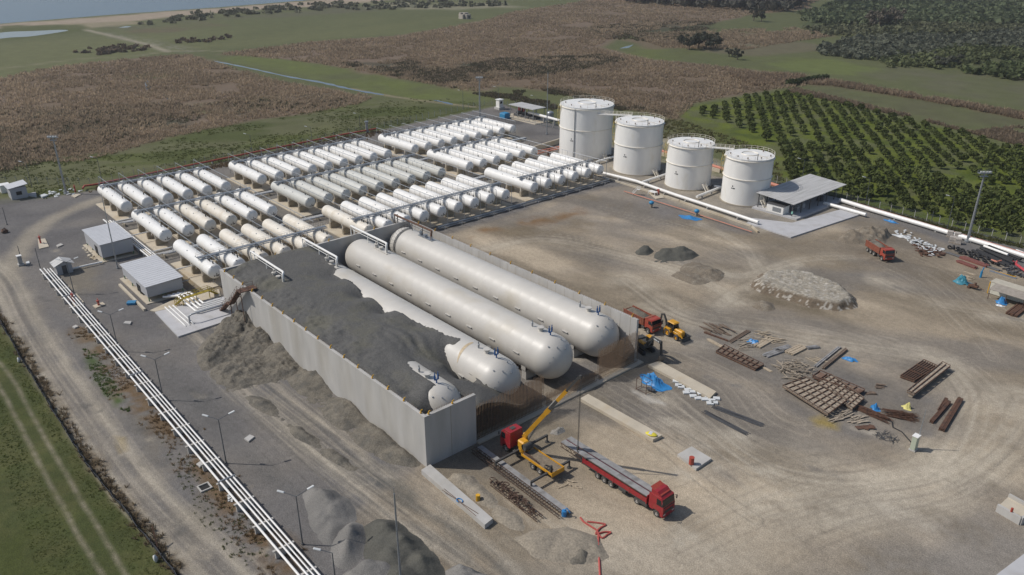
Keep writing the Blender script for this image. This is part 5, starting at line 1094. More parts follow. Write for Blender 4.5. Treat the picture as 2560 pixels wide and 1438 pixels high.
def mast(base, top, label, r=.32, head=True, cage=True):
    lo, hi = 0, 40
    b = G(*base)
    def py(z): q = np.array([b.x, b.y, z - H]); return CY + FL * (q @ AD) / (q @ AF)
    for _ in range(40):
        mid = (lo + hi) / 2
        if py(mid) > top: lo = mid
        else: hi = mid
    h = lo; t = thing('floodlight_mast' if head else 'lightning_mast', label, 'mast', b, group='tall masts'); m = MB(Matrix.Translation(b))
    m.cyl((0, 0, 0), (0, 0, h), r, 10, r2=r * .55); m.cyl((0, 0, 0), (0, 0, .4), r * 2, 10); m.build('pole', GALV, t, smooth=50)
    if cage:
        m = MB(Matrix.Translation(b)); d = Vector((AX[0], AX[1], 0)).normalized()
        for z in np.arange(2, h - .5, 1.0): m.bar(d * (r * .5) + Vector((0, 0, z)), d * (r + .35) + Vector((0, 0, z)), .06)
        m.build('climbing_rungs', GALV, t)
    if head:
        m = MB(Matrix.Translation(b) @ Matrix.Rotation(AAX, 4, 'Z'))
        m.box((0, 0, h + .1), (3.0, .9, .12)); m.box((0, 0, h - .7), (1.8, .8, .1))
        for s in (-1, 1): m.bar((.5 * s, 0, h - .7), (.9 * s, 0, h + .1), .08)
        for z in (.9,): rails(m, [(-1.5, -.45, h + .1), (1.5, -.45, h + .1)], .6, r=.03); rails(m, [(-1.5, .45, h + .1), (1.5, .45, h + .1)], .6, r=.03)
        m.build('platform', GALV, t)
        for s in (-1.1, -.4, .4, 1.1): m = MB(Matrix.Translation(b) @ Matrix.Rotation(AAX, 4, 'Z')); m.box((s, -.3, h + .4), (.5, .35, .45), rx=.5, bev=.05); m.build('floodlight', LAMPW, t)
    else:
        m = MB(Matrix.Translation(b)); m.cyl((0, 0, h), (0, 0, h + .8), .04, 6); m.build('finial', GALV, t)
    return t
mast((2418, 605), 434, 'tall grey floodlight mast by the stacked blocks at the right fence', .36)
mast((166, 485), 345, 'tall floodlight mast at the far left behind the grey hut', .34)
mast((1200, 307), 196, 'tall floodlight mast at the back fence beyond the tank rows', .36)
mast((295, 672), 492, 'thin tall mast standing between the two pump houses', .16, False, False)
mast((1367, 336), 182, 'tall thin mast beside the far pump canopy', .22, False, False)
mast((1004, 1478), 1234, 'thin tall mast at the bottom edge beside the olive sand heap', .16, False, False)
# ------------------------------------------------------------------ fences
MESHM = mat('fence_mesh_wire', (.16, .17, .18), .5, .15, 3, metal=.3)
def fence(name, pts, h, label, gap=3.0, postm=CONC, rail=.10, wires=5, pr=.12, panel=0):
    P_ = [Vector((p[0], p[1], 0)) for p in pts]
    t = thing(name, label, 'fence', (sum(p.x for p in P_) / len(P_), sum(p.y for p in P_) / len(P_), 0)); pos = []
    for a, b in zip(P_[:-1], P_[1:]):
        n = max(1, int((b - a).length / gap)); pos += [a + (b - a) * (i / n) for i in range(n)]
    pos.append(P_[-1]); pos = pos[:]
    k = max(1, math.ceil(len(pos) / 98))
    for i, p in enumerate(pos):
        m = MB(); m.bar((p.x, p.y, -.1), (p.x, p.y, h), pr); m.bar((p.x, p.y, h), (p.x - .2, p.y - .25, h + .35), pr * .8); m.build('post', postm, t)
    m = MB()
    for a, b in zip(P_[:-1], P_[1:]):
        for w_ in range(wires): z = h * (w_ + .6) / wires; m.bar((a.x, a.y, z), (b.x, b.y, z), .03)
        if panel: m.bar((a.x, a.y, panel), (b.x, b.y, panel), .06, panel * 1.6)
        n = int((b - a).length / .5)
        for i in range(n): c = a + (b - a) * (i / n); m.bar((c.x, c.y, .1), (c.x, c.y, h), .018)
    m.build('wire_mesh', MESHM, t)
    return t
fence('mesh_fence', [(-256, 222), (-210, 224), (-127, 222.0), (-100, 220.5), (-57, 219.5), (-20, 219)], 2.3, 'wire mesh fence with pale posts between the yard and the orchard', 3.2, CONC, panel=.22)
fence('mesh_fence', [(-290, 36), (-268, 58), (-271, 130), (-276, 176), (-284, 232), (-256, 250)], 2.3, 'wire mesh fence behind the back tank row', 3.4, GALV)
# leaning dark fence by the left road
FD = mat('dark_fence_board', (.045, .047, .055), .8, .25, 1.5)
t = thing('dark_fence', 'low dark sagging fence along the grass by the left dirt road', 'fence', (-130, 16, 0)); lp = [G(*q) for q in ((-60, 710), (0, 803), (60, 906), (130, 1022), (230, 1180), (330, 1300), (440, 1440), (480, 1500))]; rr2 = random.Random(3)
m = MB(); q0 = None; pos = []
for a, b in zip(lp[:-1], lp[1:]):
    n = max(2, int((b - a).length / 1.6)); pos += [a + (b - a) * (i / n) for i in range(n)]
tops = [p + Vector((.25 * (rr2.random() - .5), -.25 + .35 * (rr2.random() - .5), 1.05 + .25 * (rr2.random() - .5))) for p in pos]
for (a, b), (c, d) in zip(zip(pos[:-1], pos[1:]), zip(tops[:-1], tops[1:])):
    o_ = Vector((0, .06, 0)); m.add([a, b, d, c, a + o_, b + o_, d + o_, c + o_], [(0, 1, 2, 3), (7, 6, 5, 4), (3, 2, 6, 7)])
m.build('boards', FD, t)
for i in range(0, len(pos), 2): m = MB(); m.bar(pos[i] - Vector((0, .05, .1)), tops[i] + Vector((.1 * (rr2.random() - .5), .1 * (rr2.random() - .5), .3)), .12); m.build('post', FD, t)
fb = G(398, 1385); m = MB(); m.bar(fb, G(380, 1316, 2.6), .14); tag(m.build('leaning_post', RUST), 'dark leaning rusty post by the sagging fence at the bottom left', 'post')
for px, lab in (((52, 905), 'white torn sack caught on the dark fence near the left edge'), ((394, 1402), 'white torn sack caught on the dark fence near the bottom')):
    b = G(*px); m = MB(Matrix.Translation(b)); m.ell((0, -.2, .5), (.35, .3, .55), 9, 6, jit=.5, seed=px[0]); tag(m.build('plastic_sack', LAMPW, smooth=60), lab, 'sack')
# ------------------------------------------------------------------ vehicles
RED = mat('truck_red', (.30, .022, .028), .35, .12, 2, col2=(.24, .07, .05), mix_scale=1.2, mix_lo=.52, mix_hi=.8, coord='obj')
REDO = mat('tipper_red', (.36, .055, .035), .45, .15, 2, col2=(.26, .10, .06), mix_scale=1.0, mix_lo=.5, mix_hi=.75, coord='obj')
TIPB = mat('tipper_bed_rust', (.26, .085, .05), .7, .25, 2.5, coord='obj'); GLASS = mat('dark_glass', (.012, .014, .016), .08, 0); TYRE = mat('dusty_tyre', (.075, .07, .064), .9, .2, 4, coord='obj'); RIM = mat('pale_rim', (.32, .30, .27), .6, .2, 4, coord='obj')
CHAS = mat('chassis_grey', (.06, .058, .055), .7, .2, 3, coord='obj'); EQY = mat('machine_yellow', (.60, .30, .02), .4, .15, 2, coord='obj'); DIRT = mat('bed_dirt', (.20, .16, .115), .95, .3, 3, bump=.5, bscale=6, coord='obj'); ALU = mat('dusty_alu', (.30, .29, .27), .5, .15, 3, coord='obj')
PURP = mat('maroon_frame', (.12, .03, .05), .6, .2, 3, coord='obj'); TRUSSM = mat('rebar_truss', (.085, .05, .034), .85, .3, 3, coord='obj'); PANELM = mat('grey_girder', (.27, .265, .26), .8, .2, 1.5, col2=(.16, .15, .14), mix_scale=.7, coord='obj')
LAMPC = mat('lens', (.55, .52, .45), .2, 0)
def wheel(t, x, y, r=.52, w=.34, rim=RIM, dual=False, name='wheel'):
    s = 1 if y > 0 else -1; m = MB(Matrix.Translation((x, y, r)) @ Matrix.Rotation(math.pi / 2, 4, 'X'))
    m.lathe([(r * .55, -w / 2), (r * .93, -w / 2), (r, -w * .36), (r, w * .36), (r * .93, w / 2), (r * .55, w / 2)], 20)
    o = m.build(name, TYRE, t, smooth=35, local=True)
    m = MB(Matrix.Translation((x, y, r)) @ Matrix.Rotation(math.pi / 2, 4, 'X')); k = -s
    m.lathe([(.01, k * w * .38), (r * .2, k * w * .38), (r * .3, k * w * .12), (r * .55, k * w * .3), (r * .58, k * w * .42)], 16); m.build('rim', rim, o, smooth=40, local=True)
    return o
def cabin(t, xf, L, w, z0, z1, paint, high=False, stepx=.0):
    """truck cab with nose at xf, facing +x"""
    y = w / 2; m = MB(); zb = z0 + (z1 - z0) * .52
    pr = [(xf - L, z0 + .35), (xf - L, z1 - .12), (xf - L + .15, z1), (xf - .55, z1), (xf - .3, z1 - .12), (xf - .04, zb), (xf, zb - .1), (xf, z0 - .25), (xf - .45, z0 - .25), (xf - .5, z0 + .2), (xf - .75, z0 + .42), (xf - 1.55, z0 + .42), (xf - 1.75, z0 + .2), (xf - L + .1, z0 + .2)]
    m.prof(pr, -y, y); m.build('cab', paint, t, local=True)
    m = MB(); m.add([(xf - .26 + .012, s * (y - .1), z1 - .22) for s in (-1, 1)] + [(xf - .05 + .012, s * (y - .1), zb + .1) for s in (1, -1)], [(0, 1, 2, 3)][::1]); m.add([(xf - .27, s * (y - .1), z1 - .2) for s in (-1, 1)] + [(xf - .06, s * (y - .1), zb + .08) for s in (1, -1)], [(3, 2, 1, 0)]); m.build('windscreen', GLASS, t, local=True)
    for s in (-1, 1):
        m = MB(); m.add([(xf - .42, s * (y + .012), z1 - .25), (xf - 1.15, s * (y + .012), z1 - .25), (xf - 1.15, s * (y + .012), zb + .02), (xf - .25, s * (y + .012), zb + .02)], [(0, 1, 2, 3) if s < 0 else (3, 2, 1, 0)]); m.build('side_window', GLASS, t, local=True)
        m = MB(); m.bar((xf - .15, s * y, z1 - .35), (xf + .05, s * (y + .28), z1 - .35), .05); m.box((xf + .03, s * (y + .26), z1 - .65), (.1, .22, .55), bev=.03); m.build('mirror', CHAS, t, local=True)
        m = MB(); m.box((xf + .01, s * (y - .35), z0 + .1), (.06, .42, .2)); m.build('headlight', LAMPC, t, local=True)
    m = MB(); m.box((xf + .012, 0, z0 + .5), (.04, w * .72, .42)); m.box((xf + .02, 0, zb - .12), (.05, w * .86, .12)); m.build('grille', CHAS, t, local=True)
    m = MB(); m.box((xf - .02, 0, z0 - .15), (.18, w, .35), bev=.05); m.build('bumper', paint, t, local=True)
def heading(a, b): return math.atan2(b[1] - a[1], b[0] - a[0])
# --- long red lorry with girders
fR, fL_ = G(1655, 1303), G(1690, 1278); hd = 0.0
t = thing('lorry', 'long dark red articulated lorry loaded with grey girders in the foreground', 'lorry', (fR.x, fR.y + 1.25, 0), hd); W = 2.5
cabin(t, 0, 2.35, W, .75, 3.35, RED)
m = MB(); m.prof([(-2.3, 3.3), (-.45, 3.3), (-.75, 3.55), (-1.3, 3.95), (-2.3, 3.95)], -1.05, 1.05); m.build('roof_fairing', RED, t, local=True)
m = MB(); m.add([(-.72, -.95, 3.62), (-.72, .95, 3.62), (-2.55, 1.0, 4.15), (-2.55, -1.0, 4.15), (-.72, -.95, 3.56), (-.72, .95, 3.56), (-2.55, 1.0, 4.08), (-2.55, -1.0, 4.08)], [(0, 1, 2, 3), (7, 6, 5, 4), (0, 4, 5, 1), (1, 5, 6, 2), (2, 6, 7, 3), (3, 7, 4, 0)]); m.build('wind_deflector', REDO, t, local=True)
for s in (-1, 1): m = MB(); m.box((-2.3, s * 1.1, 2.2), (.5, .05, 2.2)); m.build('side_fairing', RED, t, local=True)
m = MB(); m.box((-7.6, 0, .85), (15, .9, .3)); m.box((-3.5, -.95, .75), (1.6, .5, .6), bev=.08); m.box((-3.5, .95, .75), (1.6, .5, .6), bev=.08); m.box((-7.2, -1.05, .8), (1.4, .4, .55), bev=.05); m.build('chassis', CHAS, t, local=True)
for x in (-1.15, -4.6):
    for s in (-1, 1): wheel(t, x, s * 1.02)
for x in (-9.4, -10.7, -12.0):
    for s in (-1, 1): wheel(t, x, s * 1.02)
m = MB(); m.box((-8.9, 0, 1.22), (12.2, 2.5, .16)); m.build('trailer_deck', CHAS, t, local=True)
for s in (-1, 1):
    for k in range(4): x = -2.85 - 3.0 * k; m = MB(); m.box((x - 1.5, s * 1.25, 1.68), (2.94, .06, .75)); m.box((x - 1.5, s * 1.285, 1.86), (2.9, .02, .06)); m.box((x - 1.5, s * 1.285, 1.5), (2.9, .02, .06)); m.build('side_board', RED, t, local=True)
    for k in range(5): m = MB(); m.box((-2.85 - 3.0 * k, s * 1.26, 1.62), (.1, .12, 1.0)); m.build('stanchion', RED, t, local=True)
m = MB(); m.box((-2.8, 0, 1.9), (.08, 2.5, 1.3)); m.build('headboard', RED, t, local=True)
for k, (y, lab) in enumerate(((-.62, 'nearer grey girder with rusty truss sides lying on the long red lorry'), (.62, 'farther grey girder with rusty truss sides lying on the long red lorry'))):
    o = thing('girder', lab, 'girder', (t.location.x - 11, t.location.y + y, 1.32), hd, group='girders on the lorry'); A = -8.6; B_ = 8.0
    m = MB(); m.box(((A + B_) / 2, 0, .95), (B_ - A, .95, .1)); m.build('slab', PANELM, o, local=True)
    m = MB()
    for s in (-1, 1):
        m.bar((A, s * .5, .82), (B_, s * .5, .82), .08); m.bar((A, s * .5, .15), (B_, s * .5, .15), .08)
        n = 34
        for i in range(n): x0 = A + (B_ - A) * i / n; x1 = A + (B_ - A) * (i + 1) / n; m.bar((x0, s * .5, .15 if i % 2 else .82), (x1, s * .5, .82 if i % 2 else .15), .05)
    m.build('truss', TRUSSM if k == 0 else PURP, o, local=True)
# --- crane truck
c0, c1 = G(1262, 1128), G(1372, 1196); hd2 = heading(c1, c0)
fx = G(1252, 1118); t = thing('crane_truck', 'red and yellow crane truck on outriggers by the end of the bund wall', 'crane truck', (c0.x - .2, c0.y + 1.3, 0), math.pi)
cabin(t, .9, 2.3, 2.5, .8, 3.5, RED)
m = MB(); m.prof([(-1.35, 3.45), (.35, 3.45), (.1, 3.75), (-1.35, 3.8)], -1.2, 1.2); m.build('roof_fairing', RED, t, local=True)
m = MB(); m.box((-.5, 0, 3.83), (.7, .8, .06)); m.build('roof_hatch', CHAS, t, local=True)
BX = G(1385, 1200); TL_ = t.location.x - BX.x; BL = -abs(TL_) - .3
m = MB(); m.box((BL / 2, 0, .85), (-BL - .5, .9, .32)); m.box((-2.6, -1.0, .8), (1.4, .5, .6), bev=.08); m.box((-2.4, 1.0, .8), (1.0, .5, .6), bev=.08); m.build('chassis', CHAS, t, local=True)
for x in (-.35, BL + 4.2, BL + 2.7):
    for s in (-1, 1): wheel(t, x, s * 1.05, .55)
m = MB(); m.box(((BL - 3.9) / 2, 0, 1.3), (-BL - 3.9, 2.5, .14)); m.box(((BL - 3.9) / 2, 0, 1.4), (-BL - 4.2, 2.36, .06), m=1); m.build('deck', [EQY, DIRT], t, local=True)
for s in (-1, 1): m = MB(); m.box(((BL - 3.9) / 2, s * 1.25, 1.42), (-BL - 3.9, .07, .42)); m.box(((BL - 3.9) / 2, s * 1.29, 1.5), (-BL - 4.1, .02, .08)); m.build('side_board', EQY, t, local=True)
m = MB(); m.box((BL, 0, 1.35), (.08, 2.5, .75)); m.build('tailboard', EQY, t, local=True)
m = MB(); m.box((-4.6, -1.2, .95), (1.7, .12, .5)); m.build('side_guard', EQY, t, local=True)
for x in (-2.7, BL + .9):
    for s in (-1, 1):
        L_ = 4.0 if x > -4 else (3.2 if s > 0 else 2.0)
        m = MB(); m.bar((x, s * .6, 1.25), (x, s * (1.2 + L_), 1.25), .3, .3); m.bar((x, s * (1.2 + L_), 1.35), (x, s * (1.2 + L_), .1), .2); m.cyl((x, s * (1.2 + L_), 0), (x, s * (1.2 + L_), .1), .35, 12); m.build('outrigger', CHAS, t, local=True)
m = MB(); m.cyl((-3.0, 0, 1.1), (-3.0, 0, 1.8), .75, 16); m.box((-3.1, .1, 2.4), (1.5, 1.3, 1.3), bev=.2); m.box((-2.9, -.5, 2.9), (.7, .5, 2.0), bev=.1); m.build('crane_base', EQY, t, local=True)
m = MB(); m.cyl((-3.9, -.55, 2.35), (-3.9, .75, 2.35), .55, 16); m.tube([(-3.6, .6, 2.6), (-4.4, .9, 2.2), (-4.2, .6, 1.5)], .08, 6); m.build('winch', CHAS, t, local=True)
m = MB()
for k in range(5): m.tube([(BL + 1.4 + .5 * math.cos(a + k), .75 + .4 * math.sin(a + k), 1.5 + .35 * abs(math.sin(a * 1.5 + k))) for a in np.linspace(0, 4.2, 9)], .045, 5)
m.box((BL + .5, .95, 2.0), (.25, .35, 1.2)); m.build('hose_coil', CHAS, t, local=True)
for k in range(3): m = MB(); m.bar((BL + 3 + k * .3, .9, 1.5 + k * .1), (BL + 6.5, .4 + .2 * k, 1.5), .16); m.build('loose_timber', TRUSSM, t, local=True)
# boom: the tip comes from its shadow on the yard
shp = G(1691, 1188); kx, ky = math.cos(R(SUN_AZ)), math.sin(R(SUN_AZ)); best = None
for L_ in np.arange(4, 26, .05):
    p = Vector((shp.x - kx * L_, shp.y - ky * L_, L_ * math.tan(R(SUN_EL)))); q = np.array([p.x, p.y, p.z - H]); px = CX + FL * (q @ AX) / (q @ AF); py = CY + FL * (q @ AD) / (q @ AF)
    e = (px - 1477) ** 2 + (py - 915) ** 2
    if best is None or e < best[0]: best = (e, p)
tip = best[1]; root = TM(t) @ Vector((-2.9, -.5, 3.6)); bd = (tip - root)
def bp(k, dz=0): return root + bd * k + Vector((0, 0, dz))
inv = TM(t).inverted()
def bseg(name, k0, k1, w, h, m_, dz=0): q = MB(); q.bar(bp(k0, dz), bp(k1, dz), w, h); return q.build(name, m_, t)
bseg('boom_section', -.03, .40, .55, .62, EQY); bseg('boom_section', .40, .46, .66, .75, EQY); bseg('boom_section', .40, .62, .42, .48, CHAS); bseg('boom_section', .60, .76, .46, .55, EQY); bseg('jib', .76, .99, .28, .32, CHAS); bseg('jib', .9, 1.0, .2, .24, CHAS)
m = MB(); m.cyl(bp(.02, -1.6), bp(.3, -.42), .13, 8); m.cyl(bp(.46, .42), bp(.66, .42), .1, 8); m.cyl(bp(.2, .42), bp(.58, .42), .07, 6); m.build('ram', ALU, t)
m = MB(); m.box(bp(1.0, -.15), (.3, .3, .5)); m.build('sheave', CHAS, t)
hk = G(1472, 1126); hz = tip.z - 6
m = MB(); m.cyl((tip.x, tip.y, tip.z - .3), (tip.x, tip.y, 4.4), .035, 5); m.cyl((tip.x + .2, tip.y, tip.z - .3), (tip.x + .15, tip.y, 4.4), .035, 5); m.build('hoist_rope', CHAS, t)
m = MB(); m.box((tip.x + .08, tip.y, 4.1), (.4, .3, .7), bev=.08); m.tube([(tip.x, tip.y, 3.8), (tip.x, tip.y, 3.5), (tip.x + .2, tip.y, 3.35), (tip.x + .3, tip.y, 3.55)], .07, 6); m.build('hook_block', CHAS, t)
# --- tippers
def tipper(loc, hd, lab, loaded=True):
    t = thing('tipper_truck', lab, 'tipper truck', loc, hd, group=None); L_ = 8.0
    cabin(t, 0, 2.1, 2.5, .95, 3.1, REDO)
    m = MB(); m.box((-4.2, 0, .95), (8, .9, .3)); m.box((-2.6, -1.0, .85), (.9, .5, .6), bev=.08); m.box((-2.6, 1.0, .85), (.9, .5, .6), bev=.08); m.build('chassis', CHAS, t, local=True)
    for x in (-1.25, -4.5, -5.85, -7.2):
        for s in (-1, 1): wheel(t, x, s * 1.05, .54)
    a, b, y, z0, z1 = -2.4, -8.2, 1.25, 1.3, 2.75; m = MB()
    m.box(((a + b) / 2, 0, z0), (a - b, 2.5, .12))
    for s in (-1, 1):
        m.box(((a + b) / 2, s * y, (z0 + z1) / 2), (a - b, .08, z1 - z0)); m.bar((a, s * (y + .03), z1), (b, s * (y + .03), z1), .14)
        for k in range(13): x = a + (b - a) * (k + .5) / 13; m.box((x, s * (y + .06), (z0 + z1) / 2), (.1, .07, z1 - z0 - .15))
    m.box((b, 0, (z0 + z1) / 2 - .1), (.08, 2.4, z1 - z0 - .2)); m.box((a, 0, (z0 + z1) / 2 + .1), (.08, 2.5, z1 - z0 + .2)); m.add([(a, -y, z1 + .12), (a, y, z1 + .12), (a + .75, y, z1 + .35), (a + .75, -y, z1 + .35), (a, -y, z1 + .2), (a, y, z1 + .2), (a + .75, y, z1 + .43), (a + .75, -y, z1 + .43)], [(3, 2, 1, 0), (4, 5, 6, 7), (0, 1, 5, 4), (1, 2, 6, 5), (2, 3, 7, 6), (3, 0, 4, 7)])
    m.build('tipping_body', TIPB, t, local=True)
    if loaded:
        vs = []; fs = []; nx, ny = 14, 7; r_ = random.Random(5)
        for i in range(nx + 1):
            for j in range(ny + 1): x = b + .06 + (a - b - .12) * i / nx; yy = -y + .05 + (2 * y - .1) * j / ny; e = min(i, nx - i, 3) / 3 * min(j, ny - j, 3) / 3; vs.append((x, yy, z1 - .35 + .75 * e + .15 * r_.random() * e))
        for i in range(nx):
            for j in range(ny): q = i * (ny + 1) + j; fs.append((q, q + ny + 1, q + ny + 2, q + 1))
        m = MB(); m.add(vs, fs); m.build('soil_load', HEAPM['soil'], t, smooth=60, local=True)
    return t
pa, pb = G(2178, 641), G(2203, 657); h3 = heading(pa, pb); fr = G(2208, 656); n_ = Vector((-math.sin(h3), math.cos(h3), 0))
tipper(fr + n_ * 1.25 + Vector((math.cos(h3) * .2, math.sin(h3) * .2, 0)), h3, 'red eight-wheel tipper truck loaded with soil at the right of the yard')
pa, pb = G(1611, 829), G(1628, 838); h4 = heading(pa, pb); n_ = Vector((-math.sin(h4), math.cos(h4), 0))
tipper(G(1629, 840) + n_ * 1.25, h4, 'red tipper truck half hidden behind the near end of the right bund wall', True)
# --- backhoe loader
wa, wb = G(1668, 840), G(1690, 852); h5 = heading(wa, wb); n_ = Vector((-math.sin(h5), math.cos(h5), 0))
t = thing('backhoe_loader', 'yellow backhoe loader with black bucket near the right bund wall end', 'backhoe loader', wa + n_ * 1.05, h5)
for s in (-1, 1): wheel(t, 0, s * 1.0, .82, .5, EQY); wheel(t, 2.3, s * .95, .6, .42, EQY)
m = MB(); m.box((1.0, 0, 1.0), (4.2, 1.0, .6), bev=.1); m.box((2.2, 0, 1.6), (2.0, .95, .75), bev=.15); m.build('body', EQY, t, local=True)
for s in (-1, 1): m = MB(); m.prof([(-.95, 1.1), (-.7, 1.75), (.6, 1.8), (.95, 1.2), (.75, 1.2), (.5, 1.6), (-.55, 1.6), (-.8, 1.1)], s * 1.0 - .28, s * 1.0 + .28); m.build('fender', EQY, t, local=True)
m = MB(); m.box((.3, 0, 2.25), (1.55, 1.35, 1.15), taper=.92); m.build('cab_glass', GLASS, t, local=True)
m = MB()
for x in (-.45, 1.05):
    for s in (-1, 1): m.bar((x, s * .69, 1.65), (x * .95 + .02, s * .64, 2.85), .09)
m.bar((.3, .69, 1.65), (.3, .65, 2.85), .07); m.bar((.3, -.69, 1.65), (.3, -.65, 2.85), .07); m.build('cab_frame', CHAS, t, local=True)
m = MB(); m.box((.3, 0, 2.92), (1.95, 1.6, .2), bev=.09, taper=.9); m.build('cab_roof', EQY, t, local=True)
for s in (-1, 1): m = MB(); m.bar((1.3, s * .55, 1.8), (2.9, s * .6, 1.5), .16, .22); m.bar((2.9, s * .6, 1.5), (3.75, s * .6, .6), .16, .22); m.build('loader_arm', CHAS if s > 0 else EQY, t, local=True)
m = MB(); m.prof([(3.7, .1), (3.75, .95), (3.85, 1.0), (4.0, .35), (4.75, .12), (4.75, .04), (3.9, .04)], -1.2, 1.2); m.build('front_bucket', CHAS, t, local=True)
m = MB()
for i in range(8): m.box((4.85, -1.05 + .3 * i, .09), (.22, .09, .06))
m.build('bucket_teeth', ALU, t, local=True)
m = MB(); m.bar((-1.2, 0, .9), (-1.35, 0, 1.5), .5, .5); m.build('swing_frame', EQY, t, local=True)
m = MB(); m.bar((-1.3, 0, 1.4), (-1.75, 0, 2.6), .28, .35); m.bar((-1.75, 0, 2.6), (-2.3, 0, 3.5), .26, .32); m.bar((-2.3, 0, 3.5), (-3.1, 0, 3.2), .24, .3); m.bar((-2.9, 0, 3.3), (-3.25, 0, 1.6), .22, .28); m.build('backhoe_boom', CHAS, t, local=True)
m = MB(); m.prof([(-3.3, 1.7), (-3.0, 1.65), (-2.75, 1.1), (-3.05, .8), (-3.5, .95), (-3.45, 1.3)], -.35, .35); m.build('backhoe_bucket', CHAS, t, local=True)
m = MB(); m.bar((-1.1, .75, 1.3), (-1.2, .95, .15), .16); m.bar((-1.1, -.75, 1.3), (-1.2, -.95, .15), .16); m.build('stabiliser', EQY, t, local=True)
# --- excavator in the shade by the curtain end
eb = G(1608, 876); bk = G(1640, 898); h6 = heading(eb, bk)
t = thing('excavator', 'black and yellow tracked excavator digging behind the end of the right bund wall', 'excavator', eb + Vector((0, 0, 0)), h6)
for s in (-1, 1): m = MB(); m.prof([(-1.9, .15), (-1.6, 0), (1.6, 0), (1.9, .3), (1.75, .8), (-1.75, .8), (-2, .5)], s * 1.1 - .28, s * 1.1 + .28); m.build('track', BLACK, t, local=True)
m = MB(); m.cyl((0, 0, .7), (0, 0, 1.05), .7, 14); m.box((-.3, 0, 1.6), (3.4, 2.4, 1.0), bev=.15); m.box((-1.3, 0, 2.2), (1.2, 2.2, .35), bev=.1); m.build('body', CHAS, t, local=True)
m = MB(); m.box((.8, .75, 2.3), (1.5, .9, 1.6), bev=.1, taper=.94); m.build('cab', GLASS, t, local=True)
m = MB(); m.box((.3, -.75, 2.15), (1.6, .8, .14)); m.box((.8, .75, 3.14), (1.5, .9, .08)); m.bar((1.5, -1.1, 2.1), (.2, -1.1, 2.5), .1); m.build('yellow_panel', EQY, t, local=True)
m = MB(); m.bar((1.2, -.1, 1.8), (2.6, -.1, 4.0), .4, .55); m.bar((2.6, -.1, 4.0), (5.2, -.1, 4.0), .36, .5); m.build('boom', CHAS, t, local=True)
m = MB(); m.bar((4.95, -.1, 4.3), (5.35, -.1, 1.5), .3, .4); m.build('stick', CHAS, t, local=True)
m = MB(); m.box((3.9, -.31, 4.0), (1.5, .02, .24)); m.build('side_lettering', LAMPW, t, local=True)
m = MB(); m.cyl((1.6, -.1, 1.9), (2.7, -.1, 3.6), .11, 8); m.cyl((3.2, -.1, 4.35), (4.9, -.1, 4.45), .09, 8); m.build('ram', ALU, t, local=True)
m = MB(); m.prof([(5.2, 1.6), (5.6, 1.5), (5.7, .8), (5.3, .15), (4.7, .2), (4.6, .5), (5.1, .7)], -.65, .45); m.build('bucket', mat('worn_bucket', (.17, .14, .11), .7, .2, 3), t, local=True)
# ------------------------------------------------------------------ things lying about the yard
WOOD = mat('weathered_timber', (.34, .285, .22), .9, .3, 2.5, stretch=(1, 1, 1)); WOODP = mat('pale_timber', (.42, .345, .25), .9, .25, 2.5); WOODD = mat('dark_timber', (.165, .12, .088), .9, .3, 2.5); PANELR = mat('rusty_form_panel', (.17, .105, .075), .85, .3, 1.5, col2=(.26, .20, .15), mix_scale=.8)
TARP = mat('blue_tarp', (.03, .20, .46), .45, .25, 2.5); TARPT = mat('teal_tarp', (.035, .20, .27), .5, .25, 2); YTARP = mat('yellow_sheet', (.62, .56, .20), .6, .15, 3)
r6 = random.Random(11)
def jit(a): return (r6.random() - .5) * 2 * a
def stack(name, a, b, w, n, th_, m_, label, cat='timber', layers=2, spread=.12):
    """parallel lengths lying from a to b (photo points), one bundle = one thing"""
    A, B = G(*a), G(*b); d = (B - A); L_ = d.length; d.normalize(); s = Vector((-d.y, d.x, 0)); m = MB()
    for k in range(layers):
        for i in range(n):
            off = (i - (n - 1) / 2) * w / n + jit(spread * .3); e0 = jit(spread * 2); e1 = jit(spread * 2); z = th_ * (.55 + k * 1.02)
            q = s * off + Vector((0, 0, z)); m.bar(A + d * e0 + q + s * jit(spread * .5), B + d * e1 + q + s * jit(spread * .5), w / n * .82, th_)
    return tag(m.build(name, m_), label, cat)
def scatter(name, px, n, L_, w, th_, m_, label, cat, ang=None, aj=.5, h=.3):
    """one tangled pile of sticks = one thing"""
    poly = P2(px); xs = [p[0] for p in poly]; ys = [p[1] for p in poly]; m = MB(); c = 0; tries = 0
    while c < n and tries < 4000:
        tries += 1; x, y = min(xs) + (max(xs) - min(xs)) * r6.random(), min(ys) + (max(ys) - min(ys)) * r6.random()
        if poly_sd(np.array([x]), np.array([y]), poly)[0] > 0: continue
        a = (ang if ang is not None else 0) + jit(aj); l = L_ * (.5 + .6 * r6.random()); z = .05 + h * r6.random() ** 2; e = Vector((math.cos(a), math.sin(a), 0)) * l / 2
        m.bar(Vector((x, y, z)) - e + Vector((0, 0, max(0, jit(.1)))), Vector((x, y, z)) + e + Vector((0, 0, max(0, jit(.15)))), w * (.7 + .6 * r6.random()), th_); c += 1
    return tag(m.build(name, m_), label, cat)
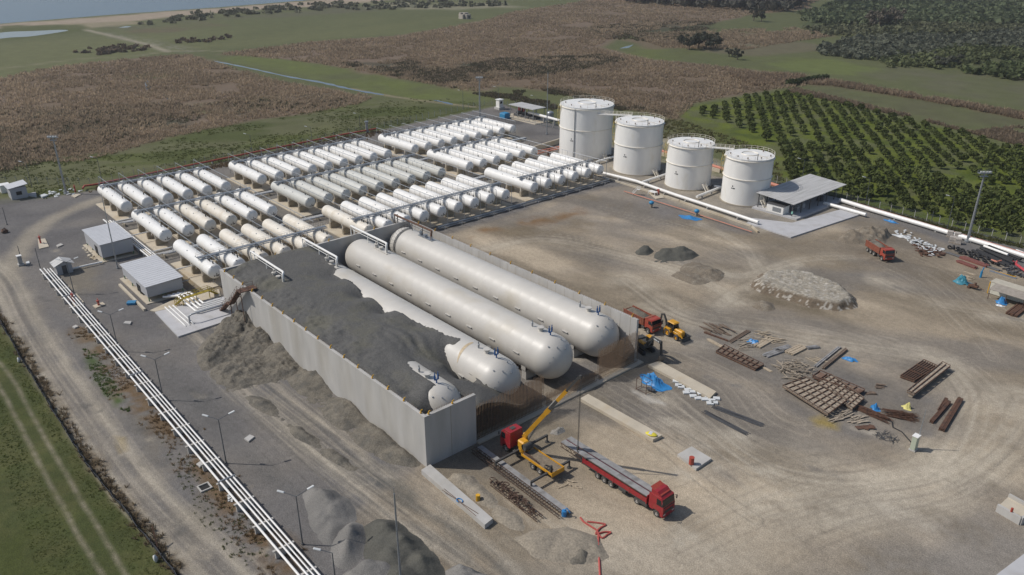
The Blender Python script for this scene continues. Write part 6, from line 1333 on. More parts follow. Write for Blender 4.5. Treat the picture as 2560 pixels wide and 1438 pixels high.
def tarp(px, r, h, label, m_=TARP, name='tarpaulin', cat='tarpaulin', seed=1):
    b = G(*px); n = 30; K = 12; vs = []; fs = []; rr_ = random.Random(seed * 7 + 1); ph = [rr_.random() * 6 for _ in range(5)]
    bumps = [(jit(.45), jit(.45), .5 + .5 * rr_.random(), .28 + .2 * rr_.random()) for _ in range(4)] + [(0, 0, .75, .45)]
    for i in range(K):
        q = i / (K - 1)
        for j in range(n):
            a = 2 * math.pi * j / n; f = 1 + .2 * math.sin(2 * a + ph[0]) + .13 * math.sin(5 * a + ph[1]) * q; x, y = q * f * math.cos(a), q * f * math.sin(a)
            z = max(k_ * math.exp(-((x - bx) ** 2 + (y - by) ** 2) / (w_ * w_)) for bx, by, k_, w_ in bumps); cr = abs(math.sin(7 * x + 5 * math.sin(4 * y + ph[2]))) * .5 + abs(math.sin(9 * y + 4 * math.sin(5 * x + ph[3]))) * .5
            vs.append((r[0] * x, r[1] * y, max(.03, h * (z * (.78 + .3 * cr) - .12 * q) + .10 * h * cr)))
    for i in range(K - 1):
        for j in range(n): fs.append((i * n + j, (i + 1) * n + j, (i + 1) * n + (j + 1) % n, i * n + (j + 1) % n))
    m = MB(Matrix.Translation(b)); m.add(vs, fs); return tag(m.build(name, m_, smooth=30), label, cat)
def panel(corners, label, name='formwork_panel', nx=6, ny=3, z=.25, th_=.22, base=WOOD, ribs_=RUST, cat='formwork', raise_=None, planks=7):
    """ribbed formwork panel over four ground points a,b,c,d (long side a-b)"""
    a, b, c, d = [G(*p) for p in corners]
    if raise_: a, b, c, d = [p + Vector((0, 0, q)) for p, q in zip((a, b, c, d), raise_)]
    P_ = lambda s, t, zz: a.lerp(b, s).lerp(d.lerp(c, s), t) + Vector((0, 0, zz))
    t = thing(name, label, cat, (a + b + c + d) / 4); m = MB()
    for k in range(planks): m.bar(P_(0, (k + .5) / planks, z), P_(1, (k + .5) / planks, z), (d - a).length / planks * .9, .06)
    m.build('planking', base, t); m = MB()
    for i in range(nx + 1): m.bar(P_(i / nx, 0, z + .14), P_(i / nx, 1, z + .14), .11, .16)
    m.build('cross_rib', ribs_, t); m = MB()
    for j in range(ny + 1): m.bar(P_(0, j / ny, z + .3), P_(1, j / ny, z + .3), .11, .12); m.bar(P_(0, j / ny, z - .14), P_(1, j / ny, z - .14), .16, .2)
    m.build('long_rib', WOODD if base is WOOD else ribs_, t); return t
panel([(1955, 975), (2068, 1047), (2115, 1012), (2012, 955)], 'largest ribbed formwork panel lying on legs in the materials yard', nx=9, ny=3, z=.8)
panel([(2040, 965), (2130, 1030), (2158, 1005), (2075, 945)], 'second pale ribbed formwork panel overlapping the largest one', nx=8, ny=4, z=.55)
panel([(2030, 948), (2145, 992), (2160, 983), (2048, 935)], 'smooth rusty sheet panel behind the ribbed formwork panels', nx=6, ny=1, z=.5, base=PANELR, planks=5)
panel([(1790, 883), (1888, 928), (1908, 917), (1810, 868)], 'narrow rusty ribbed formwork panel left of the timber tangle', nx=8, ny=2, z=.3, base=WOODD)
panel([(2250, 945), (2285, 957), (2342, 922), (2307, 906)], 'ribbed formwork panel at the right end of the materials yard', nx=6, ny=3, z=.35, base=WOODD)
t = panel([(2265, 990), (2283, 998), (2372, 928), (2352, 918)], 'long raised timber beam box beside the right formwork panel', nx=2, ny=1, z=.9, base=WOOD, name='beam_form'); m = MB(); a, b = G(2275, 994), G(2362, 923); m.bar(a + Vector((0, 0, .45)), b + Vector((0, 0, .45)), .7, .7); m.build('core', WOOD, t)
stack('timber_stack', (2038, 918), (2098, 870), .6, 2, .25, PANELM, 'two grey beams lying side by side in the materials yard', layers=1)
stack('timber_stack', (2058, 922), (2115, 876), .55, 3, .2, WOODD, 'dark timber lengths just right of the two grey beams', layers=2)
scatter('timber_pile', [(1760, 820), (1782, 808), (1830, 826), (1815, 838), (1770, 835)], 26, 3.0, .16, .12, WOODD, 'dark timber pile at the far left of the materials yard', 'timber', -.1, .25, .5)
stack('steel_beam', (1762, 833), (1822, 855), .35, 1, .3, RUST, 'rusty steel beam lying below the dark timber pile', 'beam', 1)
stack('steel_beam', (1824, 857), (1872, 828), .9, 4, .2, WOODD, 'angled row of dark boards meeting the rusty beam', 'timber', 1)
stack('plank_stack', (1770, 850), (1835, 886), .7, 4, .12, WOODP, 'long pale planks lying left of the narrow formwork panel', 'timber', 2)
stack('plank_stack', (1832, 878), (1928, 930), .5, 2, .15, WOODP, 'pair of long pale boards along the back of the narrow formwork panel', 'timber', 1)
scatter('plank_pile', [(1890, 830), (1912, 828), (1952, 850), (1948, 858), (1900, 855)], 34, 2.6, .16, .06, WOODP, 'pile of pale broken planks behind the small blue tarpaulin', 'timber', .5, .7, .5)
scatter('plank_pile', [(1840, 850), (1868, 840), (1892, 858), (1880, 880), (1850, 875)], 26, 2.4, .16, .07, WOOD, 'heap of short grey boards left of the small blue tarpaulin', 'timber', 1.2, .35, .3)
for k, (q, w_, lab) in enumerate((([(1893, 868), (1925, 850)], 1.6, 'short stack of pale boards in front of the small blue tarpaulin'), ([(1912, 892), (1952, 878)], 1.5, 'flat stack of grey boards at the middle of the materials yard'), ([(1938, 878), (1975, 868)], 1.3, 'flat grey board stack behind the middle stack'), ([(1972, 885), (2008, 868)], 1.8, 'small pile of pale battens right of the grey board stacks'), ([(2018, 872), (2046, 868)], 1.0, 'lone pale pallet of boards behind the pale battens'))):
    stack('board_stack', q[0], q[1], w_, 6, .1, [WOODP, PANELM, PANELM, WOODP, PANELM][k], lab, 'timber', 3)
scatter('timber_tangle', [(1932, 915), (1985, 905), (2030, 920), (2020, 950), (1975, 955)], 95, 2.6, .13, .1, WOOD, 'big tangle of broken timber behind the largest formwork panel', 'timber', .6, 1.4, .9)
scatter('timber_pile', [(2070, 1035), (2110, 1020), (2130, 1040), (2100, 1055), (2080, 1058)], 30, 2.4, .17, .08, WOOD, 'row of weathered boards at the corner of the largest formwork panel', 'timber', 1.3, .25, .2)
scatter('timber_pile', [(2120, 1040), (2165, 1042), (2168, 1060), (2130, 1060)], 18, 2.0, .2, .08, WOOD, 'loose weathered boards beside the first rebar bundle', 'timber', 1.0, .5, .15)
scatter('plank_pile', [(2025, 898), (2060, 895), (2060, 905), (2030, 905)], 5, 2.6, .14, .06, WOODP, 'few loose pale battens left of the two grey beams', 'timber', .1, .3, .05)
tarp((1885, 856), (1.3, .9), .7, 'small blue tarpaulin heap among the timber at the left of the materials yard', seed=2)
tarp((2125, 899), (1.4, .8), .6, 'small blue tarpaulin right of the dark timber lengths', seed=3)
tarp((2188, 1022), (.9, .8), 1.2, 'blue tarpaulin bundle beside the first rebar bundle', seed=4)
tarp((1637, 958), (2.8, 2.0), 1.7, 'largest crumpled blue tarpaulin heap beside the concrete plinth', seed=5)
tarp((1725, 545), (3.0, 1.8), .5, 'flat blue tarpaulin with rubbish near the storage tanks', seed=6)
tarp((2226, 554), (2.0, .8), .5, 'blue sheet lying by the long pipe at the right fence', seed=7)
tarp((2407, 708), (1.7, 1.4), 2.2, 'teal tarpaulin heap left of the white site cabin', TARPT, seed=8)
tarp((2266, 1020), (.8, .7), 1.1, 'pale yellow sheet bundle beside the second rebar bundle', YTARP, 'sheet_bundle', 'sheet', seed=9)
def brush(px, L_, w_, ang, n, label):
    b = G(*px); m = MB(Matrix.Translation(b) @ Matrix.Rotation(ang, 4, 'Z'))
    for i in range(n): x, y = jit(L_ * .5), jit(w_ * .5); a = jit(.5); l = L_ * .35; z = .1 + .6 * (1 - abs(y) / (w_ * .55)) * r6.random(); m.bar((x - l * math.cos(a), y - l * math.sin(a) * .5, z), (x + l * math.cos(a), y + l * math.sin(a) * .5, max(.05, z + jit(.3))), .045)
    return tag(m.build('rebar_tangle', RUST), label, 'rebar')
dU = lambda a, b: heading(G(*a), G(*b))
brush((2185, 1038), 3.6, 1.6, dU((2150, 1022), (2222, 1056)), 130, 'first brown tangle of thin rebar, beside the blue bundle')
brush((2250, 1040), 3.4, 2.2, dU((2212, 1030), (2288, 1046)), 170, 'second wider brown tangle of thin rebar, left of the electric cabinet')
for k, (a, b, w_, n, lab) in enumerate(((( 2353, 1078), (2400, 1000), .9, 5, 'thickest rusty rebar bundle at the right of the materials yard'), ((2328, 1058), (2372, 1008), .6, 4, 'rusty rebar bundle left of the thickest one'), ((2347, 1030), (2365, 1000), .5, 3, 'short rusty rebar bundle behind the other two'))):
    stack('rebar_bundle', a, b, w_, n, .16, RUST, lab, 'rebar', 3, .06)
stack('rebar_bundle', (1762, 1030), (1868, 1086), 1.0, 9, .08, DSTEEL, 'nearer flat bundle of dark rebar lying on the yard', 'rebar', 1, .2)
stack('rebar_bundle', (1786, 1018), (1905, 1064), 1.3, 11, .08, DSTEEL, 'farther flat bundle of dark rebar lying on the yard', 'rebar', 1, .2)
scatter('wire_coil', [(2185, 1085), (2215, 1078), (2250, 1100), (2235, 1108), (2195, 1098)], 45, 1.2, .05, .05, DSTEEL, 'loose grey wire coil below the rebar tangles', 'wire', .4, 1.6, .15)
scatter('scrap_sheet', [(2150, 1070), (2185, 1062), (2190, 1072), (2160, 1080)], 8, 1.6, .7, .05, RUST, 'rusty scrap sheets below the first rebar tangle', 'scrap', .6, .5, .1)
scatter('timber_pile', [(2168, 990), (2185, 985), (2210, 960), (2200, 960)], 10, 1.6, .3, .14, WOODD, 'short dark timber offcuts in the middle of the gravel', 'timber', .7, .3, .35)
# electric cabinet, its pole and cables
b = G(2283, 1124); t = thing('electric_cabinet', 'pale green electric cabinet at the edge of the materials yard', 'cabinet', b); cm = mat('cabinet_green_grey', (.42, .46, .36), .5, .08, 2)
m = MB(Matrix.Translation(b)); m.box((0, 0, 1.35), (.75, 1.0, 2.3), bev=.05); m.build('body', cm, t); m = MB(Matrix.Translation(b)); m.box((0, 0, .1), (.95, 1.25, .2)); m.build('base', CONC, t); m = MB(Matrix.Translation(b)); m.box((0, 0, 2.54), (.9, 1.15, .1)); m.build('cap', WHITE, t)
b2 = G(2290, 1122); t = thing('pole', 'plain leaning grey pole standing behind the electric cabinet', 'pole', b2); m = MB(Matrix.Translation(b2)); m.cyl((0, 0, 0), (0, 0, 7.0), .1, 8, r2=.06); m.build('shaft', GALV, t)
m = MB(); m.tube([G(2277, 1105, .08), G(2255, 1080, .08), G(2232, 1068, .08), G(2230, 1055, .08)], .09, 6); tag(m.build('cable', BLACK), 'black cable looping from the electric cabinet to the rebar tangle', 'cable')
# concrete strips, plinths and their fittings
def slab(px, z0, z1, label, m_=CONCP, name='concrete_slab', cat='slab'):
    m = MB(); m.prism([tuple(G(*q)[:2]) for q in px], z0, z1); return tag(m.build(name, m_), label, cat)
slab([(1054, 1186), (1076, 1172), (1232, 1308), (1212, 1324)], 0, .8, 'long pale concrete plinth strip at the corner of the end wall', CONC, 'concrete_plinth', 'plinth')
for k, (q, lab) in enumerate((((1195, 1252), 'orange and white barrel standing beside the long corner plinth'),)): b = G(*q); tag(MB(Matrix.Translation(b)).cyl((0, 0, 0), (0, 0, 1.0), .32, 12).build('barrel', YELLOW, smooth=40), lab, 'barrel')
b = G(1149, 1252, .85); tag(MB(Matrix.Translation(b)).tube([(.5 * math.cos(a), .35 * math.sin(a), .05) for a in np.linspace(0, 5, 14)], .07, 6).build('hose_ring', TARP), 'blue hose coil lying on the long corner plinth', 'hose')
m = MB(); m.tube([G(1105, 1225, .9), G(1140, 1248, .88), G(1190, 1290, .86)], .04, 5); m.tube([G(1110, 1222, .9), G(1160, 1262, .88), G(1195, 1284, .86)], .04, 5); tag(m.build('rebar_rod', RUST), 'thin rusty rods lying along the long corner plinth', 'rebar')
slab([(1450, 1003), (1470, 992), (1655, 1095), (1632, 1106)], 0, .55, 'long worn concrete strip running forward from the third vessel', CONCP, 'concrete_strip', 'strip')
slab([(1620, 918), (1648, 908), (1790, 985), (1775, 1000)], 0, .5, 'pale concrete strip running forward from the rightmost vessel', CONCP, 'concrete_strip', 'strip')
b = G(1628, 1087, .58); t = thing('yellow_sack', 'yellow and white banded sack lying on the long worn concrete strip', 'sack', b); m = MB(Matrix.Translation(b) @ Matrix.Rotation(.35, 4, 'Z')); m.ell((0, 0, .14), (.95, .55, .2), 12, 6, jit=.06); m.build('sack_body', mat('sack_yellow', (.66, .56, .05), .6, .1, 4), t, smooth=60); m = MB(Matrix.Translation(b) @ Matrix.Rotation(.35, 4, 'Z')); m.box((-.1, 0, .31), (.5, .8, .05), bev=.02); m.build('label_band', mat('sack_band', (.55, .58, .70), .6, .05, 4), t)
for px, lab, m_ in (([(1693, 1142), (1728, 1122), (1778, 1152), (1740, 1178)], 'square concrete slab with a red barrel, right of the long lorry', CONC),):
    slab(px, 0, .45, lab, m_)
b = G(1728, 1160, .45); tag(MB(Matrix.Translation(b)).cyl((0, 0, 0), (0, 0, 1.15), .38, 14).cyl((0, 0, 1.15), (0, 0, 1.2), .40, 14).build('red_barrel', REDP, smooth=40), 'red barrel standing on the square concrete slab', 'barrel')
# white paving blocks in a scatter, each its own
for k, (x, y) in enumerate(((1696, 965), (1703, 969), (1720, 976), (1730, 981), (1742, 975), (1752, 985), (1733, 992), (1745, 997), (1762, 1000), (1770, 992), (1780, 1003), (1791, 998), (1775, 1010), (1786, 1008), (1716, 983), (1690, 955))):
    b = G(x, y); rz_ = .8 + jit(.2); m = MB(Matrix.Translation(b) @ Matrix.Rotation(rz_, 4, 'Z')); m.box((0, 0, .14), (1.15, .85, .28), bev=.03); tag(m.build('white_block', LAMPW), 'white rectangular block lying in the scatter beside the pale concrete strip', 'block', 'white blocks beside the concrete strip')
# open steel cage beside the blue tarpaulin
b = G(1590, 975); t = thing('rebar_cage', 'open rusty rebar cage standing left of the largest blue tarpaulin', 'cage', b); m = MB(Matrix.Translation(b))
for x in (0, 2.2):
    for y in (0, 1.4): m.bar((x, y, 0), (x, y, 2.4), .07)
for z in (.3, 2.4):
    m.bar((0, 0, z), (2.2, 0, z), .06); m.bar((0, 1.4, z), (2.2, 1.4, z), .06); m.bar((0, 0, z), (0, 1.4, z), .06); m.bar((2.2, 0, z), (2.2, 1.4, z), .06)
m.build('bars', RUST, t); m = MB(Matrix.Translation(b)); m.box((1.9, 1.6, .4), (1.4, .9, .06), rz=.2); m.build('tray', DSTEEL, t)
# rebar trusses on the ground before the crane truck
def truss(a, b, w_, h_, label, slabm=None):
    A, B = G(*a), G(*b); d = (B - A).normalized(); s = Vector((-d.y, d.x, 0)) * w_ / 2; t = thing('rebar_truss', label, 'rebar truss', (A + B) / 2); m = MB(); n = int((B - A).length / .5)
    for k in (-1, 1):
        for z in (.1, h_): m.bar(A + s * k + Vector((0, 0, z)), B + s * k + Vector((0, 0, z)), .07)
        for i in range(n): p, q = A.lerp(B, i / n) + s * k, A.lerp(B, (i + 1) / n) + s * k; m.bar(p + Vector((0, 0, .1 if i % 2 else h_)), q + Vector((0, 0, h_ if i % 2 else .1)), .05)
    for i in range(n): p = A.lerp(B, i / n) + Vector((0, 0, h_)); m.bar(p - s, p + s, .05)
    m.build('lattice', TRUSSM, t)
    if slabm: m = MB(); m.bar(A + s * 2.2 + Vector((0, 0, h_ * .6)), B + s * 2.2 + Vector((0, 0, h_ * .6)), w_ * 1.2, .3); m.build('girder_slab', slabm, t)
    return t
truss((1185, 1130), (1405, 1295), .9, .7, 'long rusty truss girder with a grey slab lying left of the crane truck', PANELM)
truss((1232, 1210), (1350, 1302), 1.1, .6, 'shorter dark truss girder lying nearest the gravel spread')
scatter('steel_scrap', [(1225, 1205), (1250, 1205), (1330, 1265), (1345, 1290), (1310, 1285)], 60, 1.0, .12, .12, TRUSSM, 'row of rusty steel spacers stacked on the shorter truss girder', 'scrap', .3, 1.5, .8)
b = G(1410, 1290); tag(MB(Matrix.Translation(b)).cyl((0, 0, 0), (0, 0, .9), .35, 10).tube([(0, 0, .9), (.3, .2, 1.4), (.8, .3, .9)], .09, 6).build('pump_unit', TARP, smooth=40), 'blue pump unit at the near end of the long truss girder', 'pump')
# hoses
m = MB(); m.tube([tuple(p) for p in spline([G(1500, 1440, .1), G(1498, 1400, .1), G(1496, 1360, .1), G(1494, 1330, .1), G(1480, 1318, .1), G(1460, 1305, .1), G(1451, 1294, .1)], 5)], .14, 6); m.tube([tuple(p) for p in spline([G(1494, 1333, .1), G(1505, 1345, .1), G(1518, 1337, .1), G(1527, 1331, .1), G(1510, 1330, .1), G(1490, 1335, .12), G(1500, 1320, .12), G(1514, 1312, .1), G(1500, 1308, .1), G(1468, 1304, .1)], 5)], .13, 6); m.tube([G(1500, 1540, .1), G(1500, 1440, .1)], .14, 6)
tag(m.build('red_hose', mat('red_hose_rubber', (.42, .085, .07), .6, .15, 2), smooth=60), 'tangled faded red hose lying on the gravel at the bottom edge', 'hose')
scatter('plank_pile', [(1385, 1200), (1425, 1198), (1440, 1215), (1460, 1232), (1430, 1232), (1405, 1218)], 14, 1.3, .12, .06, WOODP, 'broken pale timber strips lying behind the crane truck tail', 'timber', .6, .9, .1)
# left yard: hydrants, pads, covers, cabinet
def hydrant(px, pad, label, plab, h=1.6):
    slab(pad, 0, .2, plab, CONCP, 'concrete_pad', 'concrete pad'); b = G(*px, .2); t = thing('hydrant', label, 'hydrant', b); m = MB(Matrix.Translation(b)); m.cyl((0, 0, 0), (0, 0, h), .22, 10); m.cyl((0, 0, h), (0, 0, h + .2), .34, 10); m.tube([(-.6, 0, h * .6), (.6, 0, h * .6)], .13, 8); m.build('body', REDP, t, smooth=40); m = MB(Matrix.Translation(b)); m.cyl((0, 0, h + .2), (0, 0, h + .55), .06, 6); m.box((0, 0, h + .6), (.7, .08, .06)); m.build('valve_wheel', REDP, t)
hydrant((102, 608), [(95, 600), (113, 598), (123, 618), (98, 624)], 'red hydrant on a small pad near the far left bend of the road', 'beige pad under the hydrant by the road bend')
hydrant((185, 757), [(168, 742), (192, 736), (210, 757), (188, 770)], 'red hydrant on the larger pad beside the white pipe rack', 'beige pad under the hydrant by the pipe rack', 1.9)
hydrant((189, 481), [(178, 491), (195, 484), (203, 487), (188, 495)], 'red hydrant beside the end of the red fire main', 'beige pad under the hydrant at the red fire main', 1.8)
hydrant((247, 763), [(232, 766), (257, 757), (264, 763), (240, 772)], 'thin red standpipe on a small pad between lamp and pump house', 'small beige pad left of the nearer pump house', .9)
for px, lab in (([(309, 811), (314, 806), (330, 806), (326, 813)], 'pale square cover lying beyond the nearest pipe rack lamp'), ([(181, 820), (190, 815), (197, 819), (187, 823)], 'small pale cover lying just left of the pipe rack'), ([(141, 616), (152, 611), (159, 614), (145, 620)], 'pale cover right of the hydrant at the road bend'), ([(611, 1100), (625, 1090), (637, 1095), (622, 1107)], 'pale raised cover beside the dirt track past the third lamp'), ([(491, 1164), (503, 1156), (514, 1163), (500, 1171)], 'pale cover left of the pipe rack near the open pit')): slab(px, 0, .3, lab, CONC, 'cover_slab', 'cover')
b = G(512, 1220); t = thing('open_pit', 'open square concrete pit left of the pipe rack', 'pit', b); m = MB(Matrix.Translation(b))
for dx, dy, sx, sy in ((0, .75, 1.7, .2), (0, -.75, 1.7, .2), (.75, 0, .2, 1.3), (-.75, 0, .2, 1.3)): m.box((dx, dy, .12), (sx, sy, .24))
m.build('rim', CONC, t); m = MB(Matrix.Translation(b)); m.box((0, 0, .03), (1.3, 1.3, .05)); m.build('pit_floor', DARK, t)
b = G(53, 663); t = thing('electric_cabinet', 'grey cabinet on a plinth at the left edge of the yard', 'cabinet', b); m = MB(Matrix.Translation(b)); m.box((0, 0, 1.4), (.9, .9, 2.0), bev=.05); m.build('body', GALV, t); m = MB(Matrix.Translation(b)); m.box((0, 0, .2), (1.3, 1.3, .4)); m.build('base', CONC, t); m = MB(Matrix.Translation(b)); m.box((0, 0, 2.45), (1.1, 1.1, .12)); m.build('cap', WHITE, t)
slab([(65, 658), (73, 655), (75, 660), (66, 662)], 0, .3, 'small white cover beside the left grey cabinet', LAMPW, 'cover_slab', 'cover')
b = G(329, 762); tag(MB(Matrix.Translation(b) @ Matrix.Rotation(1.0, 4, 'Z')).cyl((-.9, 0, .35), (.9, 0, .35), .33, 12).cyl((-.9, .7, .35), (.9, .7, .35), .33, 12).box((0, .35, .08), (1.6, 1.2, .16)).build('blue_cylinders', BLUE, smooth=40), 'pair of blue gas cylinders lying by the nearer pump house kerb', 'cylinders')
b = G(12, 582); tag(MB(Matrix.Translation(b)).ell((0, 0, .5), (.9, .8, .7), 10, 6, jit=.5, seed=4).build('scrap_bundle', RUST), 'small brown scrap bundle at the far left of the yard', 'scrap')
b = G(5, 578); slab([(100, 492), (112, 488), (122, 491), (106, 496)], 0, .5, 'white slab beside the far left grey hut', LAMPW, 'white_slab', 'slab'); slab([(70, 486), (90, 482), (92, 494), (72, 492)], 0, .3, 'pale slab at the right side of the far left grey hut', CONC, 'white_slab', 'slab')
scatter('rubbish_strip', [(120, 480), (165, 470), (205, 478), (170, 492), (125, 492)], 26, 1.6, .5, .15, LAMPW, 'strip of pale broken concrete near the far left floodlight mast', 'rubble', .5, 1.5, .1)
scatter('rubble_patch', [(200, 620), (215, 622), (262, 655), (258, 660), (225, 645)], 24, .9, .5, .15, CONCP, 'patch of broken beige concrete along the farther pump house', 'rubble', .5, 1.5, .1)
scatter('litter', [(565, 1240), (578, 1238), (582, 1252), (572, 1256)], 8, .6, .3, .1, LAMPW, 'white litter lying on the grass strip left of the pipe rack', 'litter', 0, 1.5, .1)
# right yard edge: steps, tank fittings, blue drums
for px, lab, ang in (((1589, 487), 'white portable steel steps standing near the storage tank kerb', .4),):
    b = G(*px); t = thing('portable_steps', lab, 'steps', b, ang); m = MB(TM(t)); stair(m, (-.9, 0, .1), (.4, 0, 1.7), .9, 6); m.box((.8, 0, 1.72), (.9, .9, .06)); m.build('steps', WHITE, t); m = MB(TM(t)); rails(m, [(-.9, .45, .1), (.4, .45, 1.7), (1.2, .45, 1.72)], .9, r=.04); rails(m, [(-.9, -.45, .1), (.4, -.45, 1.7), (1.2, -.45, 1.72)], .9, r=.04); m.build('handrail', WHITE, t)
b = G(1632, 488); t = thing('loading_stand', 'white loading stand with red fittings at the storage tank kerb', 'stand', b); m = MB(Matrix.Translation(b)); m.box((0, 0, 1.1), (2.6, 1.6, .12)); 
for x in (-1.2, 1.2):
    for y in (-.7, .7): m.bar((x, y, 0), (x, y, 1.1), .12)
m.build('frame', WHITE, t); m = MB(Matrix.Translation(b)); m.cyl((1.2, 1.2, 0), (1.2, 1.2, 1.9), .22, 8); m.cyl((.4, 1.6, 0), (.4, 1.6, 1.6), .18, 8); m.build('hydrant', REDP, t)
slab([(1622, 484), (1640, 480), (1660, 496), (1640, 499)], 0, .25, 'small pale pad beside the white loading stand', CONCP, 'concrete_pad', 'concrete pad')
for px, lab in (((1628, 519), 'blue topped drum standing alone in the yard before the storage tanks'), ((1741, 540), 'blue topped drum beside the flat blue tarpaulin')):
    b = G(*px); t = thing('mixer_drum', lab, 'drum', b); m = MB(Matrix.Translation(b)); m.cyl((0, 0, 0), (0, 0, 1.1), .35, 10, r2=.5); m.build('stand', WOOD, t, smooth=40); m = MB(Matrix.Translation(b)); m.ell((0, 0, 1.45), (.75, .75, .55), 12, 7); m.build('drum_top', BLUE, t, smooth=60)
# right edge clutter
MAR = mat('red_oxide_beam', (.20, .075, .06), .75, .2, 2)
for k, (a, b, r_, m_, lab, n) in enumerate((((2460, 622), (2540, 655), .35, BLACK, 'upper black plastic pipes stacked at the right fence', 3), ((2447, 630), (2530, 668), .3, BLACK, 'lower black plastic pipes stacked at the right fence', 4), ((2368, 632), (2500, 678), .16, DSTEEL, 'long dark steel pipes lying in front of the old tyres', 3))):
    A, B = G(*a), G(*b); d = (B - A).normalized(); s = Vector((-d.y, d.x, 0)); t = thing('pipe_stack', lab, 'pipes', (A + B) / 2)
    for i in range(n): q = MB(); o_ = s * (i - n / 2) * r_ * 2.1 + Vector((0, 0, r_ * (1 + (1.7 if i == n - 1 and k < 2 else 0)))) + d * jit(.8); q.cyl(A + o_, B + o_, r_, 12); q.build('pipe', m_, t, smooth=40)
A, B = G(2460, 615, 1.1), G(2520, 637, 1.1); tag(MB().cyl(A, B, .3, 10).build('white_pipe', WHITE, smooth=40), 'white pipe length lying on top of the black plastic pipes', 'pipe')
A, B = G(2540, 628, .7), G(2640, 665, .7); tag(MB().cyl(A, B, .5, 10).build('white_pipe', WHITE, smooth=40), 'fat white pipe length at the right edge beside the black pipes', 'pipe')
for k, (x, y) in enumerate(((2383, 627), (2374, 622), (2395, 626), (2405, 629), (2398, 635), (2412, 637), (2422, 633), (2432, 638), (2425, 645), (2440, 650), (2450, 645), (2460, 654), (2470, 650), (2478, 660), (2488, 656), (2466, 664), (2492, 665), (2446, 640))):
    b = G(x, y); til = .2 + r6.random() * .5 if k else 1.2; m = MB(Matrix.Translation(b + Vector((0, 0, .35 + (.5 if k == 0 else .25 * r6.random())))) @ Matrix.Rotation(jit(1.5), 4, 'Z') @ Matrix.Rotation(til, 4, 'Y')); m.lathe([(.32, -.16), (.55, -.18), (.62, -.08), (.62, .08), (.55, .18), (.32, .16), (.32, -.16)], 16)
    tag(m.build('tyre', BLACK, smooth=40), 'old black tyre dumped in the long row before the plastic pipes', 'tyre', 'old tyres along the right fence')
for k, (a, b, w_, n, lab) in enumerate(((( 2402, 645), (2468, 668), 1.6, 5, 'upper bundle of red oxide steel beams by the tyres'), ((2394, 655), (2440, 672), 1.2, 4, 'lower bundle of red oxide steel beams by the tyres'))): stack('beam_bundle', a, b, w_, n, .25, MAR, lab, 'beams', 2)
stack('grey_pipe', (2492, 645), (2566, 680), .3, 1, .28, GALV, 'long slanting grey steel pipe right of the tyres', 'pipe', 1)
stack('yellow_rail', (2475, 678), (2540, 697), .9, 3, .14, GALV, 'grey and yellow rails lying behind the white site cabin', 'rails', 1); stack('yellow_rail', (2484, 679), (2542, 694), .2, 1, .16, YELLOW, 'yellow painted rail along the back of the white site cabin', 'rail', 1)
m = MB(); m.tube([G(2532, 655, .5), G(2560, 675, .7), G(2580, 690, .5)], .3, 8); m.tube([G(2540, 660, .5), G(2543, 652, 1.2)], .2, 8); tag(m.build('red_pipe_piece', mat('bright_red_pipe', (.46, .06, .07), .5, .1)), 'bright red branched pipe piece at the right edge', 'pipe')
m = MB(); m.tube([G(2478, 650, .5), G(2492, 655, .5), G(2503, 652, .6)], .25, 8); tag(m.build('pink_pipe_piece', PINK), 'bent salmon pipe piece lying among the tyres', 'pipe')
# pallets of blocks
BLKM = mat('block_pallet', (.40, .36, .32), .9, .2, 3)
for k, ((x, y), z, lab) in enumerate((((2374, 592), 0, 'pallet of pale blocks, left rear of the stack by the mast'), ((2392, 596), 0, 'pallet of pale blocks, right rear of the stack by the mast'), ((2380, 606), 0, 'pallet of pale blocks, left front of the stack by the mast'), ((2394, 610), 0, 'pallet of pinkish blocks, right front of the stack by the mast'))):
    b = G(x, y); t = thing('block_pallet', lab, 'pallet of blocks', b, .3, group='pallets of blocks by the mast'); T_ = TM(t); m = MB(T_); m.box((0, 0, .08), (1.5, 1.3, .16)); m.build('pallet', WOOD, t)
    for q in range(3): m = MB(T_); m.box((jit(.04), jit(.04), .4 + .48 * q), (1.4, 1.2, .44), bev=.03); m.build('block_layer', BLKM, t)
# dump of white rubbish between heap and mast
scatter('rubbish_heap', [(2235, 578), (2260, 575), (2300, 600), (2360, 625), (2330, 640), (2280, 612)], 75, 1.3, .35, .12, LAMPW, 'white construction rubbish strewn between the sand heap and the block pallets', 'rubbish', .4, 1.6, .5)
scatter('rubbish_heap', [(2280, 610), (2320, 620), (2365, 632), (2350, 645), (2300, 640)], 60, 1.2, .4, .14, RUST, 'brown rusty rubbish mixed along the front of the white rubbish', 'rubbish', .4, 1.6, .4)
tarp((2255, 592), (2.0, 1.2), .4, 'white sheet lying at the left end of the rubbish', LAMPW, 'white_sheet', 'sheet', 12)
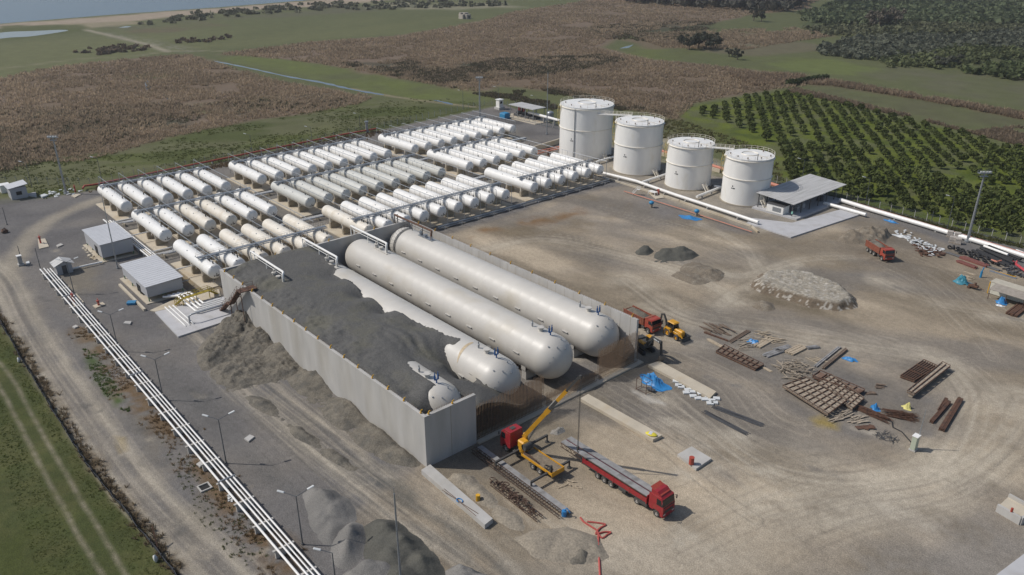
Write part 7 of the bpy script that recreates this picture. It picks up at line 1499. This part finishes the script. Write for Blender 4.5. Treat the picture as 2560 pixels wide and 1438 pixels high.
# white site cabin with canopy at right edge
cA, cB = G(2464, 735), G(2548, 752); h7 = heading(G(2468, 727), G(2560, 756)); b = G(2468, 733)
t = thing('site_cabin', 'white container cabin with yellow edges and a lean-to roof at the right edge', 'cabin', b, h7); T_ = TM(t); CB = mat('cream_container', (.56, .54, .46), .6, .1, 1)
m = MB(T_); m.box((4.0, 1.4, 1.4), (8.0, 2.6, 2.6)); m.build('container', CB, t)
m = MB(T_); m.box((4.0, 1.4, 2.76), (8.1, 2.7, .12)); m.build('roof', mat('cabin_roof', (.46, .42, .34), .7, .12, 1), t)
for x in (0, 8): m = MB(T_); m.bar((x, .08, 0), (x, .08, 2.75), .16); m.bar((x, 2.72, 0), (x, 2.72, 2.75), .16); m.build('corner_post', YELLOW, t)
m = MB(T_); m.add([(1.2, .1, 2.7), (8.4, .1, 2.7), (8.4, -3.0, 2.2), (1.2, -3.0, 2.2), (1.2, .1, 2.78), (8.4, .1, 2.78), (8.4, -3.0, 2.28), (1.2, -3.0, 2.28)], [(3, 2, 1, 0), (4, 5, 6, 7), (0, 1, 5, 4), (1, 2, 6, 5), (2, 3, 7, 6), (3, 0, 4, 7)]); m.build('lean_to_roof', mat('ply_roof', (.30, .265, .225), .85, .2, 1.5), t)
m = MB(T_); m.box((1.1, .06, 1.6), (.5, .06, 1.2)); m.build('window', DARK, t)
for x in (1.4, 4.8, 8.2): m = MB(T_); m.bar((x, -2.9, 0), (x, -2.9, 2.2), .1); m.build('post', RUST, t)
tarp((2504, 757), (1.4, 1.0), 1.6, 'dark blue tarpaulin under the lean-to roof of the right cabin', TARP, seed=15)
tarp((2500, 765), (.8, .5), .35, 'white crumpled bag before the lean-to of the right cabin', LAMPW, 'white_bag', 'bag', 16)
stack('beam_bundle', (2528, 790), (2560, 765), 2.2, 6, .25, RUST, 'rusty brown beams stacked at the right edge below the cabin', 'beams', 2)
b = G(2432, 722); tag(MB(Matrix.Translation(b)).box((0, 0, .7), (2.0, 1.0, .5), bev=.1).cyl((-.8, -.6, .3), (-.8, .6, .3), .3, 10).bar((1, 0, .7), (2.2, 0, .4), .1).cyl((.3, 0, .9), (.3, 0, 1.5), .25, 8).build('site_generator', RUST), 'rusty brown generator on wheels left of the right cabin', 'generator')
b = G(2451, 694); tag(MB(Matrix.Translation(b)).cyl((0, 0, 0), (0, 0, 1.5), .25, 8).cyl((0, 0, 1.5), (.2, 0, 2.6), .12, 8).build('blue_post', BLUE), 'blue upright pump post behind the right cabin', 'post')
scatter('plank_pile', [(2392, 690), (2425, 682), (2436, 690), (2415, 700)], 14, 2.6, .2, .08, WOODP, 'loose pale planks behind the teal tarpaulin', 'timber', .2, .4, .1)
scatter('machine_scrap', [(2500, 668), (2545, 672), (2560, 695), (2525, 690)], 40, .9, .3, .25, DSTEEL, 'jumble of machine parts behind the right cabin', 'scrap', 0, 1.6, .5)
# concrete trough and corner slab at bottom right
t = thing('concrete_trough', 'open concrete trough with a red pipe at the right edge', 'trough', G(2525, 1290)); a, b, c, d = G(2490, 1278), G(2548, 1312), G(2590, 1292), G(2518, 1252)
m = MB(); m.bar(a + Vector((0, 0, .6)), b + Vector((0, 0, .6)), .35, 1.2); m.bar(d + Vector((0, 0, .6)), c + Vector((0, 0, .6)), .35, 1.2); m.bar(b + Vector((0, 0, .6)), c + Vector((0, 0, .6)), .35, 1.2); m.build('wall', CONC, t)
m = MB(); m.prism([tuple(p[:2]) for p in (a, b, c, d)], 0, .7); m.build('sand_floor', PALES if 'PALES' in globals() else CONCP, t); m = MB(); q = G(2526, 1287, .7); m.cyl(q, q + Vector((0, 0, 1.1)), .16, 8); m.build('red_standpipe', REDP, t)
slab([(2494, 1438), (2560, 1388), (2900, 1200), (3200, 1700), (2420, 1500)], 0, .3, 'large clean concrete slab cutting the bottom right corner', SLABM)
# ------------------------------------------------------------------ vegetation
nr7 = np.random.default_rng(5)
LEAF = mat('leaf_mass', (.05, .06, .02), .75, .18, .8, attr='Col', spec=.25); REEDM = mat('reed_mass', (.2, .15, .1), .9, .15, .5, attr='Col', spec=.1)
def thin(m, f):
    # light passing through thin blades and leaves
    nt = m.node_tree; N = nt.nodes; b = N['Principled BSDF']; src = b.inputs['Base Color'].links[0].from_socket
    tr = N.new('ShaderNodeBsdfTranslucent'); mx = N.new('ShaderNodeMixShader'); mx.inputs[0].default_value = f
    nt.links.new(src, tr.inputs['Color']); nt.links.new(b.outputs[0], mx.inputs[1]); nt.links.new(tr.outputs[0], mx.inputs[2]); nt.links.new(mx.outputs[0], N['Material Output'].inputs['Surface'])
thin(LEAF, .3); thin(REEDM, .45)
BARK = mat('bark', (.11, .085, .065), .9, .2, 4)
def leaves(C, Rr, n, size, colr, flat=.85, seed=0, shell=.55):
    """n leaf-cluster quads spread through each crown; C (k,3) centres, Rr (k,3) radii"""
    g = np.random.default_rng(seed); k = len(C); tot = k * n
    d = g.normal(size=(tot, 3)); d /= np.linalg.norm(d, axis=1)[:, None]; d[:, 2] = np.where(d[:, 2] < -.55, -d[:, 2], d[:, 2])
    rad = shell + (1 - shell) * g.random(tot) ** .6; lump = 1 + .22 * np.sin(d[:, 0] * 5 + np.repeat(g.random(k) * 9, n)) * np.cos(d[:, 1] * 4 + np.repeat(g.random(k) * 9, n))
    Rf = np.repeat(Rr, n, 0); P = np.repeat(C, n, 0) + d * Rf * (rad * lump)[:, None]
    nn = d + .7 * g.normal(size=(tot, 3)); nn /= np.linalg.norm(nn, axis=1)[:, None]
    a = np.cross(nn, g.normal(size=(tot, 3))); a /= np.linalg.norm(a, axis=1)[:, None]; b = np.cross(nn, a)
    s = size * (.6 + .8 * g.random(tot))[:, None] * np.repeat(Rr[:, :1], n, 0); a = a * s; b = b * s * flat
    V = np.stack([P - a - b, P + a - b * .6, P + a * .8 + b, P - a * .7 + b * .9], 1).reshape(-1, 3); F_ = np.arange(tot * 4).reshape(-1, 4)
    c = np.repeat(np.repeat(colr if colr.ndim == 2 else colr[None].repeat(k, 0), n, 0) * (.7 + .6 * g.random(tot))[:, None], 4, 0)
    return V, F_, c
OC = np.array([.088, .108, .028])
def tree_proto(r, h, seed, n=240, name='citrus_tree', lab='', base=OC, cat='tree', trunk=.5, size=.17):
    t = thing(name, lab, cat); m = MB(); m.tube([(0, 0, -.05), (.03, .02, trunk), (.0, .05, h * .45)], .14 * r / 2, 7, r2=.07 * r / 2)
    for a in range(4): m.tube([(0, 0, trunk), (.5 * r * math.cos(a * 1.6 + seed), .5 * r * math.sin(a * 1.6 + seed), h * .62)], .06 * r / 2, 5, r2=.03 * r / 2)
    m.build('trunk', BARK, t, local=True)
    g = np.random.default_rng(seed); k = 5; C = np.concatenate([[[0, 0, h * .55]], np.stack([r * .42 * np.cos(np.arange(k) * 1.26 + seed), r * .42 * np.sin(np.arange(k) * 1.26 + seed), h * (.42 + .25 * g.random(k))], 1)])
    Rr = np.concatenate([[[r * .8, r * .8, h * .42]], np.stack([np.full(k, r * .52), np.full(k, r * .52), h * .3 * np.ones(k)], 1)])
    V, F_, c = leaves(C, Rr, n // 6, size * 1.6, base, seed=seed); V[:, 2] = np.maximum(V[:, 2], .25)
    o = np_mesh('crown', V, F_, LEAF, c); o.parent = t; return t
OL = 'round dark green citrus tree standing in the orchard rows beyond the right fence'
protoT = [tree_proto(1.95, 3.0, s, lab=OL, base=OC * f) for s, f in ((1, 1.0), (2, .85), (3, 1.12), (4, .95), (5, 1.0))]
for o in protoT: o['group'] = 'citrus trees in the near orchard'
# orchard rows
ang = R(-54); du = np.array([math.cos(ang), math.sin(ang)]); dn = np.array([-math.sin(ang), math.cos(ang)])
OP = [tuple(G(*q)[:2]) for q in ((1722, 282), (1800, 262), (1878, 240), (1960, 232), (2060, 250), (2300, 308), (2560, 374), (2800, 440), (2800, 690), (2560, 612), (2130, 503), (1946, 455), (1942, 392), (1900, 352), (1840, 322))]
LANE = [tuple(G(*q)[:2]) for q in ((1880, 338), (1940, 348), (2043, 365), (2112, 382), (2200, 403), (2266, 422), (2359, 446), (2472, 470), (2541, 487), (2700, 525))]
pts = []
base_n = np.array([-211.1, 355.4]) @ dn
for i in range(-60, 60):
    for j in range(-80, 80):
        p = dn * (base_n + i * 4.85) + du * (np.array([-211.1, 355.4]) @ du + j * 5.3 + (i % 2) * 1.5)
        pts.append(p)
pts = np.array(pts); pts = pts + nr7.normal(size=pts.shape) * .35
lane_sd = poly_sd(pts[:, 0], pts[:, 1], LANE + [tuple(G(2800, 700)[:2]), tuple(G(2500, 640)[:2]), tuple(G(1900, 450)[:2]), tuple(G(1840, 350)[:2])]) < 0
k = (poly_sd(pts[:, 0], pts[:, 1], OP) < -1.6) & (line_d(pts[:, 0], pts[:, 1], LANE) > 2.6) & (nr7.random(len(pts)) > .06)
pts = pts[k]; lane_sd = lane_sd[k]; dist = np.hypot(pts[:, 0], pts[:, 1]); vis = np.abs((pts @ np.array([AX[0], AX[1]])) / (pts @ np.array([AF[0], AF[1]]) + 20)) < .62
order = np.argsort(dist + np.where(vis, 0, 1e4)); pts = pts[order]; low = lane_sd[order]; ind = pts[:300]; rest = pts[300:]
for i, p in enumerate(ind):
    s = (1.05 if low[i] else .8) * (.85 + .3 * rng.random())
    o = protoT[i % 5] if i < 5 else dup(protoT[i % 5]); o.location = (p[0], p[1], 0); o.rotation_euler = (0, 0, rng.random() * 6.28); o.scale = (s, s, s * (.9 + .2 * rng.random()))
sc = np.where(low[300:], .98, .76) * (.85 + .3 * nr7.random(len(rest))); C = np.stack([rest[:, 0], rest[:, 1], 1.6 * sc], 1); Rr = np.stack([1.95 * sc, 1.95 * sc, 1.5 * sc], 1)
V, F_, c = leaves(C, Rr, 130, .22, OC[None] * (.8 + .4 * nr7.random(len(rest)))[:, None], seed=9)
tag(np_mesh('orchard_trees', V, F_, LEAF, c), kind='stuff')
# tufts: reeds, scrub, weeds
def tufts(name, P_, h, w_, col_, nb, lean=.5, seed=0, m_=REEDM, cv=.35, label=None):
    g = np.random.default_rng(seed); k = len(P_); tot = k * nb; hh = np.repeat(h, nb) * (.55 + .6 * g.random(tot)); ww = np.repeat(w_, nb); a = g.random(tot) * 6.283; rr_ = g.random(tot) ** .5 * np.repeat(w_, nb) * 1.3
    b = g.random(tot) * 6.283; base = np.repeat(P_, nb, 0) + np.stack([rr_ * np.cos(b), rr_ * np.sin(b)], 1); s = np.stack([np.cos(a), np.sin(a)], 1) * (ww * .55)[:, None]; l = np.stack([np.cos(b), np.sin(b)], 1) * (hh * lean * g.random(tot))[:, None]
    z0 = np.zeros(tot); V = np.stack([np.column_stack([base - s, z0 - .05]), np.column_stack([base + s, z0 - .05]), np.column_stack([base + l + s * .55, hh * .8]), np.column_stack([base + l * 1.15 - s * .45, hh])], 1).reshape(-1, 3)
    c = np.repeat(np.repeat(np.atleast_2d(col_).repeat(k if np.atleast_2d(col_).shape[0] == 1 else 1, 0), nb, 0) * (1 - cv / 2 + cv * g.random(tot))[:, None], 4, 0)
    o = np_mesh(name, V, np.arange(tot * 4).reshape(-1, 4), m_, c); return tag(o, label, kind='stuff')
def sample(px, n, seed=0, fall=2.0, ref=260., mask=None):
    poly = P2(px); g = np.random.default_rng(seed); xs = [p[0] for p in poly]; ys = [p[1] for p in poly]; out = []; got = 0; it = 0
    while got < n and it < 60:
        it += 1; q = np.stack([min(xs) + (max(xs) - min(xs)) * g.random(40000), min(ys) + (max(ys) - min(ys)) * g.random(40000)], 1); d = np.hypot(q[:, 0], q[:, 1])
        kk = (g.random(len(q)) < (ref / np.maximum(d, ref)) ** fall) & (np.abs((q @ np.array([AX[0], AX[1]])) / (q @ np.array([AF[0], AF[1]]))) < .85); q = q[kk]
        if mask is not None and len(q): q = q[mask(q[:, 0], q[:, 1])]
        if len(q): q = q[poly_sd(q[:, 0], q[:, 1], poly) < 0]
        out.append(q); got += len(q)
    return np.concatenate(out)[:n]
def reed_field(px, n, seed, dens=lambda x, y: fbm(x * .05, y * .05, 4, 5) > .33, colr=(.38, .295, .205), hs=1.0):
    P_ = sample(px, n, seed, mask=dens); d = np.hypot(P_[:, 0], P_[:, 1]); s = np.clip(d / 330, .8, 3.2)
    cc = np.array(colr)[None] * (.72 + .55 * fbm(P_[:, 0] * .05, P_[:, 1] * .05, 3, 8))[:, None] * np.array([1, 1, 1])
    return tufts('reeds', P_, 1.0 * hs * (.7 + .6 * np.random.default_rng(seed).random(len(P_))) * np.clip(s, .9, 1.4), .30 * s, cc, 6, .8, seed)
reed_field(ML, 12000, 1)
reed_field(MC, 19000, 2)
reed_field([(1820, 185), (1990, 188), (2560, 285), (2700, 335), (2560, 300), (2300, 250), (2080, 215), (1990, 210), (1880, 215)], 2500, 3, colr=(.33, .25, .175), hs=1.3)
reed_field([(1960, 228), (2300, 302), (2560, 368), (2720, 410), (2720, 345), (2540, 318), (2420, 330), (2280, 290), (1990, 222)], 2200, 33, colr=(.26, .20, .14), hs=1.0)
reed_field([(1560, 85), (1980, 70), (2080, 90), (1860, 125), (1660, 120)], 2500, 34)
for k_, (px, n) in enumerate((([(-60, 380), (0, 275), (150, 262), (300, 262), (460, 258), (700, 245), (880, 240), (860, 262), (600, 300), (430, 335), (300, 360), (120, 405), (0, 440)], 700), ([(1060, 185), (1250, 148), (1500, 138), (1570, 150), (1420, 180), (1220, 210), (1120, 222)], 3000), ([(1440, 75), (1600, 52), (1790, 55), (1760, 95), (1620, 105), (1500, 95)], 500), ([(850, 160), (1000, 148), (1180, 188), (1150, 218), (980, 190)], 1500), ([(1180, 235), (1400, 222), (1690, 290), (1640, 335), (1400, 280)], 900))):
    P_ = sample(px, n * 2, 50 + k_, mask=lambda x, y: fbm(x * .06, y * .06, 4, 23) > .45); d = np.hypot(P_[:, 0], P_[:, 1]); q = np.clip(d / 330, .8, 2.4)
    cc = np.where((np.random.default_rng(k_).random(len(P_)) < .6)[:, None], np.array([[.105, .10, .06]]), np.array([[.15, .118, .085]])); tufts('marsh_scrub', P_, .8 * np.clip(q, .9, 1.4), .34 * q, cc, 6, .9, 60 + k_)
P_ = sample([(1500, 300), (1700, 300), (1930, 380), (1960, 460), (1820, 395), (1650, 345)], 700, 71); tufts('rough_grass', P_, np.full(len(P_), .7), np.full(len(P_), .45), np.array([.17, .16, .07]), 6, .6, 71)
P_ = sample(MEAD, 2000, 72, mask=lambda x, y: fbm(x * .06, y * .06, 4, 3) > .52); tufts('meadow_tufts', P_, np.full(len(P_), .35), np.full(len(P_), .4), np.array([.125, .14, .05]), 5, .8, 72)
def along(pts, n, w_, seed):
    g = np.random.default_rng(seed); L_ = [np.array(p) for p in spline(P2(pts), 8)]; i = g.integers(0, len(L_) - 1, n); t_ = g.random(n)[:, None]; A_ = np.array(L_); return A_[i] * (1 - t_) + A_[i + 1] * t_ + g.normal(size=(n, 2)) * w_ * .5
P_ = along([(-40, 745), (0, 795), (70, 900), (140, 1016), (240, 1170), (340, 1295), (450, 1435)], 420, 1.0, 81); tufts('dry_weeds', P_, np.full(len(P_), .6), np.full(len(P_), .10), np.array([.21, .165, .11]), 14, .9, 81)
P_ = along([(200, 820), (270, 900), (330, 980), (420, 1080), (520, 1200), (640, 1330), (720, 1420)], 800, 3.0, 82); P_ = P_[fbm(P_[:, 0] * .25, P_[:, 1] * .25, 3, 6) > .47]; tufts('dry_weeds', P_, np.full(len(P_), .32), np.full(len(P_), .09), np.array([.22, .155, .09]), 12, 1.2, 82)
P_ = sample([(205, 870), (240, 880), (310, 990), (330, 1040), (280, 1010), (235, 950)], 260, 83, 0); P_ = P_[fbm(P_[:, 0] * .4, P_[:, 1] * .4, 3, 6) > .45]; tufts('green_weeds', P_, np.full(len(P_), .25), np.full(len(P_), .09), np.array([.10, .145, .04]), 12, 1.2, 83)
P_ = sample([(400, 1100), (560, 1210), (680, 1390), (600, 1420), (480, 1280)], 160, 84, 0); tufts('green_weeds', P_, np.full(len(P_), .2), np.full(len(P_), .08), np.array([.11, .125, .05]), 10, 1.1, 84)
P_ = along([(240, 474), (420, 440), (600, 404), (780, 365), (960, 330)], 700, 3.5, 85); tufts('dry_weeds', P_, np.full(len(P_), .6), np.full(len(P_), .35), np.array([.16, .115, .07]), 6, .8, 85)
P_ = along([(1950, 462), (2130, 509), (2300, 553), (2560, 618)], 700, 1.8, 86); tufts('dry_weeds', P_, np.full(len(P_), .5), np.full(len(P_), .3), np.array([.13, .13, .055]), 6, .8, 86)
# grass sward below the left fence
GT = [tuple(p) for p in spline(P2([(-80, 850), (0, 935), (60, 1040), (130, 1170), (210, 1310), (285, 1438), (340, 1540)]), 5)]
P_ = sample([(0, 830), (50, 905), (120, 1025), (220, 1185), (320, 1305), (430, 1438), (500, 1600), (-700, 1600), (-500, 830)], 4200, 87, 0); P_ = P_[line_d(P_[:, 0], P_[:, 1], GT) > 1.9]; tufts('grass', P_, np.full(len(P_), .10), np.full(len(P_), .09), np.array([.105, .125, .036]), 6, 1.2, 87, cv=.6)
# hedges, bushes and trees further off
P_ = along([(1972, 214), (2010, 207), (2062, 198)], 90, 1.5, 90); C = np.column_stack([P_, np.full(len(P_), 1.0)]); V, F_, c = leaves(C, np.full((len(P_), 3), 1.5), 40, .3, np.array([.05, .064, .024]), seed=90); tag(np_mesh('hedge', V, F_, LEAF, c), 'dark green hedge at the corner of the olive-grey field', 'hedge')
def far_tree(px, h, r, lab, base=(.08, .084, .056), seed=0, name='tree'):
    t = thing(name, lab, 'tree', G(*px)); m = MB(TM(t)); m.tube([(0, 0, -.1), (.1, 0, h * .5), (0, .1, h * .8)], r * .1, 7, r2=r * .04); 
    for a in range(3): m.tube([(0, 0, h * .3), (r * .5 * math.cos(a * 2.1 + seed), r * .5 * math.sin(a * 2.1 + seed), h * .65)], r * .05, 5)
    m.build('trunk', BARK, t); g = np.random.default_rng(seed); k = 7; C = np.stack([r * .55 * g.normal(size=k) * .8, r * .55 * g.normal(size=k) * .8, h * (.35 + .55 * np.linspace(0, 1, k))], 1); Rr = np.stack([r * (.6 - .25 * np.linspace(0, 1, k)), r * (.6 - .25 * np.linspace(0, 1, k)), np.full(k, h * .17)], 1)
    V, F_, c = leaves(C, Rr, 110, .2, np.array(base), seed=seed + 3, shell=.35); o = np_mesh('crown', V, F_, LEAF, c); o.parent = t; return t
for i, (x, y, h, r, lab) in enumerate(((1722, 125, 9, 5, 'bushy grey-green tree at the left of the marsh clump'), (1745, 122, 11, 5.5, 'tallest grey-green tree in the middle of the marsh clump'), (1765, 124, 10, 5, 'dark tree behind the right of the marsh clump'), (1790, 118, 9, 4.5, 'separate dark tree at the right end of the marsh clump'), (1702, 112, 7, 4, 'thin pale tree just left of the marsh clump'),
                               (1884, 53, 11, 4.5, 'left of two dark trees alone on the brown plain'), (1903, 55, 11, 4, 'right of two dark trees alone on the brown plain'), (1843, 150, 7, 2.5, 'lone small dark tree on the green field'), (1822, 142, 5, 3, 'pale bush left of the lone small dark tree'),
                               (2175, 70, 13, 6, 'left tree of the brown grove among the far orchards'), (2198, 68, 14, 6, 'second tree of the brown grove among the far orchards'), (2218, 66, 14, 6.5, 'third tree of the brown grove among the far orchards'), (2238, 62, 13, 6, 'right tree of the brown grove among the far orchards'), (2370, 162, 6, 5, 'dark bushy tree inside the far young orchard'), (2355, 168, 5, 4, 'smaller bushy tree inside the far young orchard'))):
    far_tree((x, y), h, r, lab, ((.08, .084, .06) if i < 9 or i > 12 else (.15, .13, .10)), seed=100 + i)
# far woods and orchards as masses
def mass(name, px, n, h, r, base, seed, nl=16, size=.42, rows=None):
    P_ = sample(px, n, seed, 1.0, 500); P_ = P_ + np.random.default_rng(seed + 7).normal(size=P_.shape) * 4
    if rows: ca, sa = math.cos(rows[0]), math.sin(rows[0]); q = P_ @ np.array([-sa, ca]); q2 = np.round(q / rows[1]) * rows[1] + np.random.default_rng(seed).normal(size=len(q)) * .4; P_ = P_ + ((q2 - q)[:, None]) * np.array([-sa, ca])
    k = len(P_); s = (.75 + .5 * np.random.default_rng(seed).random(k)) * np.clip(np.hypot(P_[:, 0], P_[:, 1]) / 700, .8, 1.6) ** .5
    C = np.column_stack([P_, h * .5 * s]); V, F_, c = leaves(C, np.column_stack([r * s, r * s, h * .5 * s]), nl, size, np.array(base)[None] * (.75 + .5 * np.random.default_rng(seed + 1).random(k))[:, None], seed=seed, shell=.5); return tag(np_mesh(name, V, F_, LEAF, c), kind='stuff')
mass('far_wood', [(1525, -3), (1700, -8), (2000, -15), (2012, 12), (1960, 30), (1830, 26), (1760, 22), (1640, 14), (1560, 6)], 420, 10, 4.5, (.12, .115, .092), 201, 34)
mass('far_orchard', [(2010, 38), (2090, 12), (2300, -8), (2700, -30), (2700, 70), (2560, 62), (2420, 60), (2260, 58), (2130, 66), (2030, 55)], 2200, 3.0, 3.4, (.098, .118, .06), 202, 12, .5, rows=(R(20), 9))
mass('far_orchard', [(2050, 125), (2160, 98), (2300, 90), (2400, 96), (2560, 80), (2700, 70), (2700, 140), (2560, 128), (2400, 118), (2250, 148), (2150, 150), (2080, 142)], 1500, 2.6, 2.4, (.108, .116, .082), 203, 12, .5, rows=(R(-54), 6))
mass('far_orchard', [(2180, 152), (2260, 140), (2400, 118), (2560, 122), (2700, 125), (2700, 165), (2500, 145), (2420, 165), (2350, 175), (2240, 165)], 700, 2.4, 2.0, (.11, .125, .055), 204, 14, .45, rows=(R(-30), 7))
mass('far_orchard', [(2020, 72), (2130, 68), (2260, 60), (2420, 64), (2560, 66), (2700, 66), (2560, 82), (2300, 88), (2080, 92)], 700, 2.4, 2.0, (.12, .125, .07), 205, 10, .5, rows=(R(-30), 7))
mass('far_orchard', [(2425, 182), (2480, 170), (2560, 158), (2700, 150), (2700, 215), (2560, 203), (2480, 195)], 260, 3.2, 2.8, (.085, .105, .042), 206, 26, .35)
mass('dune_scrub', [(480, 34), (700, 14), (900, 4), (1240, 4), (1260, 14), (1000, 24), (800, 26), (560, 46), (350, 64)], 220, 1.6, 2.8, (.125, .125, .085), 207, 10, .5)
mass('field_scrub', [(200, 130), (260, 118), (340, 114), (360, 124), (260, 136)], 45, 1.2, 2.2, (.13, .10, .07), 208, 10, .5); mass('field_scrub', [(440, 105), (480, 96), (560, 92), (560, 100), (480, 108)], 24, 1.2, 2.2, (.13, .10, .07), 209, 10, .5)
# ruin on the far meadow
for k_, (x, lab) in enumerate(((1157, 'left of two small pale ruined huts on the far meadow'), (1167, 'right of two small pale ruined huts on the far meadow'))):
    b = G(x, 47); t = thing('ruined_hut', lab, 'hut', b); m = MB(Matrix.Translation(b)); m.box((0, 0, 2), (6, 5, 4)); m.box((-1.5, 0, 4.6), (2.5, 4.5, 1.4)); m.build('wall', mat('ruin_plaster', (.40, .36, .31), .9, .2, .5), t); m = MB(Matrix.Translation(b)); m.box((3.02, .3, 1.6), (.08, 1.6, 2.2)); m.build('doorway', DARK, t)

# ------------------------------------------------------------------ the air over the plain
hm = bpy.data.materials.new('haze_air'); hm.use_nodes = True; N = hm.node_tree.nodes; N.remove(N['Principled BSDF']); pv = N.new('ShaderNodeVolumePrincipled'); pv.inputs['Color'].default_value = (.86, .87, .88, 1); pv.inputs['Density'].default_value = .00013; pv.inputs['Anisotropy'].default_value = .3
hm.node_tree.links.new(pv.outputs[0], N['Material Output'].inputs['Volume'])
m = MB(); m.box((-9000, 9000, 37), (26000, 26000, 84)); hz = m.build('haze', hm); hz['kind'] = 'stuff'
